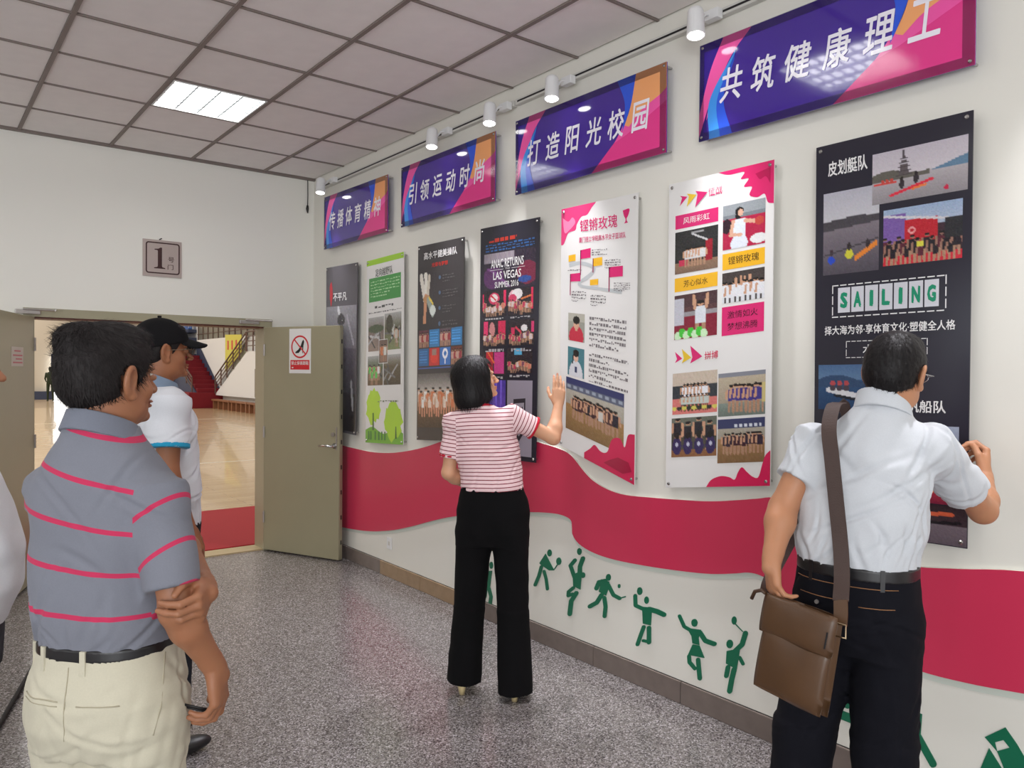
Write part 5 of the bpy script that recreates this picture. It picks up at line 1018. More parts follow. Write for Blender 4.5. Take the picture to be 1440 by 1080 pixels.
# ================================================================ PEOPLE: smooth blended surfaces
def nrm(v): v = np.array(v, float); return v / (np.linalg.norm(v) + 1e-12)
def rot_yp(yaw, pitch, roll=0):
    a, p, r = [math.radians(x) for x in (-yaw, pitch, roll)]
    Rz = np.array([[math.cos(a), -math.sin(a), 0], [math.sin(a), math.cos(a), 0], [0, 0, 1]])
    Rx = np.array([[1, 0, 0], [0, math.cos(p), -math.sin(p)], [0, math.sin(p), math.cos(p)]])
    Ry = np.array([[math.cos(r), 0, math.sin(r)], [0, 1, 0], [-math.sin(r), 0, math.cos(r)]])
    return Rz @ Rx @ Ry
class SDF:
    def __init__(s, lo, hi, cell):
        s.lo = np.array(lo, float); s.cell = cell
        s.n = [int(math.ceil((h - l) / cell)) + 1 for l, h in zip(lo, hi)]
        s.d = np.full(s.n, 3.0, np.float32)
    def put(s, fn, lo, hi, k=0.0, sub=False):
        m_ = k + 3 * s.cell + 0.004
        i0 = [max(0, int((l - m_ - o) / s.cell)) for l, o in zip(lo, s.lo)]; i1 = [min(n, int((h + m_ - o) / s.cell) + 2) for h, o, n in zip(hi, s.lo, s.n)]
        if any(b_ <= a for a, b_ in zip(i0, i1)): return s
        ax = [(s.lo[j] + s.cell * np.arange(i0[j], i1[j])).astype(np.float32) for j in range(3)]
        X, Y, Z = ax[0][:, None, None], ax[1][None, :, None], ax[2][None, None, :]
        sl = tuple(slice(a, b_) for a, b_ in zip(i0, i1)); new = fn(X, Y, Z).astype(np.float32); old = s.d[sl]
        if sub: new = -new; r = np.maximum(old, new); q = k
        else: r = np.minimum(old, new); q = k
        if k > 0:
            h = np.maximum(k - np.abs(old - new), 0) / k
            r = r + (h * h * k / 4 if sub else -h * h * k / 4)
        s.d[sl] = r; return s
    def cone(s, a, b_, ra, rb, k=0.012, sub=False, squash=None):
        a = np.array(a, float); b_ = np.array(b_, float); ba = b_ - a; L2 = float(ba @ ba) + 1e-12; R = max(ra, rb)
        def fn(X, Y, Z):
            px, py, pz = X - a[0], Y - a[1], Z - a[2]; t = np.clip((px * ba[0] + py * ba[1] + pz * ba[2]) / L2, 0, 1)
            dx, dy, dz = px - t * ba[0], py - t * ba[1], pz - t * ba[2]
            if squash is not None:
                n_, f = squash; dn = dx * n_[0] + dy * n_[1] + dz * n_[2]; e = dn * (1 / f - 1); dx, dy, dz = dx + e * n_[0], dy + e * n_[1], dz + e * n_[2]
            return np.sqrt(dx * dx + dy * dy + dz * dz) - (ra + t * (rb - ra))
        return s.put(fn, np.minimum(a, b_) - R, np.maximum(a, b_) + R, k, sub)
    def cyl(s, a, b_, ra, rb, k=0.012, sub=False, squash=None):
        """tapered flat-ended"""
        a = np.array(a, float); b_ = np.array(b_, float); ba = b_ - a; L = float(np.linalg.norm(ba)); u = ba / L; R = max(ra, rb)
        def fn(X, Y, Z):
            px, py, pz = X - a[0], Y - a[1], Z - a[2]; t = px * u[0] + py * u[1] + pz * u[2]; tc = np.clip(t / L, 0, 1)
            dx, dy, dz = px - t * u[0], py - t * u[1], pz - t * u[2]
            if squash is not None:
                n_, f = squash; dn = dx * n_[0] + dy * n_[1] + dz * n_[2]; e = dn * (1 / f - 1); dx, dy, dz = dx + e * n_[0], dy + e * n_[1], dz + e * n_[2]
            return np.maximum(np.sqrt(dx * dx + dy * dy + dz * dz) - (ra + tc * (rb - ra)), np.maximum(t - L, -t))
        return s.put(fn, np.minimum(a, b_) - R, np.maximum(a, b_) + R, k, sub)
    def ell(s, c, r, Rm=None, k=0.01, sub=False):
        c = np.array(c, float); r = np.array(r, float); Rm = np.eye(3) if Rm is None else Rm; ext = np.sqrt((Rm ** 2) @ (r ** 2))
        def fn(X, Y, Z):
            px, py, pz = X - c[0], Y - c[1], Z - c[2]
            q = [(px * Rm[0, j] + py * Rm[1, j] + pz * Rm[2, j]) for j in range(3)]
            k0 = np.sqrt(sum((q[j] / r[j]) ** 2 for j in range(3))); k1 = np.sqrt(sum((q[j] / r[j] ** 2) ** 2 for j in range(3))) + 1e-9
            return k0 * (k0 - 1) / k1
        return s.put(fn, c - ext, c + ext, k, sub)
    def loft(s, rows, k=0.015, p=2.4, caps=True, yaw=0.0):
        rows = np.array(rows, float); z = rows[:, 0]; o = np.argsort(z); rows = rows[o]; z = rows[:, 0]; zz = np.linspace(z[0], z[-1], 80)
        # smooth interpolation
        t = [np.interp(zz, z, rows[:, j]) for j in range(1, 5)]
        ker = np.array([1, 2, 3, 2, 1]) / 9.0
        t = [np.convolve(np.pad(a, 2, mode='edge'), ker, 'valid') for a in t]
        R = max(rows[:, 3].max() + np.abs(rows[:, 1]).max(), rows[:, 4].max() + np.abs(rows[:, 2]).max())
        cy_, sy_ = math.cos(yaw), math.sin(yaw)
        def fn(X, Y, Z):
            cx, cy, rx, ry = [np.interp(Z.ravel(), zz, a).reshape(Z.shape) for a in t]
            x0 = X - cx; y0 = Y - cy; x = x0 * cy_ + y0 * sy_; y = -x0 * sy_ + y0 * cy_
            q = ((np.abs(x) / rx) ** p + (np.abs(y) / ry) ** p) ** (1 / p); d = (q - 1) * np.minimum(rx, ry)
            return np.maximum(d, np.maximum(Z - z[-1], z[0] - Z)) if caps else d
        return s.put(fn, (-R - .05, -R - .05, z[0]), (R + .05, R + .05, z[-1]), k)
    def wrinkle(s, amp, wl, seed, dirs=None, sharp=True, zr=None):
        """fold relief in the cloth"""
        r = np.random.RandomState(seed); m_ = np.abs(s.d) < 0.035; I = np.nonzero(m_); P = [s.lo[j] + s.cell * I[j] for j in range(3)]
        tot = np.zeros(len(I[0]))
        for q in range(7):
            d = nrm(r.normal(0, 1, 3)) if dirs is None else nrm(np.array(dirs[q % len(dirs)], float) + r.normal(0, .35, 3))
            f = 2 * math.pi / (wl * r.uniform(.7, 1.5)); ph = r.uniform(0, 6.28)
            warp = 0.35 * sum(np.sin(P[j] * (9 + 5 * r.rand()) + r.uniform(0, 6)) for j in range(3))
            v = np.sin((P[0] * d[0] + P[1] * d[1] + P[2] * d[2]) * f + ph + warp * 2)
            if sharp: v = 1 - 2 * np.abs(v) ** 0.7
            w_ = 0.5 + 0.5 * np.sin(P[0] * r.uniform(3, 9) + P[1] * r.uniform(3, 9) + P[2] * r.uniform(3, 9) + r.uniform(0, 6))
            tot += v * w_ / 7
        if zr is not None: tot *= np.clip((P[2] - zr[0]) / 0.08, 0, 1) * np.clip((zr[1] - P[2]) / 0.08, 0, 1)
        s.d[I] += (amp * 2.2 * tot).astype(np.float32); return s
    def crease(s, amp, seed, n=26, box=None, dirs=None, L=(.06, .15), w=(.005, .010)):
        """short soft fold lines pressed into the cloth"""
        r = np.random.RandomState(seed); I = np.nonzero(np.abs(s.d) < 0.006); P = np.stack([s.lo[j] + s.cell * I[j] for j in range(3)], 1); add = np.zeros(len(P))
        if len(P) == 0: return s
        ok = np.ones(len(P), bool) if box is None else np.all((P > np.array(box[0])) & (P < np.array(box[1])), axis=1)
        idx = np.nonzero(ok)[0]
        for q in range(n):
            ci = r.choice(idx); c = P[ci]; g0 = [int(np.clip(I[j][ci], 1, s.n[j] - 2)) for j in range(3)]
            gr = nrm([s.d[g0[0] + 1, g0[1], g0[2]] - s.d[g0[0] - 1, g0[1], g0[2]], s.d[g0[0], g0[1] + 1, g0[2]] - s.d[g0[0], g0[1] - 1, g0[2]], s.d[g0[0], g0[1], g0[2] + 1] - s.d[g0[0], g0[1], g0[2] - 1]])
            d = nrm((np.array(dirs[r.randint(len(dirs))], float) if dirs is not None else r.normal(0, 1, 3)) + r.normal(0, .14, 3)); d = nrm(d - gr * (d @ gr)); l = r.uniform(*L); ww = r.uniform(*w)
            v = P - c; t = v @ d; bend = r.uniform(-.6, .6); perp = np.cross(d, nrm(r.normal(0, 1, 3))); v = v - np.outer((t * t) * bend / l * .35, nrm(np.cross(d, gr))); t = v @ d
            rad = np.abs(v @ np.cross(d, gr)); f0 = np.exp(-((v @ gr) / .07) ** 2); f = f0 * np.exp(-(t / l) ** 2)
            add += f * (np.exp(-(rad / ww) ** 2) - .55 * np.exp(-((rad - 2.0 * ww) / (1.1 * ww)) ** 2))
        s.d[I] += (amp * np.clip(add, -1.2, 1.2)).astype(np.float32); return s
    def mesh(s):
        d = s.d; sg = d < 0; n = d.shape
        c = [sg[i:n[0] - 1 + i, j:n[1] - 1 + j, k:n[2] - 1 + k] for i in (0, 1) for j in (0, 1) for k in (0, 1)]
        allc = c[0].copy(); anyc = c[0].copy()
        for q in c[1:]: allc &= q; anyc |= q
        mixed = anyc & ~allc; I, J, K = np.nonzero(mixed)
        flat = (I * (n[1] - 1) + J) * (n[2] - 1) + K
        acc = np.zeros((len(I), 3)); cnt = np.zeros(len(I))
        off = [(i, j, k) for i in (0, 1) for j in (0, 1) for k in (0, 1)]
        dv = {o: d[I + o[0], J + o[1], K + o[2]] for o in off}
        for a in off:
            for ax in range(3):
                if a[ax]: continue
                b_ = list(a); b_[ax] = 1; b_ = tuple(b_); da, db = dv[a], dv[b_]; m_ = (da < 0) != (db < 0)
                t = np.where(m_, da / (da - db + 1e-20), 0); q = np.array(a, float)[None] + 0 * acc; q[:, ax] = t
                acc[m_] += q[m_]; cnt[m_] += 1
        V = s.lo + s.cell * (np.stack([I, J, K], 1) + acc / cnt[:, None])
        F = []
        for ax in range(3):
            a_, b_ = [(1, 2), (2, 0), (0, 1)][ax]
            sl0 = [slice(None)] * 3; sl1 = [slice(None)] * 3; sl0[ax] = slice(0, -1); sl1[ax] = slice(1, None)
            s0, s1 = sg[tuple(sl0)], sg[tuple(sl1)]; ch = np.nonzero(s0 != s1); ch = np.stack(ch, 1)
            ok = (ch[:, a_] > 0) & (ch[:, b_] > 0) & (ch[:, a_] < n[a_] - 1) & (ch[:, b_] < n[b_] - 1); ch = ch[ok]
            inv = s0[ch[:, 0], ch[:, 1], ch[:, 2]]
            quad = []
            for da, db in ((-1, -1), (0, -1), (0, 0), (-1, 0)):
                q = ch.copy(); q[:, a_] += da; q[:, b_] += db; f = (q[:, 0] * (n[1] - 1) + q[:, 1]) * (n[2] - 1) + q[:, 2]; quad.append(np.searchsorted(flat, f))
            Q = np.stack(quad, 1); Q[~inv] = Q[~inv][:, ::-1]; F.append(Q)
        return V, np.concatenate(F)
def sdf_obj(name, sd, material, parent=None, smooth_it=1, attr=None, **kw):
    V, F = sd.mesh()
    me = bpy.data.meshes.new(name); me.vertices.add(len(V)); me.vertices.foreach_set('co', V.astype(np.float32).ravel())
    me.loops.add(len(F) * 4); me.loops.foreach_set('vertex_index', F.astype(np.int32).ravel()); me.polygons.add(len(F))
    me.polygons.foreach_set('loop_start', np.arange(0, len(F) * 4, 4, dtype=np.int32)); me.polygons.foreach_set('loop_total', np.full(len(F), 4, np.int32))
    me.polygons.foreach_set('use_smooth', np.ones(len(F), bool)); me.update(calc_edges=True); me.validate()
    if attr:
        for an, fn in attr.items():
            a = me.attributes.new(an, 'FLOAT', 'POINT'); a.data.foreach_set('value', fn(V).astype(np.float32))
    me.materials.append(material); o = bpy.data.objects.new(name, me); link(o, parent, **kw)
    return o

# ---- anatomy
def add_head(S, c, Rm, k=1.0, female=False, fat=1.0):
    c = np.array(c, float)
    def P(x, y, z): return c + Rm @ (np.array([x, y, z]) * k)
    def E(p, r, kk=0.012, sub=False, R2=None): S.ell(P(*p), np.array(r) * k, Rm if R2 is None else Rm @ R2, kk, sub)
    E((0, -.014, .028), (.073, .094, .086))
    E((0, .020, -.030), (.058 * fat, .064, .076), .02)
    E((0, -.005, -.045), (.060 * fat, .070, .050), .02)
    jw = .036 if female else .044
    E((0, .040, -.080), (jw * fat, .036, .026), .022)
    for s in (-1, 1):
        E((s * .040, .050, -.026), (.020, .020, .020), .018)
        E((s * .048 * fat, .010, -.065), (.016, .030, .026), .02)
    E((0, .077, .024), (.046, .012, .010), .012)
    S.cone(P(0, .082, .010), P(0, .107, -.026), .0075 * k, .0105 * k, .010)
    for s in (-1, 1): E((s * .0105, .098, -.030), (.0075, .010, .0065), .005)
    for s in (-1, 1): E((s * .031, .094, .004), (.016, .012, .010), .009, True)
    for s in (-1, 1): E((s * .031, .078, .002), (.014, .012, .0085), .004)
    E((0, .088, -.054), (.022, .010, .0050), .005); E((0, .087, -.064), (.019, .0095, .0055), .005)
    E((0, .093, -.0585), (.021, .006, .0016), .002, True)
    E((0, .078, -.088), (.018, .015, .014), .014)
    for s in (-1, 1):
        R2 = rot_yp(s * -22, 0, s * 8)
        E((s * .080, -.012, -.004), (.0095, .0215, .037), .006, False, R2)
        E((s * .087, -.008, .000), (.006, .012, .022), .004, True, R2)
        E((s * .077, -.004, -.036), (.007, .010, .011), .006)
    return P
def add_neck(S, c, Rm, base, r0=.056, r1=.062, k=1.0):
    c = np.array(c, float)
    a = c + Rm @ (np.array([0, -.022, -.055]) * k); S.cone(a, base, r0 * k, r1 * k * .88, .03)
    b_ = np.array(base, float)
    S.cone(b_, b_ + np.array([0, 0, -.08]), r1 * k * .86, r1 * k * .7, .01)
def add_hand(S, wrist, f, b_, right, curls, thumb=(38, 25), k=1.0, spread=0.0):
    f = nrm(f); b_ = np.array(b_, float); b_ = nrm(b_ - f * (b_ @ f)); side = np.cross(f, b_) * (-1 if right else 1); w = np.array(wrist, float)
    offs = (.031, .0105, -.0105, -.030); klen = (.086, .090, .085, .077)
    L = ((.043, .026, .021), (.047, .029, .022), (.043, .027, .021), (.034, .020, .018)); rr_ = (.0098, .0100, .0094, .0084)
    S.ell(w + f * .045 * k, np.array([.036, .050, .0155]) * k, np.stack([side, f, b_], 1), .012)
    for i in range(4):
        kn = w + (f * klen[i] + side * offs[i]) * k
        S.cone(w + (f * .012 + side * offs[i] * .55) * k, kn, .0145 * k, .0115 * k, .010)
        p = kn; ang = 0
        sp = math.radians(spread) * offs[i] / .03
        for j in range(3):
            ang += math.radians(curls[i][j]); d = nrm(f * math.cos(ang) - b_ * math.sin(ang) + side * math.sin(sp)); q = p + d * L[i][j] * k
            S.cone(p, q, rr_[i] * k * (1 - .10 * j), rr_[i] * k * (1 - .10 * (j + 1)), .0035); p = q
    a, cu = math.radians(thumb[0]), math.radians(thumb[1])
    p0 = w + (f * .018 + side * .020 - b_ * .006) * k; d = nrm(f * math.cos(a) + side * math.sin(a) - b_ * .35); p1 = p0 + d * .044 * k; S.cone(p0, p1, .0165 * k, .0125 * k, .012)
    a2 = a - cu; d = nrm(f * math.cos(a2) + side * math.sin(a2) - b_ * .45); p2 = p1 + d * .033 * k; S.cone(p1, p2, .0118 * k, .0105 * k, .004)
    a3 = a2 - cu; d = nrm(f * math.cos(a3) + side * math.sin(a3) - b_ * .5); p3 = p2 + d * .027 * k; S.cone(p2, p3, .0105 * k, .0085 * k, .004)
def add_arm(S, sh, el, wr, r=(.050, .043, .036, .026), k=.02):
    sh, el, wr = [np.array(x, float) for x in (sh, el, wr)]
    S.cone(sh, el, r[0], r[1] * .93, k); m_ = el + (wr - el) * .28
    S.cone(el, m_, r[1] * .93, r[1], k); S.cone(m_, wr, r[1], r[3], k)
    d = nrm(wr - el); S.cone(wr - d * .02, wr + d * .03, r[3], r[3] * .9, .012)
RELAX = [(18, 28, 18), (20, 30, 20), (24, 32, 22), (28, 34, 24)]

# ---- materials for people
def skin_mat(name, col):
    m = NT(name); tc = m.n('ShaderNodeTexCoord'); nz = m.n('ShaderNodeTexNoise'); nz.inputs['Scale'].default_value = 14; nz.inputs['Detail'].default_value = 5
    m.l(tc.outputs['Object'], nz.inputs['Vector']); at = m.n('ShaderNodeAttribute'); at.attribute_name = 'lip'
    r = m.n('ShaderNodeMix'); r.data_type = 'RGBA'; r.inputs[6].default_value = tuple(c * .88 for c in col[:3]) + (1,); r.inputs[7].default_value = (min(1, col[0] * 1.1), col[1] * 1.02, col[2] * 1.0, 1)
    m.l(nz.outputs[0], r.inputs[0]); r2 = m.n('ShaderNodeMix'); r2.data_type = 'RGBA'; r2.inputs[7].default_value = (col[0] * .72, col[1] * .38, col[2] * .40, 1)
    m.l(at.outputs['Fac'], r2.inputs[0]); m.l(r.outputs[2], r2.inputs[6]); m.l(r2.outputs[2], m.b.inputs['Base Color'])
    m.b.inputs['Roughness'].default_value = 0.5; m.b.inputs['Subsurface Weight'].default_value = 0.12; m.b.inputs['Subsurface Radius'].default_value = (.01, .004, .002)
    n2 = m.n('ShaderNodeTexNoise'); n2.inputs['Scale'].default_value = 260; m.l(tc.outputs['Object'], n2.inputs['Vector']); m.bump(n2.outputs[0], .12, .002)
    return m.m
def hair_mat(name, col, rough=.42):
    m = NT(name); tc = m.n('ShaderNodeTexCoord'); nz = m.n('ShaderNodeTexNoise'); nz.inputs['Scale'].default_value = 120; nz.inputs['Detail'].default_value = 3; m.l(tc.outputs['Object'], nz.inputs['Vector'])
    mx = m.n('ShaderNodeMix'); mx.data_type = 'RGBA'; mx.inputs[6].default_value = col; mx.inputs[7].default_value = tuple(min(1, c * 2.2 + .004) for c in col[:3]) + (1,); m.l(nz.outputs[0], mx.inputs[0]); m.l(mx.outputs[2], m.b.inputs['Base Color'])
    m.b.inputs['Roughness'].default_value = rough; m.b.inputs['Specular IOR Level'].default_value = .22; m.bump(nz.outputs[0], .5, .003); return m.m
def cloth_mat(name, col, weave=900, wr=.0, rough=.85, sheen=.08):
    if sum(col[:3]) < .15: sheen = 0.0
    m = NT(name); tc = m.n('ShaderNodeTexCoord'); nz = m.n('ShaderNodeTexNoise'); nz.inputs['Scale'].default_value = weave / 3; m.l(tc.outputs['Object'], nz.inputs['Vector'])
    n2 = m.n('ShaderNodeTexNoise'); n2.inputs['Scale'].default_value = 5; n2.inputs['Detail'].default_value = 3; m.l(tc.outputs['Object'], n2.inputs['Vector'])
    mr = m.n('ShaderNodeMapRange'); mr.inputs['To Min'].default_value = .93; mr.inputs['To Max'].default_value = 1.05; m.l(nz.outputs[0], mr.inputs[0])
    mx = m.n('ShaderNodeMix'); mx.data_type = 'RGBA'; mx.blend_type = 'MULTIPLY'; mx.inputs[0].default_value = 1; mx.inputs[6].default_value = col; m.l(mr.outputs[0], mx.inputs[7])
    m.l(mx.outputs[2], m.b.inputs['Base Color']); m.b.inputs['Roughness'].default_value = rough; m.b.inputs['Sheen Weight'].default_value = sheen; m.b.inputs['Specular IOR Level'].default_value = .2
    m.bump(n2.outputs[0], .35, .02); return m
def stripe_mat(name, base, line, period, width, phase=0.0, wob=0.0):
    m = cloth_mat(name, base)
    at = m.n('ShaderNodeAttribute'); at.attribute_name = 'band'; at2 = m.n('ShaderNodeAttribute'); at2.attribute_name = 'band_arm'; at3 = m.n('ShaderNodeAttribute'); at3.attribute_name = 'arm'
    gt = m.n('ShaderNodeMath', operation='GREATER_THAN'); gt.inputs[1].default_value = .5; m.l(at3.outputs['Fac'], gt.inputs[0])
    sw = m.n('ShaderNodeMix'); m.l(gt.outputs[0], sw.inputs[0]); m.l(at.outputs['Fac'], sw.inputs[2]); m.l(at2.outputs['Fac'], sw.inputs[3])
    ad = m.n('ShaderNodeMath', operation='ADD'); ad.inputs[1].default_value = phase; m.l(sw.outputs[0], ad.inputs[0])
    mo = m.n('ShaderNodeMath', operation='FLOORED_MODULO'); mo.inputs[1].default_value = period; m.l(ad.outputs[0], mo.inputs[0])
    lt = m.n('ShaderNodeMath', operation='LESS_THAN'); lt.inputs[1].default_value = width; m.l(mo.outputs[0], lt.inputs[0])
    src = m.b.inputs['Base Color'].links[0].from_socket
    mx = m.n('ShaderNodeMix'); mx.data_type = 'RGBA'; m.l(lt.outputs[0], mx.inputs[0]); m.l(src, mx.inputs[6]); mx.inputs[7].default_value = line; m.l(mx.outputs[2], m.b.inputs['Base Color']); return m.m
HAIR = hair_mat('black_hair', C(15, 12, 13), .5); HAIR_SHORT = hair_mat('short_black_hair', C(21, 17, 17), .6)
EYEW = mat('eye_white', C(214, 208, 200), .2); EYED = mat('eye_dark', C(24, 16, 12), .15)

def lip_attr(P, Rm, c, k=1.0):
    c = np.array(c, float)
    def fn(V):
        q = (V - c) @ Rm / k; return np.clip(1.3 - np.sqrt((q[:, 0] / .024) ** 2 + ((q[:, 2] + .059) / .0105) ** 2), 0, 1) * (q[:, 1] > .07) * .8
    return fn
def eyes(P, Rm, parent, k=1.0):
    for s in (-1, 1):
        c = P(s * .031, .0745, .003); b = B(); n = 10; V = []; F = []
        for i in range(n + 1):
            for j in range(n * 2):
                a, t = math.pi * i / n, 2 * math.pi * j / (n * 2); q = np.array([math.sin(a) * math.cos(t), math.cos(a), math.sin(a) * math.sin(t)]) * .0098 * k; V.append(c + Rm @ q)
        mi = []
        for i in range(n):
            for j in range(n * 2): F.append((i * n * 2 + j, i * n * 2 + (j + 1) % (n * 2), (i + 1) * n * 2 + (j + 1) % (n * 2), (i + 1) * n * 2 + j)); mi.append(1 if i < 2 else 0)
        mesh('eye', V, F, [EYEW, EYED], parent, True, mi)
def short_hair(c, Rm, k=1.0, cell=.003, seed=1, volume=1.0, nape=-.07, crown=0.0):
    c = np.array(c, float); S = SDF(c - .15, c + .16, cell)
    def P(x, y, z): return c + Rm @ (np.array([x, y, z]) * k)
    S.ell(P(0, -.016, .030), np.array([.0815, .1035 + .004 * volume, .092 + .006 * volume]) * k, Rm, 0)
    S.ell(P(0, -.045, -.010), np.array([.071, .075, .062]) * k, Rm, .02)
    S.ell(P(0, .030, .092), np.array([.052, .052, .028 * volume]) * k, Rm, .03)
    if crown: S.ell(P(0, -.075, .085), np.array([.05, .05, .04]) * k, Rm, .02)
    # trim by the hairline
    def cut(X, Y, Z):
        px, py, pz = X - c[0], Y - c[1], Z - c[2]; q = [(px * Rm[0, j] + py * Rm[1, j] + pz * Rm[2, j]) / k for j in range(3)]
        A_ = .79 * (q[1] - .010) - .61 * (q[2] + .020) + .10 * np.sin(q[0] * 60) * .01
        B_ = .42 * (q[1] + .006) - .90 * (q[2] + .030)
        ear = -(np.sqrt(((q[1] + .008) / .024) ** 2 + ((q[2] + .006) / .036) ** 2) - 1) * .024 - (np.abs(q[0]) < .05) * 1.0
        nb = nape - q[2]
        return -np.maximum(np.maximum(A_, B_), np.maximum(ear, nb)) * k
    S.put(cut, c - .15, c + .15, .006, True)
    I = np.nonzero(np.abs(S.d) < .012); r = np.random.RandomState(seed); Pn = [S.lo[j] + S.cell * I[j] for j in range(3)]
    v = sum(np.sin(Pn[0] * r.uniform(-400, 400) + Pn[1] * r.uniform(-400, 400) + Pn[2] * r.uniform(-400, 400) + r.uniform(0, 6)) for _ in range(6)) / 6
    S.d[I] += (.0016 * v).astype(np.float32)
    return S, P
def strands(obj, name, flow, n, length, w0, material, parent, seed=0, lift=.25, keep=None):
    """thin tapered locks lying on the hair surface"""
    me = obj.data; r = np.random.RandomState(seed); nv = len(me.vertices); co = np.empty(nv * 3); no = np.empty(nv * 3)
    me.vertices.foreach_get('co', co); me.vertices.foreach_get('normal', no); co = co.reshape(-1, 3); no = no.reshape(-1, 3)
    idx = r.choice(nv, n); p = co[idx]; q = no[idx]
    if keep is not None: m_ = keep(p); p, q = p[m_], q[m_]
    V = []; F = []
    for a, nn in zip(p, q):
        d = flow(a) + r.normal(0, .18, 3); d = d - nn * (d @ nn); d = nrm(d); L = length * r.uniform(.6, 1.25); sd = nrm(np.cross(d, nn)) * w0; pt = a - nn * .001; o = len(V); li = lift * r.uniform(.2, 1.2)
        for s in range(4):
            t = s / 3; c = pt + d * L * t + nn * (L * li * t * (1 - .3 * t)); wv = sd * (1 - .85 * t); V += [c - wv, c + wv]
        F += [(o + 2 * s, o + 2 * s + 1, o + 2 * s + 3, o + 2 * s + 2) for s in range(3)]
    return mesh(name, V, F, material, parent)
from mathutils.bvhtree import BVHTree
def seam(obj, pts, direction, r, material, parent, name='seam', lift=.0005):
    me = obj.data; n = len(me.vertices); co = np.empty(n * 3); me.vertices.foreach_get('co', co); nf = len(me.polygons); lv = np.empty(nf * 4, int); me.polygons.foreach_get('vertices', lv) if False else me.loops.foreach_get('vertex_index', lv)
    key = obj.name
    if key not in _bvh: _bvh[key] = BVHTree.FromPolygons([tuple(x) for x in co.reshape(-1, 3)], [tuple(x) for x in lv.reshape(-1, 4)])
    out = []; d = Vector(direction).normalized()
    for a in pts:
        h = _bvh[key].ray_cast(Vector(a), d)
        if h[0] is not None: out.append(h[0] + h[1] * lift)
    if len(out) > 1: return B().tube(out, r, 6).build(name, material, parent, smooth=True)
_bvh = {}
def band_strip(obj, pts, dirs, halfw, axis, material, parent, name, thick=.003):
    """strap laid on a surface: pts with outward rays; axis = width direction"""
def collar(name, c, rx, ry, z0, z1, flare, material, parent, tilt=.35, t=.005, gap=True, yaw=0, cell=.003, attr=None):
    S = SDF((c[0] - .13, c[1] - .13, z0 - .06), (c[0] + .13, c[1] + .14, z1 + .06), cell)
    ca, sa = math.cos(math.radians(-yaw)), math.sin(math.radians(-yaw))
    def fn(X, Y, Z):
        x0, y0 = X - c[0], Y - c[1]; x, y = x0 * ca + y0 * sa, -x0 * sa + y0 * ca
        zz = Z + tilt * y; h = np.clip((zz - z0) / (z1 - z0), -1, 2); g = 1 + flare * (1 - h)
        q = np.sqrt((x / (rx * g)) ** 2 + (y / (ry * g)) ** 2); d = np.abs((q - 1) * (rx + ry) / 2) - t
        d = np.maximum(d, np.maximum(zz - z1, z0 - zz))
        if gap: d = np.maximum(d, .010 + (y > 0) * 0 - np.sqrt(x * x + np.minimum(0, y - 0.0) ** 2 * 1) * 1.0 - .35 * np.clip((z1 - zz), 0, .05) * 0)
        return d
    S.put(fn, (c[0] - .13, c[1] - .13, z0 - .06), (c[0] + .13, c[1] + .14, z1 + .06), 0)
    return sdf_obj(name, S, material, parent)
def cuff(a, b_, t, r, material, parent, w=.016, name='cuff', squash=None):
    a, b_ = np.array(a, float), np.array(b_, float); u = nrm(b_ - a); L = np.linalg.norm(b_ - a)
    S = SDF(np.minimum(a, b_) - .12, np.maximum(a, b_) + .12, .0035)
    S.cyl(a + u * (L * t - w), a + u * (L * t), r, r, 0, squash=squash); 
    return sdf_obj(name, S, material, parent)
def loops_on(obj, pts, direction, w, h, material, parent, name='belt_loop'):
    seam(obj, [], direction, .001, material, parent) if False else None
    me = obj.data; n = len(me.vertices); co = np.empty(n * 3); me.vertices.foreach_get('co', co); lv = np.empty(len(me.polygons) * 4, int); me.loops.foreach_get('vertex_index', lv)
    if obj.name not in _bvh: _bvh[obj.name] = BVHTree.FromPolygons([tuple(x) for x in co.reshape(-1, 3)], [tuple(x) for x in lv.reshape(-1, 4)])
    for p in pts:
        h_ = _bvh[obj.name].ray_cast(Vector(p), Vector(direction).normalized())
        if h_[0] is None: continue
        q = h_[0]; nn = h_[1]; sd = Vector((nn.y, -nn.x, 0)).normalized(); b = B(); up = Vector((0, 0, 1))
        V = [q + sd * a * w / 2 + up * c * h / 2 + nn * e for e in (-.004, .004) for a, c in ((-1, -1), (1, -1), (1, 1), (-1, 1))]
        b.add(V, [(0, 3, 2, 1), (4, 5, 6, 7), (0, 1, 5, 4), (1, 2, 6, 5), (2, 3, 7, 6), (3, 0, 4, 7)]); fix_normals(b.build(name, material, parent))
def shoe(x, y, z, yaw, parent, material, L=.26, name='shoe'):
    S = SDF((x - .16, y - .2, -.005), (x + .16, y + .25, .14), .004); R3 = rot_yp(yaw, 0)
    def Q(a, b_, c): return np.array([x, y, z]) + R3 @ np.array([a, b_, c])
    S.ell(Q(0, .09, .035), (.045, .095, .032), R3, 0); S.ell(Q(0, -.03, .045), (.036, .06, .045), R3, .03)
    S.put(lambda X, Y, Z: Z + 0 * X + 0 * Y - 0.003, (x - .16, y - .2, -.01), (x + .16, y + .25, .006), 0, True) if False else None
    return sdf_obj(name, S, material, parent)

def person_root(loc, th, label):
    pass
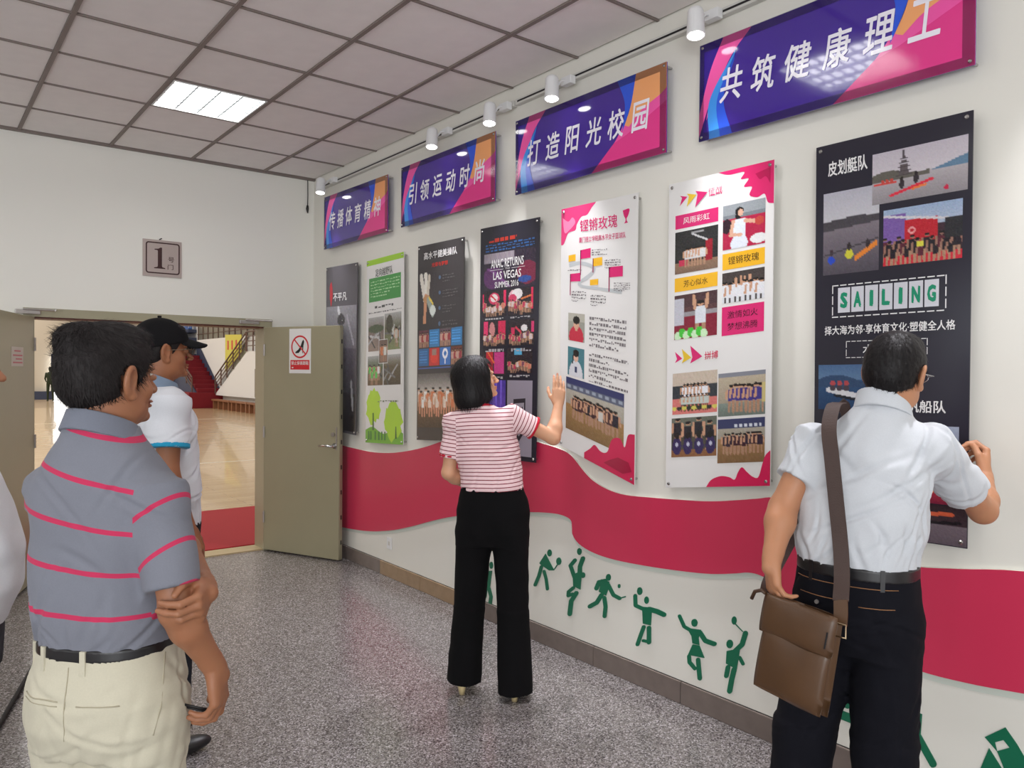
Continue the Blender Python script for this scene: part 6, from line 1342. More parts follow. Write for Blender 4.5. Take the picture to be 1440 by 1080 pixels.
# ---------------------------------------------------------------- generic figure
def figure(spec):
    """body = one continuous skin mesh at the root; clothing and hair are its children"""
    cell = spec.get('cell', .004)
    S = SDF((-.46, -.50, -.01), (.46, .72 if spec.get('reach') else .42, spec['top'] + .03), cell)
    hc, Rm, hk = np.array(spec['head'], float), rot_yp(*spec['head_rot']), spec.get('hk', 1.0)
    P = add_head(S, hc, Rm, hk, spec.get('female', False), spec.get('fat', 1.0))
    add_neck(S, hc, Rm, spec['neck'], spec.get('nr', .056), spec.get('nr', .056) + .006, hk)
    tr = [(z, cx, cy, max(.03, rx - .02), max(.03, ry - .02)) for z, cx, cy, rx, ry in spec['torso']]
    S.loft(tr, .02)
    for a in spec['arms']:
        add_arm(S, a['sh'], a['el'], a['wr'], a.get('r', (.048, .042, .036, .026))); add_hand(S, a['wr'], a['f'], a['b'], a['right'], a.get('curl', RELAX), a.get('thumb', (38, 22)), a.get('hk', 1.0), a.get('spread', 0))
    for lg in spec['legs']:
        S.cone(lg['hip'], lg['knee'], .072, .05, .03); S.cone(lg['knee'], lg['ankle'], .05, .035, .02); S.cone(lg['ankle'], np.array(lg['ankle']) + np.array([0, .12, -.045]), .032, .022, .02)
    body = sdf_obj('person', S, spec['skin'], None, attr={'lip': lip_attr(P, Rm, hc, hk)}, label=spec['label'], cat='person', group=spec.get('group'))
    body.location = (spec['root'][0], spec['root'][1], 0); body.rotation_euler = (0, 0, -math.radians(spec['th']))
    eyes(P, Rm, body, hk)
    return body, P, Rm, hc
def torso_cloth(spec, sleeves, cell=.005, wr=(.004, .10, 1), extra=None, tuckz=None, dirs=None):
    S = SDF((-.40, -.32, spec['torso'][0][0] - .06), (.42, .52, spec['torso'][-1][0] + .06), cell)
    S.loft(spec['torso'], 0, p=2.3)
    for a, t, r0, r1 in sleeves:
        sh, el = np.array(a['sh'], float), np.array(a['el'], float); S.ell(sh + np.array([0, 0, -.004]), (r0 * .98, r0 * .92, r0 * .92), None, .035)
        S.cyl(sh - (el - sh) * .06, sh + (el - sh) * t, r0, r1, .030)
    if extra: extra(S)
    S.wrinkle(wr[0], wr[1], wr[2], dirs, zr=(spec['torso'][0][0] + .01, spec['torso'][-1][0] - .02), sharp=False)
    z0, z1 = spec['torso'][0][0] + .02, spec['torso'][-1][0] - .09
    if len(wr) > 3: S.crease(wr[3], wr[2] + 50, wr[4], ((-.4, -.4, z0), (.4, .5, z1)), wr[5] if len(wr) > 5 else ((1, 0, .5), (1, 0, -.5), (.3, 0, 1), (0, 1, .6)))
    if len(wr) > 3: S.crease(wr[3] * .9, wr[2] + 70, wr[4] // 2, ((-.4, -.4, z0 + .035), (.4, .5, z0 + .12)), ((.2, 0, 1), (-.3, 0, 1), (.5, 0, .8)), (.03, .06))
    return S
def trousers(spec, legs, waist, cell=.006, wr=(.004, .09, 3), flat=.012, dirs=((1, 0, .3), (.6, .6, .2), (1, 0, -.4))):
    S = SDF((-.34, -.30, 0.0), (.34, .30, waist[-1][0] + .02), cell)
    S.loft(waist, 0, p=2.3)
    for hip, knee, hem, r0, r1, r2 in legs:
        S.cone(hip, knee, r0, r1, .03); S.cyl(np.array(knee) + (np.array(knee) - np.array(hem)) * .08, hem, r1, r2, .02)
    S.wrinkle(wr[0], wr[1], wr[2], dirs, zr=(.0, waist[-1][0] - .035)); S.crease(.0035, wr[2] + 30, 34, ((-.4, -.4, .5), (.4, .4, waist[-1][0] - .10)), ((1, 0, .5), (1, 0, -.4), (.2, 0, 1)))
    return S
# ================================================================ THE FIVE PEOPLE
TAN = skin_mat('tanned_skin', C(156, 106, 76)); TAN2 = skin_mat('warm_skin', C(150, 98, 66)); FAIR = skin_mat('fair_skin', C(214, 164, 130)); FAIR2 = skin_mat('light_skin', C(182, 130, 96))
BELT = mat('black_belt_leather', C(26, 24, 26), .35)

# ---------------- man in the grey polo, front left
GRIP = [(70, 55, 25), (72, 55, 25), (74, 55, 25), (76, 55, 25)]
aR = dict(sh=(.150, -.030, 1.295), el=(.228, -.070, 1.045), wr=(.258, .030, .885), f=(.10, .10, -1), b=(.9, .2, .2), right=True, curl=[(22, 35, 20), (30, 45, 25), (38, 50, 25), (44, 52, 25)], thumb=(30, 10), r=(.044, .038, .034, .025), hk=1.0)
aL = dict(sh=(-.155, .000, 1.300), el=(.02, .215, 1.140), wr=(.247, .008, 1.078), f=(.40, -.88, -.30), b=(.9, .45, .05), right=False, curl=[(50, 52, 14), (54, 52, 14), (56, 52, 14), (58, 50, 14)], thumb=(50, 40), r=(.046, .040, .034, .025), hk=.97)
m1 = dict(root=(.382, 2.039), th=50, top=1.70, head=(-.008, .012, 1.563), head_rot=(15, 1, 0), hk=1.07, neck=(-.012, -.022, 1.430), fat=1.0, nr=.058, skin=TAN,
          torso=[(.90, 0, 0, .150, .120), (.945, 0, 0, .156, .126), (1.0, -.004, .004, .172, .136), (1.10, -.006, .004, .176, .136), (1.20, -.004, 0, .176, .130), (1.27, -.004, -.006, .176, .122), (1.32, -.004, -.010, .172, .112), (1.36, -.004, -.014, .150, .098), (1.395, -.006, -.018, .118, .085), (1.42, -.007, -.019, .094, .080), (1.450, -.008, -.02, .078, .076)],
          arms=[aR, aL], legs=[dict(hip=(-.09, 0, .86), knee=(-.10, 0, .48), ankle=(-.10, -.02, .08)), dict(hip=(.09, 0, .86), knee=(.10, 0, .48), ankle=(.10, -.02, .08))],
          label='man with short black hair in a grey polo with pink stripes, gripping his elbow')
body, P, Rm, hc = figure(m1)
S = torso_cloth(m1, [(aR, .80, .060, .061), (aL, .60, .062, .064)], wr=(.0075, .15, 4, .0035, 22), dirs=((.3, .1, 1), (.8, .2, .6), (.5, .5, -.8)))
shR, elR = np.array(aR['sh']), np.array(aR['el']); uR = nrm(elR - shR)
def arm1(V):
    q = V - shR; t = q @ uR; rad = np.linalg.norm(q - t[:, None] * uR, axis=1)
    return np.clip((.5 + 40 * np.minimum(V[:, 0] - .140 - .10 * np.clip(1.2 - V[:, 2], 0, 1), 1.335 - V[:, 2])), 0, 1)
def band1(V): return V[:, 2] + (.22 * np.clip((V[:, 2] - 1.0) / .35, 0, 1) - .03) * V[:, 0] + .006 * np.sin(V[:, 0] * 9)
def band1a(V):
    t = (V - shR) @ uR; return 1.265 - t * .93 - .42 * (V[:, 0] - .19)
POLO = stripe_mat('grey_polo_stripes', C(120, 122, 132), C(188, 52, 88), .1025, .0118, -.925 + 10 * .1025)
shirt = sdf_obj('polo_shirt', S, POLO, body, attr={'band': band1, 'band_arm': band1a, 'arm': arm1}, label='grey polo shirt with thin pink stripes')
collar('collar', (-.008, -.016), .072, .070, 1.418, 1.470, .22, cloth_mat('grey_collar', C(114, 118, 130)).m, body, tilt=.38, yaw=10)
T = trousers(m1, [((-.085, 0, .76), (-.095, 0, .46), (-.10, -.01, .05), .098, .088, .084), ((.085, 0, .76), (.095, 0, .46), (.10, -.01, .05), .098, .088, .084)],
             [(.70, 0, 0, .168, .118), (.76, 0, -.006, .184, .134), (.83, 0, -.006, .182, .138), (.90, 0, 0, .168, .132), (.948, 0, 0, .160, .128)], wr=(.004, .12, 8))
KH = cloth_mat('cream_twill', C(196, 190, 170)).m; tro = sdf_obj('trousers', T, KH, body, label='cream cotton trousers')
Sb = SDF((-.22, -.2, .90), (.22, .2, .99), .004); Sb.loft([(.928, 0, 0, .1620, .1300), (.958, 0, 0, .1612, .1292)], 0, p=2.3); sdf_obj('belt', Sb, BELT, body)
DK = mat('seam_thread', C(168, 160, 138), .8)  # thread a little darker than the cream cloth, for pocket and back seams
loops_on(tro, [(x, -.5, .930) for x in (-.125, -.075, .035)], (0, 1, 0), .013, .055, KH, body)
seam(tro, [(x, -.4, .845 - .01 * abs(x)) for x in np.linspace(-.135, -.02, 8)], (0, 1, 0), .0016, DK, body, 'pocket_seam')
seam(tro, [(x, -.4, .835 - .01 * abs(x)) for x in np.linspace(-.135, -.02, 8)], (0, 1, 0), .0012, DK, body, 'pocket_seam')
seam(tro, [(x, -.4, .84) for x in np.linspace(.03, .12, 6)], (0, 1, 0), .0016, DK, body, 'pocket_seam')
seam(tro, [(.4, y, z) for y, z in ((-.02, .93), (-.035, .88), (-.055, .82), (-.075, .76))], (-1, 0, 0), .0018, DK, body, 'pocket_seam')
seam(tro, [(0.0, -.4, z) for z in np.linspace(.92, .76, 8)], (0, 1, 0), .0012, DK, body, 'back_seam')
H, P2 = short_hair(hc, Rm, 1.07, seed=3, volume=1.0, crown=1, nape=-.085)
hair = sdf_obj('hair', H, HAIR_SHORT, body)
def flow1(a):
    q = (a - hc) @ Rm; d = q - np.array([.0, -.055, .10]); d = d / (np.linalg.norm(d) + 1e-6); d = d + np.array([0, .25, -.35]); return Rm @ d
strands(hair, 'hair_locks', flow1, 4200, .026, .0011, HAIR_SHORT, body, 5, .30)
def flow1b(a): return Rm @ np.array([0, -1, .25])
strands(hair, 'hair_tufts', flow1b, 1100, .030, .0007, HAIR_SHORT, body, 6, .6, keep=lambda p: (((p - hc) @ Rm)[:, 1] < -.075) & (((p - hc) @ Rm)[:, 2] > .045))
for x in (-.10, .10): shoe(x, -.01, 0, 0, body, mat('dark_shoe', C(40, 36, 36), .4))
# small dark object in his right hand
o = empty('folded_glasses', (0, 0, 0), label='dark folded spectacles held in the hand of the man in the grey polo', cat='glasses')
wpt = np.array(aR['wr']) + nrm(aR['f']) * .105 + np.array([-.042, .006, .004])
o.location = body.matrix_basis @ Vector(wpt); o.rotation_euler = body.rotation_euler
b = B(); b.tube([(-.045, -.035, .012), (-.01, -.02, .0), (.02, -.012, -.006)], .003, 6); b.tube([(-.047, -.03, .005), (-.012, -.015, -.008), (.018, -.01, -.012)], .003, 6); b.build('temple', M['black'], o, smooth=True)
b = B(); b.box((-.085, -.045, .0), (-.045, -.040, .028), bev=.003).build('lens', mat('smoked_lens', C(40, 36, 46), .1), o)

# ---------------- man with the cap and white polo
aR = dict(sh=(.170, -.020, 1.455), el=(.215, -.045, 1.180), wr=(.228, .030, .955), f=(.05, .25, -1), b=(1, 0, .1), right=True, curl=[(28, 38, 20), (34, 42, 22), (38, 46, 22), (40, 46, 22)], thumb=(25, 12), r=(.050, .045, .039, .029), hk=1.05)
aL = dict(sh=(-.170, -.010, 1.455), el=(-.225, -.03, 1.18), wr=(-.235, .05, .94), f=(0, .2, -1), b=(-1, 0, 0), right=False)
m2 = dict(root=(.824, 3.411), th=85, top=1.80, head=(.0, .012, 1.662), head_rot=(4, 1, 0), hk=1.03, neck=(.0, -.020, 1.515), fat=1.06, nr=.060, skin=TAN2,
          torso=[(.92, 0, .01, .170, .140), (1.00, 0, .01, .178, .136), (1.10, 0, .010, .180, .138), (1.20, 0, .006, .182, .136), (1.30, 0, .003, .186, .134), (1.40, 0, -.005, .184, .120), (1.465, 0, -.012, .160, .098), (1.505, 0, -.016, .105, .078), (1.535, 0, -.016, .066, .066)],
          arms=[aR, aL], legs=[dict(hip=(-.09, 0, .88), knee=(-.10, 0, .50), ankle=(-.10, -.02, .08)), dict(hip=(.09, 0, .88), knee=(.10, 0, .50), ankle=(.10, -.02, .08))],
          label='man in a black baseball cap, spectacles and white polo standing before the doorway')
body, P, Rm, hc = figure(m2)
S = torso_cloth(m2, [(aR, .62, .076, .072), (aL, .62, .076, .072)], wr=(.008, .15, 9, .0045, 26), dirs=((.3, .1, 1), (.8, .2, .6), (.5, .5, -.8)))
sdf_obj('polo_shirt', S, cloth_mat('white_polo', C(216, 218, 224)).m, body, label='white polo shirt with blue sleeve bands')
collar('collar', (0, -.012), .072, .072, 1.500, 1.556, .20, cloth_mat('blue_grey_collar', C(120, 136, 156)).m, body, tilt=.38)
for a in (aR, aL): cuff(a['sh'], a['el'], .64, .0795, cloth_mat('cyan_band', C(40, 150, 190)).m, body, .018, 'sleeve_band')
T = trousers(m2, [((-.085, 0, .82), (-.10, 0, .48), (-.105, -.01, .05), .105, .09, .085), ((.085, 0, .82), (.10, 0, .48), (.105, -.01, .05), .105, .09, .085)], [(.76, 0, 0, .170, .13), (.86, 0, 0, .185, .14), (.96, 0, .01, .175, .142)], cell=.008)
sdf_obj('trousers', T, cloth_mat('dark_trousers', C(30, 32, 40)).m, body)
H, P2 = short_hair(hc, Rm, 1.03, seed=5, volume=.6); sdf_obj('hair', H, HAIR_SHORT, body)
# cap: crown, peak, button
K = SDF(hc - .17, hc + np.array([.17, .22, .2]), .0035)
K.ell(P(0, -.012, .038), np.array([.088, .110, .098]) * 1.03, Rm, 0)
def capcut(X, Y, Z):
    px, py, pz = X - hc[0], Y - hc[1], Z - hc[2]; q = [(px * Rm[0, j] + py * Rm[1, j] + pz * Rm[2, j]) for j in range(3)]; return -(.026 + .18 * q[1] - q[2])
K.put(lambda X, Y, Z: capcut(X, Y, Z), hc - .17, hc + .2, .003, True)
Rp = rot_yp(m2['head_rot'][0], m2['head_rot'][1] - 16)
K2 = SDF(hc - .12, hc + np.array([.22, .24, .2]), .003); pc = P(0, .092, .050)
K2.put(lambda X, Y, Z: (lambda q: np.maximum(np.maximum((np.sqrt((q[0] / .076) ** 2 + (q[1] / .085) ** 2) - 1) * .07, np.abs(q[2] + 6.0 * q[0] ** 2) - .0045), -q[1] - .04))([((X - pc[0]) * Rp[0, j] + (Y - pc[1]) * Rp[1, j] + (Z - pc[2]) * Rp[2, j]) for j in range(3)]), hc - .12, hc + .24, 0)
CAPM = cloth_mat('black_cap_cloth', C(17, 16, 18), rough=.9).m
cap = sdf_obj('cap', K, CAPM, body, label='black baseball cap'); sdf_obj('cap_peak', K2, CAPM, cap)
B().tube([P(0, -.012, .136), P(0, -.012, .144)], .008, 10).build('cap_button', CAPM, cap)
def glasses(P, parent, col, k=1.0, rim=.0012):
    g = B(); 
    for s in (-1, 1):
        pts = [P(s * .033 + .024 * math.cos(t), .104, .002 + .015 * math.sin(t)) for t in np.linspace(0, 2 * math.pi, 21)]; g.tube(pts, rim, 6, caps=False)
        g.tube([P(s * .057, .102, .006), P(s * .078, .085, .008), P(s * .081, .02, .006), P(s * .080, -.012, .004), P(s * .077, -.024, -.014)], rim * 1.2, 6)
    g.tube([P(-.009, .104, .006), P(0, .108, .009), P(.009, .104, .006)], rim, 6)
    return g.build('spectacles', col, parent, smooth=True)
glasses(P, body, mat('spectacle_frame', C(130, 110, 90), .3, metal=.7))
for x in (-.10, .10): shoe(x, -.01, 0, 0, body, M['black'])

# ---------------- woman in the striped top
aR = dict(sh=(.085, .005, 1.372), el=(.300, .075, 1.262), wr=(.318, .165, 1.425), f=(.03, .10, 1), b=(.25, -.9, .1), right=True, curl=[(6, 10, 6), (5, 8, 6), (8, 12, 8), (10, 16, 10)], thumb=(40, 20), r=(.040, .036, .031, .022), hk=.86)
aL = dict(sh=(-.185, -.010, 1.345), el=(-.215, -.015, 1.085), wr=(-.135, .135, 1.000), f=(.8, .5, .05), b=(-.3, .6, -.4), right=False, r=(.040, .036, .031, .022), hk=.9)
mw = dict(root=(2.29, 3.08), th=45, top=1.68, head=(-.075, .0, 1.548), head_rot=(62, 12, -3), hk=.94, female=True, neck=(-.058, -.02, 1.412), nr=.047, skin=FAIR,
          torso=[(.995, .003, -.005, .148, .108), (1.02, .003, -.005, .156, .116), (1.08, -.004, 0, .156, .116), (1.16, -.015, 0, .156, .112), (1.24, -.030, 0, .160, .112), (1.31, -.042, -.004, .162, .104), (1.365, -.050, -.01, .146, .088), (1.395, -.054, -.014, .112, .074), (1.425, -.058, -.016, .066, .060)],
          arms=[aR, aL], legs=[dict(hip=(-.08, 0, .86), knee=(-.105, .0, .48), ankle=(-.125, -.02, .10)), dict(hip=(.09, 0, .86), knee=(.115, -.03, .48), ankle=(.130, -.07, .10))],
          label='woman with a black bob, striped pink top and wide black trousers pointing at a poster')
body, P, Rm, hc = figure(mw)
S = torso_cloth(mw, [(aR, .56, .060, .056), (aL, .68, .056, .054)], cell=.0045, wr=(.006, .13, 12, .0030, 24), dirs=((.3, .1, 1), (.8, .2, .6)))
shR, elR = np.array(aR['sh']), np.array(aR['el']); uR = nrm(elR - shR); shL, elL = np.array(aL['sh']), np.array(aL['el']); uL = nrm(elL - shL)
def armw(V): return np.clip(.5 + 40 * np.maximum(np.minimum(V[:, 0] - .112, V[:, 2] - 1.30 + .8 * (V[:, 0] - .12)), np.minimum(-.168 - V[:, 0], 1.36 - V[:, 2])), 0, 1)
def bandw(V): return V[:, 2] - .08 * V[:, 0] + .004 * np.sin(V[:, 0] * 16)
def bandwa(V): return np.where(V[:, 0] > 0, (V - shR) @ uR + .3, 3 - (V - shL) @ uL)
STR = stripe_mat('pink_top_stripes', C(236, 206, 208), C(128, 30, 48), .0190, .0042)
sdf_obj('striped_top', S, STR, body, attr={'band': bandw, 'band_arm': bandwa, 'arm': armw}, label='pale pink top with thin dark red stripes')
REDC = cloth_mat('red_trim', C(190, 32, 52)).m
collar('neckband', (-.058, -.014), .060, .055, 1.398, 1.424, .10, REDC, body, tilt=.25, gap=False, cell=.003)
cuff(aR['sh'], aR['el'], .570, .0600, REDC, body, .013); cuff(aL['sh'], aL['el'], .690, .0605, REDC, body, .012)
T = SDF((-.34, -.30, .0), (.36, .24, 1.05), .005)
T.loft([(.74, .008, -.01, .170, .105), (.80, .012, -.012, .182, .122), (.90, .012, -.008, .182, .124), (.96, .008, -.004, .172, .118), (1.0, .004, -.004, .158, .114), (1.035, .003, -.004, .152, .112)], 0, p=2.3)
for hip, mid, hem in (((-.085, -.01, .78), (-.105, -.015, .42), (-.130, -.020, .050)), ((.100, -.02, .78), (.118, -.045, .42), (.136, -.075, .030))):
    T.cone(hip, mid, .090, .078, .02, squash=((0, 1, 0), 1.0)); T.cyl(mid, hem, .078, .086, .01)
T.wrinkle(.0035, .13, 21, ((1, 0, .02), (.8, .5, .02), (1, -.4, 0)), zr=(-.2, 1.01), sharp=False)
BLK = cloth_mat('black_trouser_cloth', C(9, 8, 10), rough=.95).m; sdf_obj('wide_trousers', T, BLK, body, label='wide-legged black trousers')
# bob hair
Hs = SDF(hc - .17, hc + .17, .0035)
Hs.ell(P(0, -.016, .034), np.array([.089, .112, .100]) * .96, Rm, 0)
Hs.cone(P(0, -.045, .02), P(0, -.052, -.075), .092, .094, .03, squash=(Rm @ np.array([0, 1, 0]), .92))
for s in (-1, 1): Hs.cone(P(s * .060, .000, .02), P(s * .070, .012, -.085), .036, .026, .02)
def cutw(X, Y, Z):
    px, py, pz = X - hc[0], Y - hc[1], Z - hc[2]; q = [(px * Rm[0, j] + py * Rm[1, j] + pz * Rm[2, j]) for j in range(3)]
    face = np.minimum(np.minimum(q[1] - .022 - .0 * q[2] - .9 * np.maximum(np.abs(q[0]) - .035, 0), .075 - q[2]), 1); low = -.125 + .10 * q[1] - pz
    return -np.maximum(face, low)
Hs.put(cutw, hc - .17, hc + .17, .008, True)
Hs.wrinkle(.0022, .018, 31, ((1, .2, .05), (.3, 1, .05)))
hair = sdf_obj('bob_hair', Hs, HAIR, body)
strands(hair, 'hair_locks', lambda a: np.array([0, 0, -1.0]) + .3 * (Rm @ np.array([0, .2, 0])), 3600, .05, .0010, HAIR, body, 8, .04)
SH = mat('beige_shoe', C(206, 186, 140), .3, coat=.3)
for hem, yw in (((-.130, -.012), -4), ((.136, -.055), 6)):
    sh = shoe(hem[0], hem[1] + .005, .035, yw, body, SH, name='shoe')
    B().tube([(hem[0], hem[1] - .055, .0), (hem[0], hem[1] - .060, .03), (hem[0], hem[1] - .055, .07)], [.014, .018, .030], 12).build('shoe_heel', SH, body, smooth=True)

# ---------------- man with the shoulder bag
aR = dict(sh=(.128, .010, 1.385), el=(.212, .290, 1.175), wr=(.180, .470, 1.258), f=(-.05, .62, .75), b=(.85, .30, .10), right=True, curl=[(50, 60, 30), (62, 70, 30), (66, 75, 30), (68, 75, 30)], thumb=(30, 30), r=(.048, .042, .036, .026), hk=.98)
aL = dict(sh=(-.172, -.060, 1.385), el=(-.238, -.140, 1.180), wr=(-.225, -.245, 1.045), f=(.18, -.25, -1), b=(-.7, -.7, 0), right=False, curl=[(20, 30, 20), (24, 34, 20), (30, 40, 22), (34, 42, 24)], thumb=(30, 15), r=(.048, .043, .037, .027), hk=.98)
m3 = dict(root=(2.285, 1.130), th=80, top=1.74, reach=True, head=(.030, .025, 1.592), head_rot=(5, -6, 4), hk=.99, neck=(.0, -.010, 1.450), nr=.056, skin=FAIR2,
          torso=[(1.00, -.050, -.045, .155, .120), (1.03, -.050, -.045, .166, .132), (1.10, -.048, -.042, .176, .142), (1.18, -.040, -.035, .178, .138), (1.27, -.032, -.028, .180, .130), (1.34, -.028, -.022, .176, .120), (1.395, -.022, -.018, .158, .104), (1.44, -.014, -.014, .122, .088), (1.478, -.004, -.008, .084, .070), (1.51, .0, -.004, .062, .060)],
          arms=[aR, aL], legs=[dict(hip=(-.13, -.05, .92), knee=(-.185, -.07, .50), ankle=(-.21, -.10, .08)), dict(hip=(.035, -.04, .92), knee=(.035, -.04, .50), ankle=(.035, -.07, .08))],
          label='man in a pale short-sleeved shirt with a brown shoulder bag reaching to the wall')
body3, P, Rm, hc = figure(m3); body = body3
S = torso_cloth(m3, [(aR, .70, .066, .066), (aL, .58, .062, .066)], wr=(.0095, .15, 14, .0050, 46, ((.5, 0, 1), (.9, 0, .6), (.2, 0, 1), (.7, 0, -.7))), dirs=((.7, .1, .7), (.8, .2, .6), (.5, .5, -.8), (.9, .1, .2)))
SHIRT = cloth_mat('pale_blue_shirt', C(200, 203, 208), rough=.8).m
shirt3 = sdf_obj('shirt', S, SHIRT, body, label='pale blue-white short-sleeved shirt')
collar('collar', (.004, -.002), .066, .066, 1.470, 1.525, .16, SHIRT, body, tilt=.42, yaw=4)
T = trousers(m3, [((-.130, -.05, .86), (-.190, -.075, .48), (-.215, -.10, .04), .096, .088, .084), ((.032, -.04, .86), (.034, -.04, .48), (.034, -.06, .04), .098, .086, .084)],
             [(.78, -.050, -.045, .150, .110), (.83, -.050, -.045, .166, .132), (.88, -.050, -.045, .176, .142), (.96, -.050, -.045, .172, .140), (1.035, -.050, -.045, .165, .132)], wr=(.003, .12, 15))
tro = sdf_obj('trousers', T, cloth_mat('navy_black_denim', C(14, 14, 22), rough=.9).m, body, label='dark navy trousers with tan stitching')
Sb = SDF((-.26, -.22, .99), (.18, .14, 1.06), .004); Sb.loft([(1.005, -.050, -.045, .1690, .1360), (1.040, -.050, -.045, .1685, .1355)], 0, p=2.3); sdf_obj('belt', Sb, BELT, body)
ST = mat('tan_stitch', C(150, 104, 66), .6)
seam(tro, [(x, -.5, .988) for x in np.linspace(-.19, .09, 14)], (0, 1, 0), .0012, ST, body, 'stitching')
seam(tro, [(x, -.5, .945 - .0 * x) for x in np.linspace(-.175, -.07, 6)], (0, 1, 0), .0012, ST, body, 'stitching')
seam(tro, [(x, -.5, .935) for x in np.linspace(.0, .085, 6)], (0, 1, 0), .0012, ST, body, 'stitching')
B().tube([(-.115, -.1845, .928), (-.115, -.190, .928)], .006, 12).build('pocket_button', M['steel'], body)
loops_on(tro, [(x, -.5, 1.012) for x in (-.14, -.03, .055)], (0, 1, 0), .012, .06, BELT, body)
H, P2 = short_hair(hc, Rm, .99, seed=9, volume=1.0, nape=-.075); hair = sdf_obj('hair', H, HAIR, body)
def flow3(a):
    q = (a - hc) @ Rm; d = q - np.array([.0, -.04, .11]); d = d / (np.linalg.norm(d) + 1e-6); return Rm @ (d + np.array([0, .1, -.4]))
strands(hair, 'hair_locks', flow3, 3600, .022, .0010, HAIR, body, 11, .14)
glasses(P, body, mat('steel_spectacles', C(190, 190, 196), .2, metal=1))
for x in (-.215, .034): shoe(x, -.06, 0, 0, body, M['black'])

# ---------------- brown shoulder bag with its strap (hangs on him, a thing of its own)
LEA = mat('brown_leather', C(82, 56, 34), .38, noise=.35, nscale=9, bump=.25); LEA2 = mat('brown_leather_edge', C(70, 46, 28), .45); WEB = mat('dark_brown_strap', C(62, 44, 38), .6, bump=.3, nscale=300); BR = mat('tarnished_brass', C(190, 170, 140), .25, metal=1)
bag = empty('shoulder_bag', (2.285, 1.130, 0), -math.radians(80), label='brown leather shoulder bag hanging at the hip of the man in the pale shirt', cat='bag')
def bagpt(u, v, w_):           # u 0..1 across, v 0..1 down, w thickness towards the viewer
    TL, TR, BL, BR_ = [np.array(q, float) for q in ((-.222, -.255, .948), (-.008, -.285, .925), (-.262, -.270, .672), (-.040, -.305, .645))]
    q = (TL * (1 - u) + TR * u) * (1 - v) + (BL * (1 - u) + BR_ * u) * v; n_ = nrm(np.cross(TR - TL, BL - TL)); n_ = n_ if n_[1] < 0 else -n_
    return q + n_ * w_
def pillow(name, u0, v0, u1, v1, w0, w1, bulge, material, n=14, edge=.1):
    V = []; F = []
    for side in (0, 1):
        for j in range(n + 1):
            for i in range(n + 1):
                a, c = i / n, j / n; e = (max(0, 1 - abs(2 * a - 1) ** 5) * max(0, 1 - abs(2 * c - 1) ** 5)) ** .35
                rx = .02 * (abs(2 * a - 1) * abs(2 * c - 1)) ** 6
                uu = u0 + (u1 - u0) * (a + (0.5 - a) * rx); vv = v0 + (v1 - v0) * (c + (0.5 - c) * rx)
                mid = (w0 + w1) / 2; half = (w1 - w0) / 2
                V.append(bagpt(uu, vv, mid + (1 if side else -1) * (half * e + bulge * e * math.sin(math.pi * a) * math.sin(math.pi * c)) + (.003 * math.sin(7 * a + 3 * c) if side else 0)))
    m_ = (n + 1) ** 2
    for s in (0, 1):
        for j in range(n):
            for i in range(n):
                q = [s * m_ + j * (n + 1) + i, s * m_ + j * (n + 1) + i + 1, s * m_ + (j + 1) * (n + 1) + i + 1, s * m_ + (j + 1) * (n + 1) + i]; F.append(q if s else q[::-1])
    for i in range(n):
        for a, c in (((i, 0), (i + 1, 0)), ((i + 1, n), (i, n)), ((0, i + 1), (0, i)), ((n, i), (n, i + 1))):
            p, q = a[1] * (n + 1) + a[0], c[1] * (n + 1) + c[0]; F.append((p, q, q + m_, p + m_))
    return fix_normals(mesh(name, V, F, material, bag, True))
pillow('bag_body', 0, 0, 1, 1, -.035, .022, .008, LEA)
pillow('front_pocket', .03, .34, .97, .985, .012, .034, .006, LEA)
pillow('flap', -.015, -.015, 1.005, .40, .016, .040, .004, LEA, edge=.05)
B().tube([bagpt(0, .0, .03), bagpt(-.06, -.02, .035), bagpt(-.16, .02, .03), bagpt(-.19, .11, .03)], .0055, 8).build('zip_pull', LEA2, bag, smooth=True)
B().tube([bagpt(.93, .14, .043), bagpt(.925, .30, .043)], .0025, 6).build('zip', M['black'], bag)
def strap(pts, wdir, hw, name, material, t=.0035):
    V = []; n = len(pts)
    A = arc([tuple(p) for p in pts], 8) ; A = [np.array(a) for a in A]
    for i, a in enumerate(A):
        d = nrm(A[min(i + 1, len(A) - 1)] - A[max(i - 1, 0)]); wd = np.array(wdir, float); wd = nrm(wd - d * (wd @ d)); nn = np.cross(d, wd)
        V += [a - wd * hw - nn * t / 2, a + wd * hw - nn * t / 2, a + wd * hw + nn * t / 2, a - wd * hw + nn * t / 2]
    F = []
    for i in range(len(A) - 1):
        for k in range(4): F.append((4 * i + k, 4 * i + (k + 1) % 4, 4 * i + 4 + (k + 1) % 4, 4 * i + 4 + k))
    F += [(3, 2, 1, 0), tuple(4 * (len(A) - 1) + k for k in range(4))]
    return fix_normals(mesh(name, V, F, material, bag))
# back run: from the shoulder down the back to the right end of the bag
strap([(-.118, -.015, 1.502), (-.112, -.085, 1.492), (-.100, -.150, 1.43), (-.080, -.178, 1.34), (-.062, -.190, 1.22), (-.045, -.200, 1.10), (-.032, -.225, 1.02), (-.022, -.262, .965)], (1, .10, 0), .021, 'strap', WEB)
strap([(-.022, -.262, .968), (-.016, -.277, .935), (-.014, -.287, .905)], (1, -.1, 0), .019, 'strap_tab', LEA)
ring = [np.array([-.014, -.294, .898]) + np.array(q) for q in ((-.018, 0, .014), (.018, -.002, .014), (.018, -.002, -.022), (-.018, 0, -.022), (-.018, 0, .014))]
B().tube(ring, .003, 8).build('buckle', BR, bag)
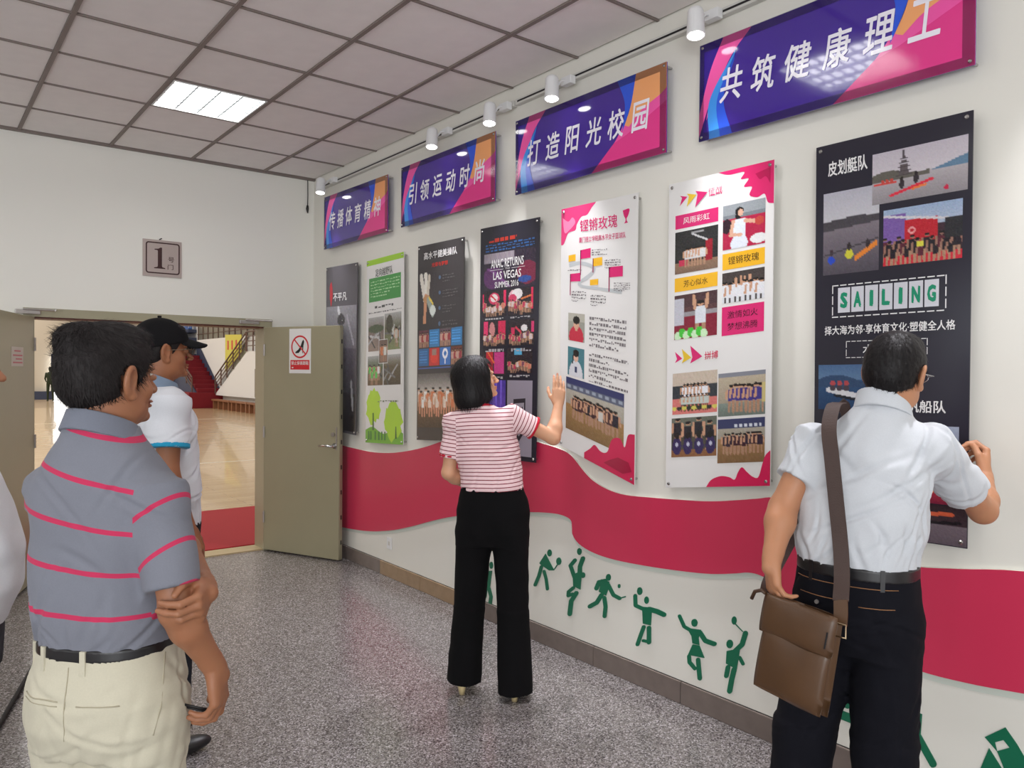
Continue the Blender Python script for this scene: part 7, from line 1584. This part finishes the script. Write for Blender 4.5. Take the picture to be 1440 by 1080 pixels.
# front run: over the shoulder, down the chest, round the side to the left end
strap([(-.118, -.015, 1.502), (-.122, .055, 1.475), (-.140, .115, 1.38), (-.190, .125, 1.26), (-.238, .05, 1.14), (-.252, -.05, 1.06), (-.250, -.16, 1.00), (-.240, -.235, .965), (-.236, -.262, .945)], (.35, .9, .2), .019, 'strap', WEB)
ring = [np.array([-.252, -.165, 1.0]) + np.array(q) for q in ((0, -.02, .016), (0, .02, .016), (0, .02, -.016), (0, -.02, -.016), (0, -.02, .016))]
B().tube(ring, .003, 8).build('slider', BR, bag)

# ---------------- person cut off by the left edge of the frame
aR = dict(sh=(.170, -.02, 1.385), el=(.215, -.04, 1.11), wr=(.21, .03, .88), f=(0, .2, -1), b=(1, 0, 0), right=True)
aL = dict(sh=(-.170, -.02, 1.385), el=(-.215, -.04, 1.11), wr=(-.21, .03, .88), f=(0, .2, -1), b=(-1, 0, 0), right=False)
m5 = dict(root=(.066, 2.545), th=105, top=1.71, cell=.005, head=(0, .036, 1.585), head_rot=(0, 0, 0), neck=(0, -.02, 1.445), skin=TAN,
          torso=[(.90, 0, .02, .165, .13), (1.0, 0, .035, .185, .155), (1.1, 0, .035, .190, .160), (1.2, 0, .02, .186, .146), (1.30, 0, 0, .184, .13), (1.38, 0, -.01, .170, .106), (1.43, 0, -.015, .11, .08), (1.465, 0, -.02, .064, .062)],
          arms=[aR, aL], legs=[dict(hip=(-.09, 0, .86), knee=(-.10, 0, .48), ankle=(-.10, -.02, .08)), dict(hip=(.09, 0, .86), knee=(.10, 0, .48), ankle=(.10, -.02, .08))],
          label='person in a white shirt almost wholly cut off by the left edge')
body, P, Rm, hc = figure(m5)
S = torso_cloth(m5, [(aR, .6, .07, .07), (aL, .6, .07, .07)], cell=.007); sdf_obj('shirt', S, cloth_mat('white_shirt', C(226, 228, 232)).m, body)
T = trousers(m5, [((-.085, 0, .80), (-.10, 0, .46), (-.105, -.01, .05), .11, .095, .088), ((.085, 0, .80), (.10, 0, .46), (.105, -.01, .05), .11, .095, .088)], [(.76, 0, 0, .17, .13), (.85, 0, 0, .185, .14), (.94, 0, .01, .17, .135)], cell=.009)
sdf_obj('trousers', T, cloth_mat('grey_trousers', C(60, 60, 66)).m, body)
H, P2 = short_hair(hc, Rm, 1.0, cell=.005, seed=12); sdf_obj('hair', H, HAIR, body)
for x in (-.10, .10): shoe(x, -.01, 0, 0, body, M['black'])

# ---------------- tiny figure in the far hall
S = SDF((-.35, -.3, 0), (.35, .35, 1.8), .014)
S.loft([(.85, 0, 0, .14, .1), (1.1, 0, 0, .15, .11), (1.35, 0, 0, .18, .11), (1.45, 0, 0, .09, .07)], .02); S.ell((0, .01, 1.58), (.075, .09, .115), None, .02); S.cone((0, 0, 1.42), (0, 0, 1.5), .055, .05, .02)
for s in (-1, 1):
    S.cone((s * .09, 0, .88), (s * .11, .02, .48), .085, .06, .03); S.cone((s * .11, .02, .48), (s * .12, -.02, .05), .055, .04, .02); S.cone((s * .12, -.02, .05), (s * .12, .10, .03), .04, .03, .01)
    S.cone((s * .18, 0, 1.38), (s * .23, .0, 1.12), .05, .04, .03); S.cone((s * .23, 0, 1.12), (s * .15, .15, .98), .04, .028, .01); S.ell((s * .13, .19, .97), (.03, .045, .03), None, .01)
far = sdf_obj('person', S, cloth_mat('dark_green_sportswear', C(52, 60, 44)).m, None, label='tiny dark figure standing before the bright doorway across the hall', cat='person')
far.location = (5.62, 44.5, 0); far.rotation_euler = (0, 0, math.radians(160))
S = SDF((-.12, -.12, 1.46), (.12, .14, 1.74), .012); S.ell((0, 0, 1.62), (.085, .10, .10), None, 0); sdf_obj('hair', S, HAIR, far)
# dark cable lying across the floor at the left
B().tube([(-.35, 3.2, .012), (.05, 3.45, .012), (.30, 4.0, .012), (.52, 4.75, .012), (.75, 5.3, .012)], .011, 8).build('floor_cable', M['rubber'], smooth=True, label='dark cable lying on the floor behind the men at left', cat='cable')
